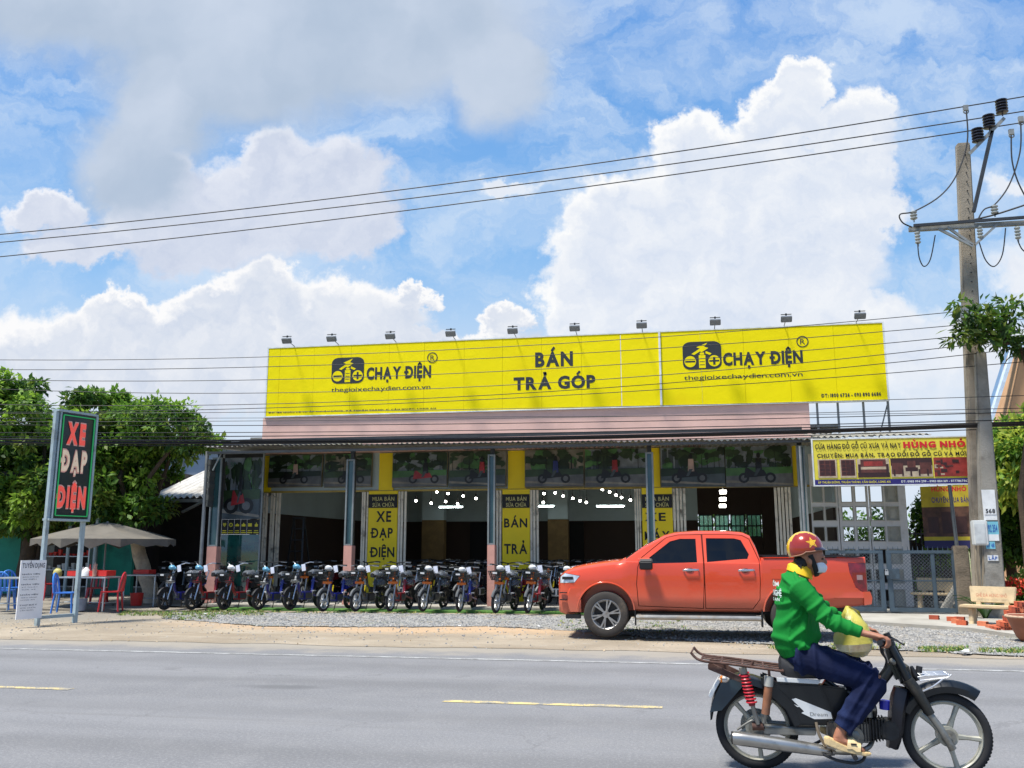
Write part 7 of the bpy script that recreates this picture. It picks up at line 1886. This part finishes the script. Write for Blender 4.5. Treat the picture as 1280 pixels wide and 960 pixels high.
mb.loft(rings); mb.build('front_mudguard', BLACKP, moto)
tube('mudguard_stay', [m3(884, 668, -.09), m3(925, 645, -.10), m3(958, 618, -.10)], .006, CHR, 6)
mb = MB()
for s_ in range(5): y = -.09+s_*.045; mb.tube([m3(872, 612, y), m3(900, 606, y), m3(984, 602, y)], .004, 5)
for px in (885, 915, 945, 984): a = m3(px, 606, -.09); b = m3(px, 606, .09); mb.tube([a, b], .004, 5)
mb.tube([m3(872, 612, -.09), m3(880, 625, -.09), m3(975, 612, -.09), m3(990, 600, -.09)], .004, 5); mb.build('front_rack', CHR, moto)
tube('horn_bracket', [m3(852, 574, -.06), m3(868, 610, -.05), m3(876, 628, -.05)], [.010, .022, .014], BKP)
mb = MB(); mb.cyl(m3(880, 598, -.05), m3(882, 574, -.05), .02, n=14); mb.build('indicator', BKP, moto)
# handlebar
tube('handlebar', [m3(726, 478, -.33), m3(748, 482, -.24), m3(772, 498, -.10), m3(776, 502, 0), m3(772, 498, .10), m3(748, 482, .24), m3(726, 478, .33)], .012, BKP)
for s_ in (-1, 1): tube('grip', [m3(716, 470, s_*.37), m3(748, 478, s_*.245)], .018, BKP, 12, smooth_pts=False)
tube('brake_lever', [m3(748, 468, -.25), m3(772, 462, -.27), m3(800, 476, -.36)], .0055, BKP, 7); tube('gauge_bar', [m3(765, 455, -.15), m3(800, 475, -.15)], .006, BKP, 6)
mb = MB(); mb.box(m3(762, 480, -.2), (.05, .05, .045)); mb.build('switch_block', BKP, moto, smooth=False, bevel=.008)
# engine
mb = MB(); c = m3(712, 812, 0)
for k in range(9): mb.box((c[0]-.07+k*.019, 0, c[2]+.005*math.sin(k)), (.008, .17, .155-.003*k))
mb.build('cylinder_fins', DENG, moto, smooth=False, bevel=.002)
mb = MB(); mb.box((c[0]+.0, 0, c[2]), (.20, .12, .12)); mb.cyl((c[0]+.11, -.085, c[2]), (c[0]+.11, .085, c[2]), .062, n=20); mb.build('cylinder_head', DENG, moto, bevel=.006)
mb = MB(); q = m3(610, 820, 0); mb.cyl((q[0], -.10, q[2]), (q[0], .10, q[2]), .085, n=28); mb.box((q[0]+.03, 0, q[2]+.0), (.26, .16, .13)); mb.build('crankcase', mat('engine_alloy', (120, 116, 108), .5, metal=.5, var=.2, dirt=(66, 60, 52), dscale=9), moto, bevel=.01)
mb = MB(); q = m3(640, 835, -.10); mb.cyl((q[0], -.115, q[2]), (q[0], -.095, q[2]), .07, n=26); mb.ball((q[0], -.112, q[2]), (.05, .012, .05), 16); mb.build('clutch_cover', GREY, moto)
mb = MB(); q = m3(700, 755, -.02); mb.cyl((q[0], -.05, q[2]-.02), (q[0], -.05, q[2]+.045), .028, n=16); mb.cyl((q[0]-.05, -.03, q[2]+.02), (q[0]+.05, -.03, q[2]+.03), .02, n=12); mb.build('carburettor', GREY, moto)
mb = MB(); q = m3(757, 720, -.05); mb.cyl((q[0], q[1], q[2]-.03), (q[0]+.004, q[1], q[2]+.028), .031, .034, n=22); mb.build('blue_filter', BLUEP, moto)
tube('intake_pipe', [m3(690, 700, -.02), m3(718, 720, -.03), m3(726, 760, -.02), m3(712, 790, 0)], .016, DENG)
for k in range(3): tube('fuel_hose', [m3(650+14*k, 690, -.05), m3(664+12*k, 730, -.07), m3(684, 766+6*k, -.06)], .006, BKP, 6)
# pegs, brake pedal, crash bar, centre stand
tube('crash_bar', [m3(530, 892, -.16), m3(580, 912, -.17), m3(640, 922, -.17), m3(672, 912, -.17), m3(684, 892, -.15)], .010, mat('black_bar', (54, 54, 54), .4, metal=.5), 8)
tube('foot_bar', [m3(560, 885, .2), m3(560, 885, -.22)], .010, DENG, 8, smooth_pts=False); tube('foot_peg', [m3(640, 892, -.14), m3(640, 892, -.27)], .016, BKP, 10, smooth_pts=False); tube('foot_peg', [m3(640, 892, .14), m3(640, 892, .27)], .016, BKP, 10, smooth_pts=False)
tube('kick_lever', [m3(506, 780, -.13), m3(516, 822, -.14), m3(540, 868, -.14)], .010, mat('lever_tan', (132, 118, 98), .5, metal=.4), 8)
tube('side_stand', [m3(540, 870, .1), m3(480, 900, .14), m3(430, 880, .14)], .010, DENG, 7)
for s_ in (-1, 1):
    tube('wing_support', [m3(590, 800, s_*.06), m3(600, 860, s_*.08), m3(580, 890, s_*.1)], .012, DENG, 8)

# ---------------- rider
rider = thing('person', 'motorcycle rider in green long-sleeved shirt, jeans and red star helmet', 'person')
SKIN = mat('skin', (158, 106, 80), .55, var=.08, scale=10, bump=.001, bscale=80)
SHIRT = mat('green_shirt', (8, 116, 40), .8, var=.05, scale=3, bump=.004, bscale=9, spec=.25)
JEAN = mat('dark_denim', (15, 24, 54), .85, var=.22, scale=5, bump=.008, bscale=7, spec=.2, dirt=(32, 46, 84), dscale=3.5, dlo=.45, dhi=.7)
HAIR = mat('black_hair', (14, 12, 12), .6, var=.2, bump=.004, bscale=60)
def rings_tube(mb, pts, n=16):
    """pts: (point, half-width across y, half-width in the x/z plane)"""
    P = [Vector(p[0]) for p in pts]; rings = []
    for i, (p, ry, rx_) in enumerate(pts):
        t = (P[min(i+1, len(P)-1)]-P[max(i-1, 0)]).normalized(); yv = Vector((0, 1, 0)); b = t.cross(yv).normalized(); a = b.cross(t).normalized()
        rings.append([tuple(P[i]+a*ry*math.cos(2*math.pi*j/n)+b*rx_*math.sin(2*math.pi*j/n)) for j in range(n)])
    mb.loft(rings)
SHN, SHF = m3(442, 278, -.175), m3(452, 276, .175)
ELN, ELF = m3(548, 398, -.25), m3(560, 392, .24)
WRN, WRF = m3(668, 440, -.30), m3(672, 440, .30)
HPN, HPF = m3(440, 538, -.10), m3(440, 538, .10)
KNN, KNF = m3(716, 622, -.175), m3(716, 622, .175)
ANN, ANF = m3(592, 806, -.19), m3(592, 806, .19)
def V3(a, b, t): return tuple(Vector(a).lerp(Vector(b), t))
# body skin: head, neck, trunk core, arms, hands, legs and feet as one surface
mb = MB()
hc = m3(492, 165, 0)
mb.ball((hc[0]-.012, 0, hc[2]+.01), (.095, .076, .105), 24)
mb.ball((hc[0]+.022, 0, hc[2]-.055), (.068, .056, .065), 18)          # jaw
mb.ball((hc[0]+.088, 0, hc[2]-.028), (.018, .014, .022), 10)          # nose
mb.ball((hc[0]+.072, 0, hc[2]+.008), (.02, .045, .014), 10)           # brow
for s_ in (-1, 1): mb.ball((hc[0]-.012, s_*.078, hc[2]-.022), (.018, .010, .03), 10)
rings_tube(mb, [(m3(478, 190, 0), .052, .058), (m3(462, 212, 0), .052, .060), (m3(444, 240, 0), .10, .07)])
rings_tube(mb, [(m3(442, 236, 0), .10, .065), (m3(434, 290, 0), .15, .09), (m3(434, 400, 0), .14, .10), (m3(440, 520, 0), .14, .11), (m3(450, 560, 0), .13, .08)])
for S_, E_, W_ in ((SHN, ELN, WRN), (SHF, ELF, WRF)):
    rings_tube(mb, [(S_, .048, .048), (V3(S_, E_, .5), .042, .044), (E_, .036, .038), (V3(E_, W_, .35), .038, .036), (W_, .026, .022)], 14)
for H_, K_, A_ in ((HPN, KNN, ANN), (HPF, KNF, ANF)):
    rings_tube(mb, [(H_, .075, .075), (V3(H_, K_, .5), .068, .07), (K_, .052, .052), (V3(K_, A_, .35), .048, .05), (A_, .032, .034)], 14)
    s_ = -1 if A_[1] < 0 else 1; y = A_[1]
    heel = m3(566, 836, y); ball_ = m3(652, 862, y); tip = m3(684, 872, y)
    rings_tube(mb, [(A_, .032, .034), (m3(588, 822, y), .034, .042), (m3(600, 842, y), .034, .030)], 12)
    rings_tube(mb, [(heel, .026, .020), (m3(590, 836, y), .034, .034), (m3(625, 848, y), .038, .028), (ball_, .044, .018), (m3(668, 868, y), .042, .013)], 12)
    for k in range(5):
        yy_ = y+s_*(-.032+.016*k); L_ = (.034, .030, .026, .022, .016)[k]
        rings_tube(mb, [((ball_[0]-.005, yy_, ball_[2]-.004), .009, .009), ((ball_[0]+.02+L_*.4, yy_, ball_[2]-.012), .0095, .009), ((ball_[0]+.02+L_, yy_, ball_[2]-.02), .006, .006)], 8)
    # hands closed round the grips
for s_, W_ in ((-1, WRN), (1, WRF)):
    g0, g1 = Vector(m3(716, 470, s_*.37)), Vector(m3(748, 478, s_*.245)); gm = (g0+g1)/2; gx_ = (g1-g0).normalized()
    kn = gm+Vector((.004, 0, .036)); wr = Vector(W_)
    rings_tube(mb, [(W_, .026, .022), (tuple(wr.lerp(kn, .35)), .032, .022), (tuple(wr.lerp(kn, .75)), .042, .019), (tuple(kn), .040, .015)], 14)
    for k in range(4):
        c = gm+gx_*(-.036+.024*k)*1.0; r_ = .0088-.0006*abs(k-1.5)
        a0 = c+Vector((-.012, 0, .036)); P = [a0, c+Vector((.016, 0, .036)), c+Vector((.034, 0, .018)), c+Vector((.034, 0, -.006)), c+Vector((.018, 0, -.024)), c+Vector((-.002, 0, -.027))]
        if k in (1, 2): P[2] += Vector((.004, 0, .002)); P[3] += Vector((.004, 0, 0))
        mb.tube(P, [r_*1.1, r_*1.1, r_*1.08, r_, r_*.95, r_*.75], 8)
    th = gm-gx_*0+gx_*.044; mb.tube([gm+Vector((-.045, 0, .024))+gx_*.022, th+Vector((-.022, 0, .006)), th+Vector((-.006, 0, -.018)), th+Vector((.012, 0, -.026))], [.013, .012, .011, .008], 8)
me_b = fuse(mb, .0055, 3, [SKIN]); body_o = link('body', me_b, rider)
# shirt
mb = MB()
rings_tube(mb, [(m3(446, 214, 0), .062, .066), (m3(440, 232, 0), .095, .078), (m3(432, 256, 0), .165, .098), (m3(432, 300, 0), .185, .122), (m3(432, 350, 0), .18, .128), (m3(434, 410, 0), .178, .140), (m3(434, 470, 0), .182, .158), (m3(438, 506, 0), .178, .148), (m3(448, 532, 0), .168, .122)], 24)
for S_, E_, W_ in ((SHN, ELN, WRN), (SHF, ELF, WRF)):
    s_ = -1 if S_[1] < 0 else 1
    rings_tube(mb, [((S_[0]-.01, s_*.12, S_[2]+.005), .075, .078), ((S_[0], s_*.18, S_[2]-.01), .070, .078), (V3(S_, E_, .28), .062, .070), (V3(S_, E_, .6), .056, .064), (V3(S_, E_, .9), .054, .060), (V3(E_, W_, .10), .053, .058), (V3(E_, W_, .4), .048, .050), (V3(E_, W_, .75), .040, .041), (V3(E_, W_, .93), .036, .037)], 18)
# cloth folds: displacement along the forearms, elbow and lower back
shm = fuse(mb, .007, 3, [SHIRT])
def folds(me, fn):
    n = len(me.vertices); co = np.empty(n*3); me.vertices.foreach_get('co', co); co = co.reshape(-1, 3); no = np.empty(n*3); me.vertex_normals.foreach_get('vector', no); no = no.reshape(-1, 3)
    d = 1.3*fn(co[:, 0], co[:, 1], co[:, 2]); co += no*d[:, None]; me.vertices.foreach_set('co', co.ravel()); me.update()
def segd(co, A, B):
    A = np.array(A); B = np.array(B); d = B-A; L = np.linalg.norm(d); t = ((co-A)@d)/L**2; return t, L
def shirtfold(x, y, z):
    co = np.stack([x, y, z], 1); d = np.zeros(len(x))
    for S_, E_, W_ in ((SHN, ELN, WRN), (SHF, ELF, WRF)):
        side = (y < 0) if S_[1] < 0 else (y > 0)
        t, L = segd(co, S_, E_); arm = side & (np.abs(y) > .17)
        d += np.where(arm & (t > .2) & (t < 1.1), .006*(2.2*(.5+.5*np.cos(2*(t*L*42+y*14)))**3-.7)*np.clip((t-.2)*2, 0, 1), 0)
        t, L = segd(co, E_, W_); d += np.where(arm & (t > -.05) & (t < 1), .0045*(2.2*(.5+.5*np.cos(2*(t*L*46+y*20)))**3-.7)*np.clip(1-t, 0, 1), 0)
    tr = np.abs(y) < .2; zz = m(440, 470)[1]
    rg = lambda p: 2.2*(.5+.5*np.cos(2*p))**3-.7
    x0_ = m(470, 300)[0]; z0_ = m(470, 300)[1]; an = np.arctan2(z-z0_, x-x0_); rr = np.hypot(x-x0_, z-z0_)
    d += np.where(tr, .006*rg(an*6+rr*5+y*3)*np.clip((rr-.06)/.1, 0, 1)*np.clip((.36-rr)/.1, 0, 1), 0)
    d += np.where(tr, .006*rg(z*24+x*9+y*4)*np.exp(-((z-m(440, 500)[1])/.07)**2), 0)
    return d
folds(shm, shirtfold); link('shirt', shm, rider)
# collar
mb = MB(); rings_tube(mb, [(m3(470, 196, 0), .060, .062), (m3(464, 204, 0), .070, .074), (m3(450, 222, 0), .092, .096), (m3(448, 229, 0), .098, .090), (m3(447, 232, 0), .092, .083)], 22); cm_ = mb.mesh('collar', [mat('yellow_collar', (222, 178, 20), .7, var=.05)], True); link('collar', cm_, rider)
# white lettering on the back of the shirt (upper back, near side)
def on_back(u, v):   # u along the arc around the back from the near side, v height
    x0_, z0_ = m(432, 352); g = R(188+u); r_ = lerp1(v, [(m(432, 410)[1], .0), (m(432, 300)[1], .0)])
    return (x0_+.136*math.cos(g)*1.0-.0, .19*math.sin(g), v)
def back_text(s, g0, g1, z0_, z1_, bold=.02):
    V, F, w = text_geo(s, bold, .08); me = bpy.data.meshes.new('lettering'); vs = []
    for (a, b, e_) in V:
        v = z0_+b/.7*(z1_-z0_); u = a/w; g = R(g0+(g1-g0)*u)
        cx, rx_ = m(432, 350)[0], .142; vs.append((cx+rx_*math.cos(g), .196*math.sin(g), v))
    me.from_pydata(vs, [], F); me.materials.append(mat('white_print', (214, 222, 216), .7)); return link('lettering', me, bpy.data.objects['shirt'])
zt0 = m(360, 270)[1]
back_text('XE ÔM', 150, 222, m(360, 276)[1], m(360, 258)[1]); back_text('CÔNG NGHỆ', 142, 230, m(360, 312)[1], m(360, 290)[1]); back_text('LONG AN', 150, 222, m(360, 332)[1], m(360, 320)[1])
# jeans
mb = MB()
rings_tube(mb, [(m3(446, 500, 0), .150, .120), (m3(450, 530, 0), .168, .125), (m3(452, 560, 0), .17, .10), (m3(456, 590, 0), .15, .06)], 22)
for H_, K_, A_ in ((HPN, KNN, ANN), (HPF, KNF, ANF)):
    s_ = -1 if H_[1] < 0 else 1
    rings_tube(mb, [((H_[0]-.02, H_[1], H_[2]-.005), .085, .105), (V3(H_, K_, .22), .086, .103), (V3(H_, K_, .55), .080, .094), (V3(H_, K_, .85), .074, .084), (tuple(Vector(K_)+Vector((.012, 0, -.004))), .070, .074)], 18)
    rings_tube(mb, [(tuple(Vector(K_)+Vector((.01, 0, .02))), .062, .062), (tuple(Vector(K_)+Vector((0, 0, -.02))), .070, .078), (V3(K_, A_, .25), .070, .086), (V3(K_, A_, .55), .064, .082), (V3(K_, A_, .82), .056, .070), (V3(K_, A_, .95), .054, .066)], 18)
jm = fuse(mb, .007, 3, [JEAN])
def jeanfold(x, y, z):
    co = np.stack([x, y, z], 1); d = np.zeros(len(x))
    for H_, K_, A_ in ((HPN, KNN, ANN), (HPF, KNF, ANF)):
        side = (y < 0) if H_[1] < 0 else (y >= 0)
        t, L = segd(co, H_, K_); d += np.where(side, .008*(2.2*(.5+.5*np.cos(2*(t*L*32+z*12)))**3-.7)*np.exp(-((t-.15)/.25)**2), 0)+np.where(side, .006*(2.2*(.5+.5*np.cos(2*(t*L*40-z*14)))**3-.7)*np.exp(-((t-.92)/.12)**2), 0)
        t, L = segd(co, K_, A_); d += np.where(side & (t > .3), .007*(2.2*(.5+.5*np.cos(2*(t*L*34+x*10)))**3-.7)*np.clip(t-.3, 0, 1), 0)
    return d
folds(jm, jeanfold); jo = link('jeans', jm, rider)
tube('seam', [m3(590, 545, -.255), m3(640, 560, -.262), m3(690, 585, -.262)], .0012, mat('red_stitching', (140, 60, 60), .7), 4, parent=jo) if False else None
# sandal
SND = mat('beige_sandal', (214, 188, 138), .55, var=.08, bump=.003, bscale=40)
for s_ in (-1, 1):
    y = s_*.19; mb = MB(); rings = []
    for px, zt_, zb_, w in ((532, 826, 850, .028), (548, 826, 856, .038), (590, 846, 872, .042), (640, 866, 884, .048), (680, 878, 890, .046), (700, 880, 888, .03)):
        x, z1 = m(px, zt_); _, z0 = m(px, zb_); rings.append([(x, y-w, z0), (x, y-w*1.04, z1), (x, y+w*1.04, z1), (x, y+w, z0)])
    mb.loft(rings); so_ = mb.build('sandal', SND, rider, smooth=False, bevel=.005)
    mb = MB(); n = 12; rings = []
    for px, h_, w in ((612, .050, .050), (630, .052, .053), (646, .044, .055), (660, .034, .055)):
        x, z = m(px, 866 if px > 640 else 856); rings.append([(x+h_*.25*math.sin(math.pi*k/n), y-w*math.cos(math.pi*k/n), z-.012+(h_+.012)*math.sin(math.pi*k/n)**.7) for k in range(n+1)]+[(x+h_*.2*math.sin(math.pi*k/n), y-w*.9*math.cos(math.pi*k/n), z-.012+(h_+.004)*math.sin(math.pi*k/n)**.7) for k in range(n, -1, -1)])
    mb.loft(rings); mb.build('strap', SND, so_)
    mb = MB(); mb.box(m3(636, 846, y-.052), (.035, .006, .008), M=None); mb.build('strap_slot', DENG, so_, smooth=False)
# helmet: shell of an egg, rear yellow panel, star, brim, chin strap
hm = m3(468, 128, 0); HX, HY, HZ = .122, .112, .118
RH = mat('red_brown_helmet', (148, 40, 18), .18, var=.12, scale=4, metal=.15, coat=1); YH = mat('yellow_helmet', (226, 176, 20), .2, coat=1, var=.05)
def helm(u, v, k=1.0): # u azimuth from front, v elevation
    return (hm[0]+HX*k*math.cos(v)*math.cos(u), HY*k*math.cos(v)*math.sin(u), hm[2]+HZ*k*math.sin(v))
nu, nv = 48, 16; vs = []; fs = []; mi_ = []
for i in range(nu):
    u = 2*math.pi*i/nu; vmin = R(-4-26*max(0, -math.cos(u))**.7-12*abs(math.sin(u))**4*.6)
    for j in range(nv+1): v = vmin+(math.pi/2-vmin)*j/nv; vs.append(helm(u, v))
for i in range(nu):
    for j in range(nv): fs.append((i*(nv+1)+j, ((i+1) % nu)*(nv+1)+j, ((i+1) % nu)*(nv+1)+j+1, i*(nv+1)+j+1))
mb = MB()
for f in fs:
    c = np.mean([vs[i] for i in f], 0); dx, dz, dy = c[0]-hm[0], c[2]-hm[2], c[1]
    r_ = abs(dy)/HY; yellow = (dz/HZ > .30-dx/HX*.2 and r_ < .42 and dx < .075) or (dx < -.080 and r_ < .5)
    mi_.append(1 if yellow else 0)
mb.v = [tuple(v) for v in vs]; mb.f = fs; mb.m = mi_
he = mb.build('helmet', [RH, YH], rider, fix=False); sol = he.modifiers.new('s', 'SOLIDIFY'); sol.thickness = .012; sol.offset = -1
mb = MB(); P = []
for i in range(nu+1):
    u = 2*math.pi*i/nu; vmin = R(-4-26*max(0, -math.cos(u))**.7-12*abs(math.sin(u))**4*.6); P.append(helm(u, vmin, 1.01))
mb.tube(P, .0045, 6, caps=False); mb.build('helmet_edge', mat('edge_rubber', (150, 110, 90), .5), he)
mb = MB(); rings = []
for k in range(17):
    u = R(-62+124*k/16); a = helm(u, R(4), .99); ext = .026*max(0, math.cos(u*1.3))+.004; b = (a[0]+ext, a[1]*1.03, a[2]-.012-ext*.15)
    rings.append([a, b, (b[0], b[1], b[2]-.005), (a[0], a[1], a[2]-.010)])
mb.loft(rings); mb.build('brim', mat('dark_red_brim', (40, 14, 12), .2, coat=1), he)
def star(cu, cv, size):
    mb = MB(); c0 = helm(cu, cv, 1.012); P = []
    for k in range(10):
        r_ = size*(1 if k % 2 == 0 else .42); g = math.pi/2+k*math.pi/5+.15; P.append(helm(cu+r_*math.cos(g)/math.cos(cv), cv+r_*math.sin(g), 1.012))
    mb.add([c0]+P, [(0, k+1, (k+1) % 10+1) for k in range(10)]); return mb.build('star', YH, he, smooth=True, fix=False)
star(R(-68), R(20), .36); star(R(68), R(20), .36)
mb = MB(); 
for s_ in (-1, 1): mb.tube([(hc[0]-.01, s_*.083, hc[2]+.02), (hc[0]+.012, s_*.080, hc[2]-.04), (hc[0]+.028, s_*.05, hc[2]-.105), (hc[0]+.03, 0, hc[2]-.122)], [(.017, .004)]*4, 6)
mb.build('chin_strap', mat('black_strap', (16, 16, 17), .7), he)
# hair below the helmet at the nape
mb = MB(); r_ = random.Random(3)
mb.ball((hc[0]-.062, 0, hc[2]-.03), (.058, .078, .062), 14)
for k in range(70):
    a = R(r_.uniform(110, 250)); x = hc[0]-.03+.085*math.cos(a); y = .08*math.sin(a); z = hc[2]-.03
    mb.tube([(x, y, z), (x-.012, y*1.03, z-.03), (x-.02+r_.uniform(-.02, .012), y*1.0+r_.uniform(-.01, .01), z-.055-r_.uniform(0, .02))], [.006, .005, .0015], 5)
mb.build('hair', HAIR, rider)
# mask and eyes
mb = MB(); rings = []
for k in range(9):
    v = -1+2*k/8; zz_ = hc[2]-.060+v*-.038; ring = []
    for j in range(13): u = R(-66+132*j/12); r0 = .092+.016*(1-abs(v)**2)*math.cos(u)**2-.012*max(0, -v); ring.append((hc[0]-.006+r0*math.cos(u), .071*math.sin(u)*(1-.12*abs(v)), zz_))
    rings.append(ring)
mb.loft(rings, closed=False); mk = mb.build('face_mask', mat('white_mask', (214, 216, 218), .8, var=.04, bump=.003, bscale=30), rider, fix=False); so2 = mk.modifiers.new('s', 'SOLIDIFY'); so2.thickness = .003; so2.offset = 1
for s_ in (-1, 1):
    mb = MB(); mb.tube([(hc[0]+.03, s_*.069, hc[2]-.035), (hc[0]-.005, s_*.082, hc[2]-.012)], .0015, 5); mb.build('mask_loop', STK, mk)
    mb = MB(); mb.ball((hc[0]+.070, s_*.032, hc[2]-.006), (.012, .014, .007), 10); mb.build('eye', mat('eye_dark', (30, 22, 20), .2), rider)
# yellow carrier bag hanging from the far grip
bag = thing('plastic_bag', 'pale yellow plastic carrier bag hanging from the handlebar in front of the rider', 'bag')
BG = mat('thin_yellow_plastic', (226, 212, 96), .3, var=.10, scale=5, bump=.012, bscale=9, trans=.35); BG2 = mat('thin_clear_plastic', (222, 216, 180), .3, var=.08, scale=5, bump=.012, bscale=9, trans=.65, alpha=.85)
prof = [(632, 357, 638, 358, .012), (622, 382, 660, 372, .03), (612, 405, 690, 400, .06), (602, 440, 716, 430, .10), (594, 480, 728, 470, .10), (590, 508, 734, 500, .12), (606, 535, 728, 530, .12), (640, 552, 714, 552, .08), (668, 558, 700, 558, .04)]
rings = []; r_ = random.Random(5)
for (xa, ya, xb, yb_, w) in prof:
    a, b = Vector(m3(xa, ya, .2)), Vector(m3(xb, yb_, .2)); c = (a+b)/2; h_ = (b-a)/2; ring = []
    for k in range(26):
        g = 2*math.pi*k/26; f_ = 1+.07*math.sin(g*5+xa*.05)+.05*math.sin(g*9-ya*.07)+r_.uniform(-.045, .045); ring.append(tuple(c+h_*math.cos(g)*f_+Vector((0, w*math.sin(g)*f_, 0))))
    rings.append(ring)
mb = MB(); mb.loft(rings[:6]); mb.build('bag_top', BG, bag)
mb = MB(); mb.loft([rings[5]]+rings[6:]); mb.build('bag_bottom', BG2, bag)
mb = MB(); mb.tube([rings[0][0], m3(680, 378, .26), m3(722, 462, .30)], [(.02, .004), (.015, .004), (.01, .004)], 6); mb.build('handle', BG, bag)
# place bike, rider and bag together on the road
RZ = R(-3.5); gr = G(948.5, 961.5); gf = G(1188, 975.5)
RZ = math.atan2(gf.y-gr.y, gf.x-gr.x); SC = (gf-gr).length/WB
print('moto scale', SC, math.degrees(RZ))
for o in (moto, rider, bag): o.location = (gr.x, gr.y, .002); o.rotation_euler = (0, 0, RZ); o.scale = (SC, SC, SC)
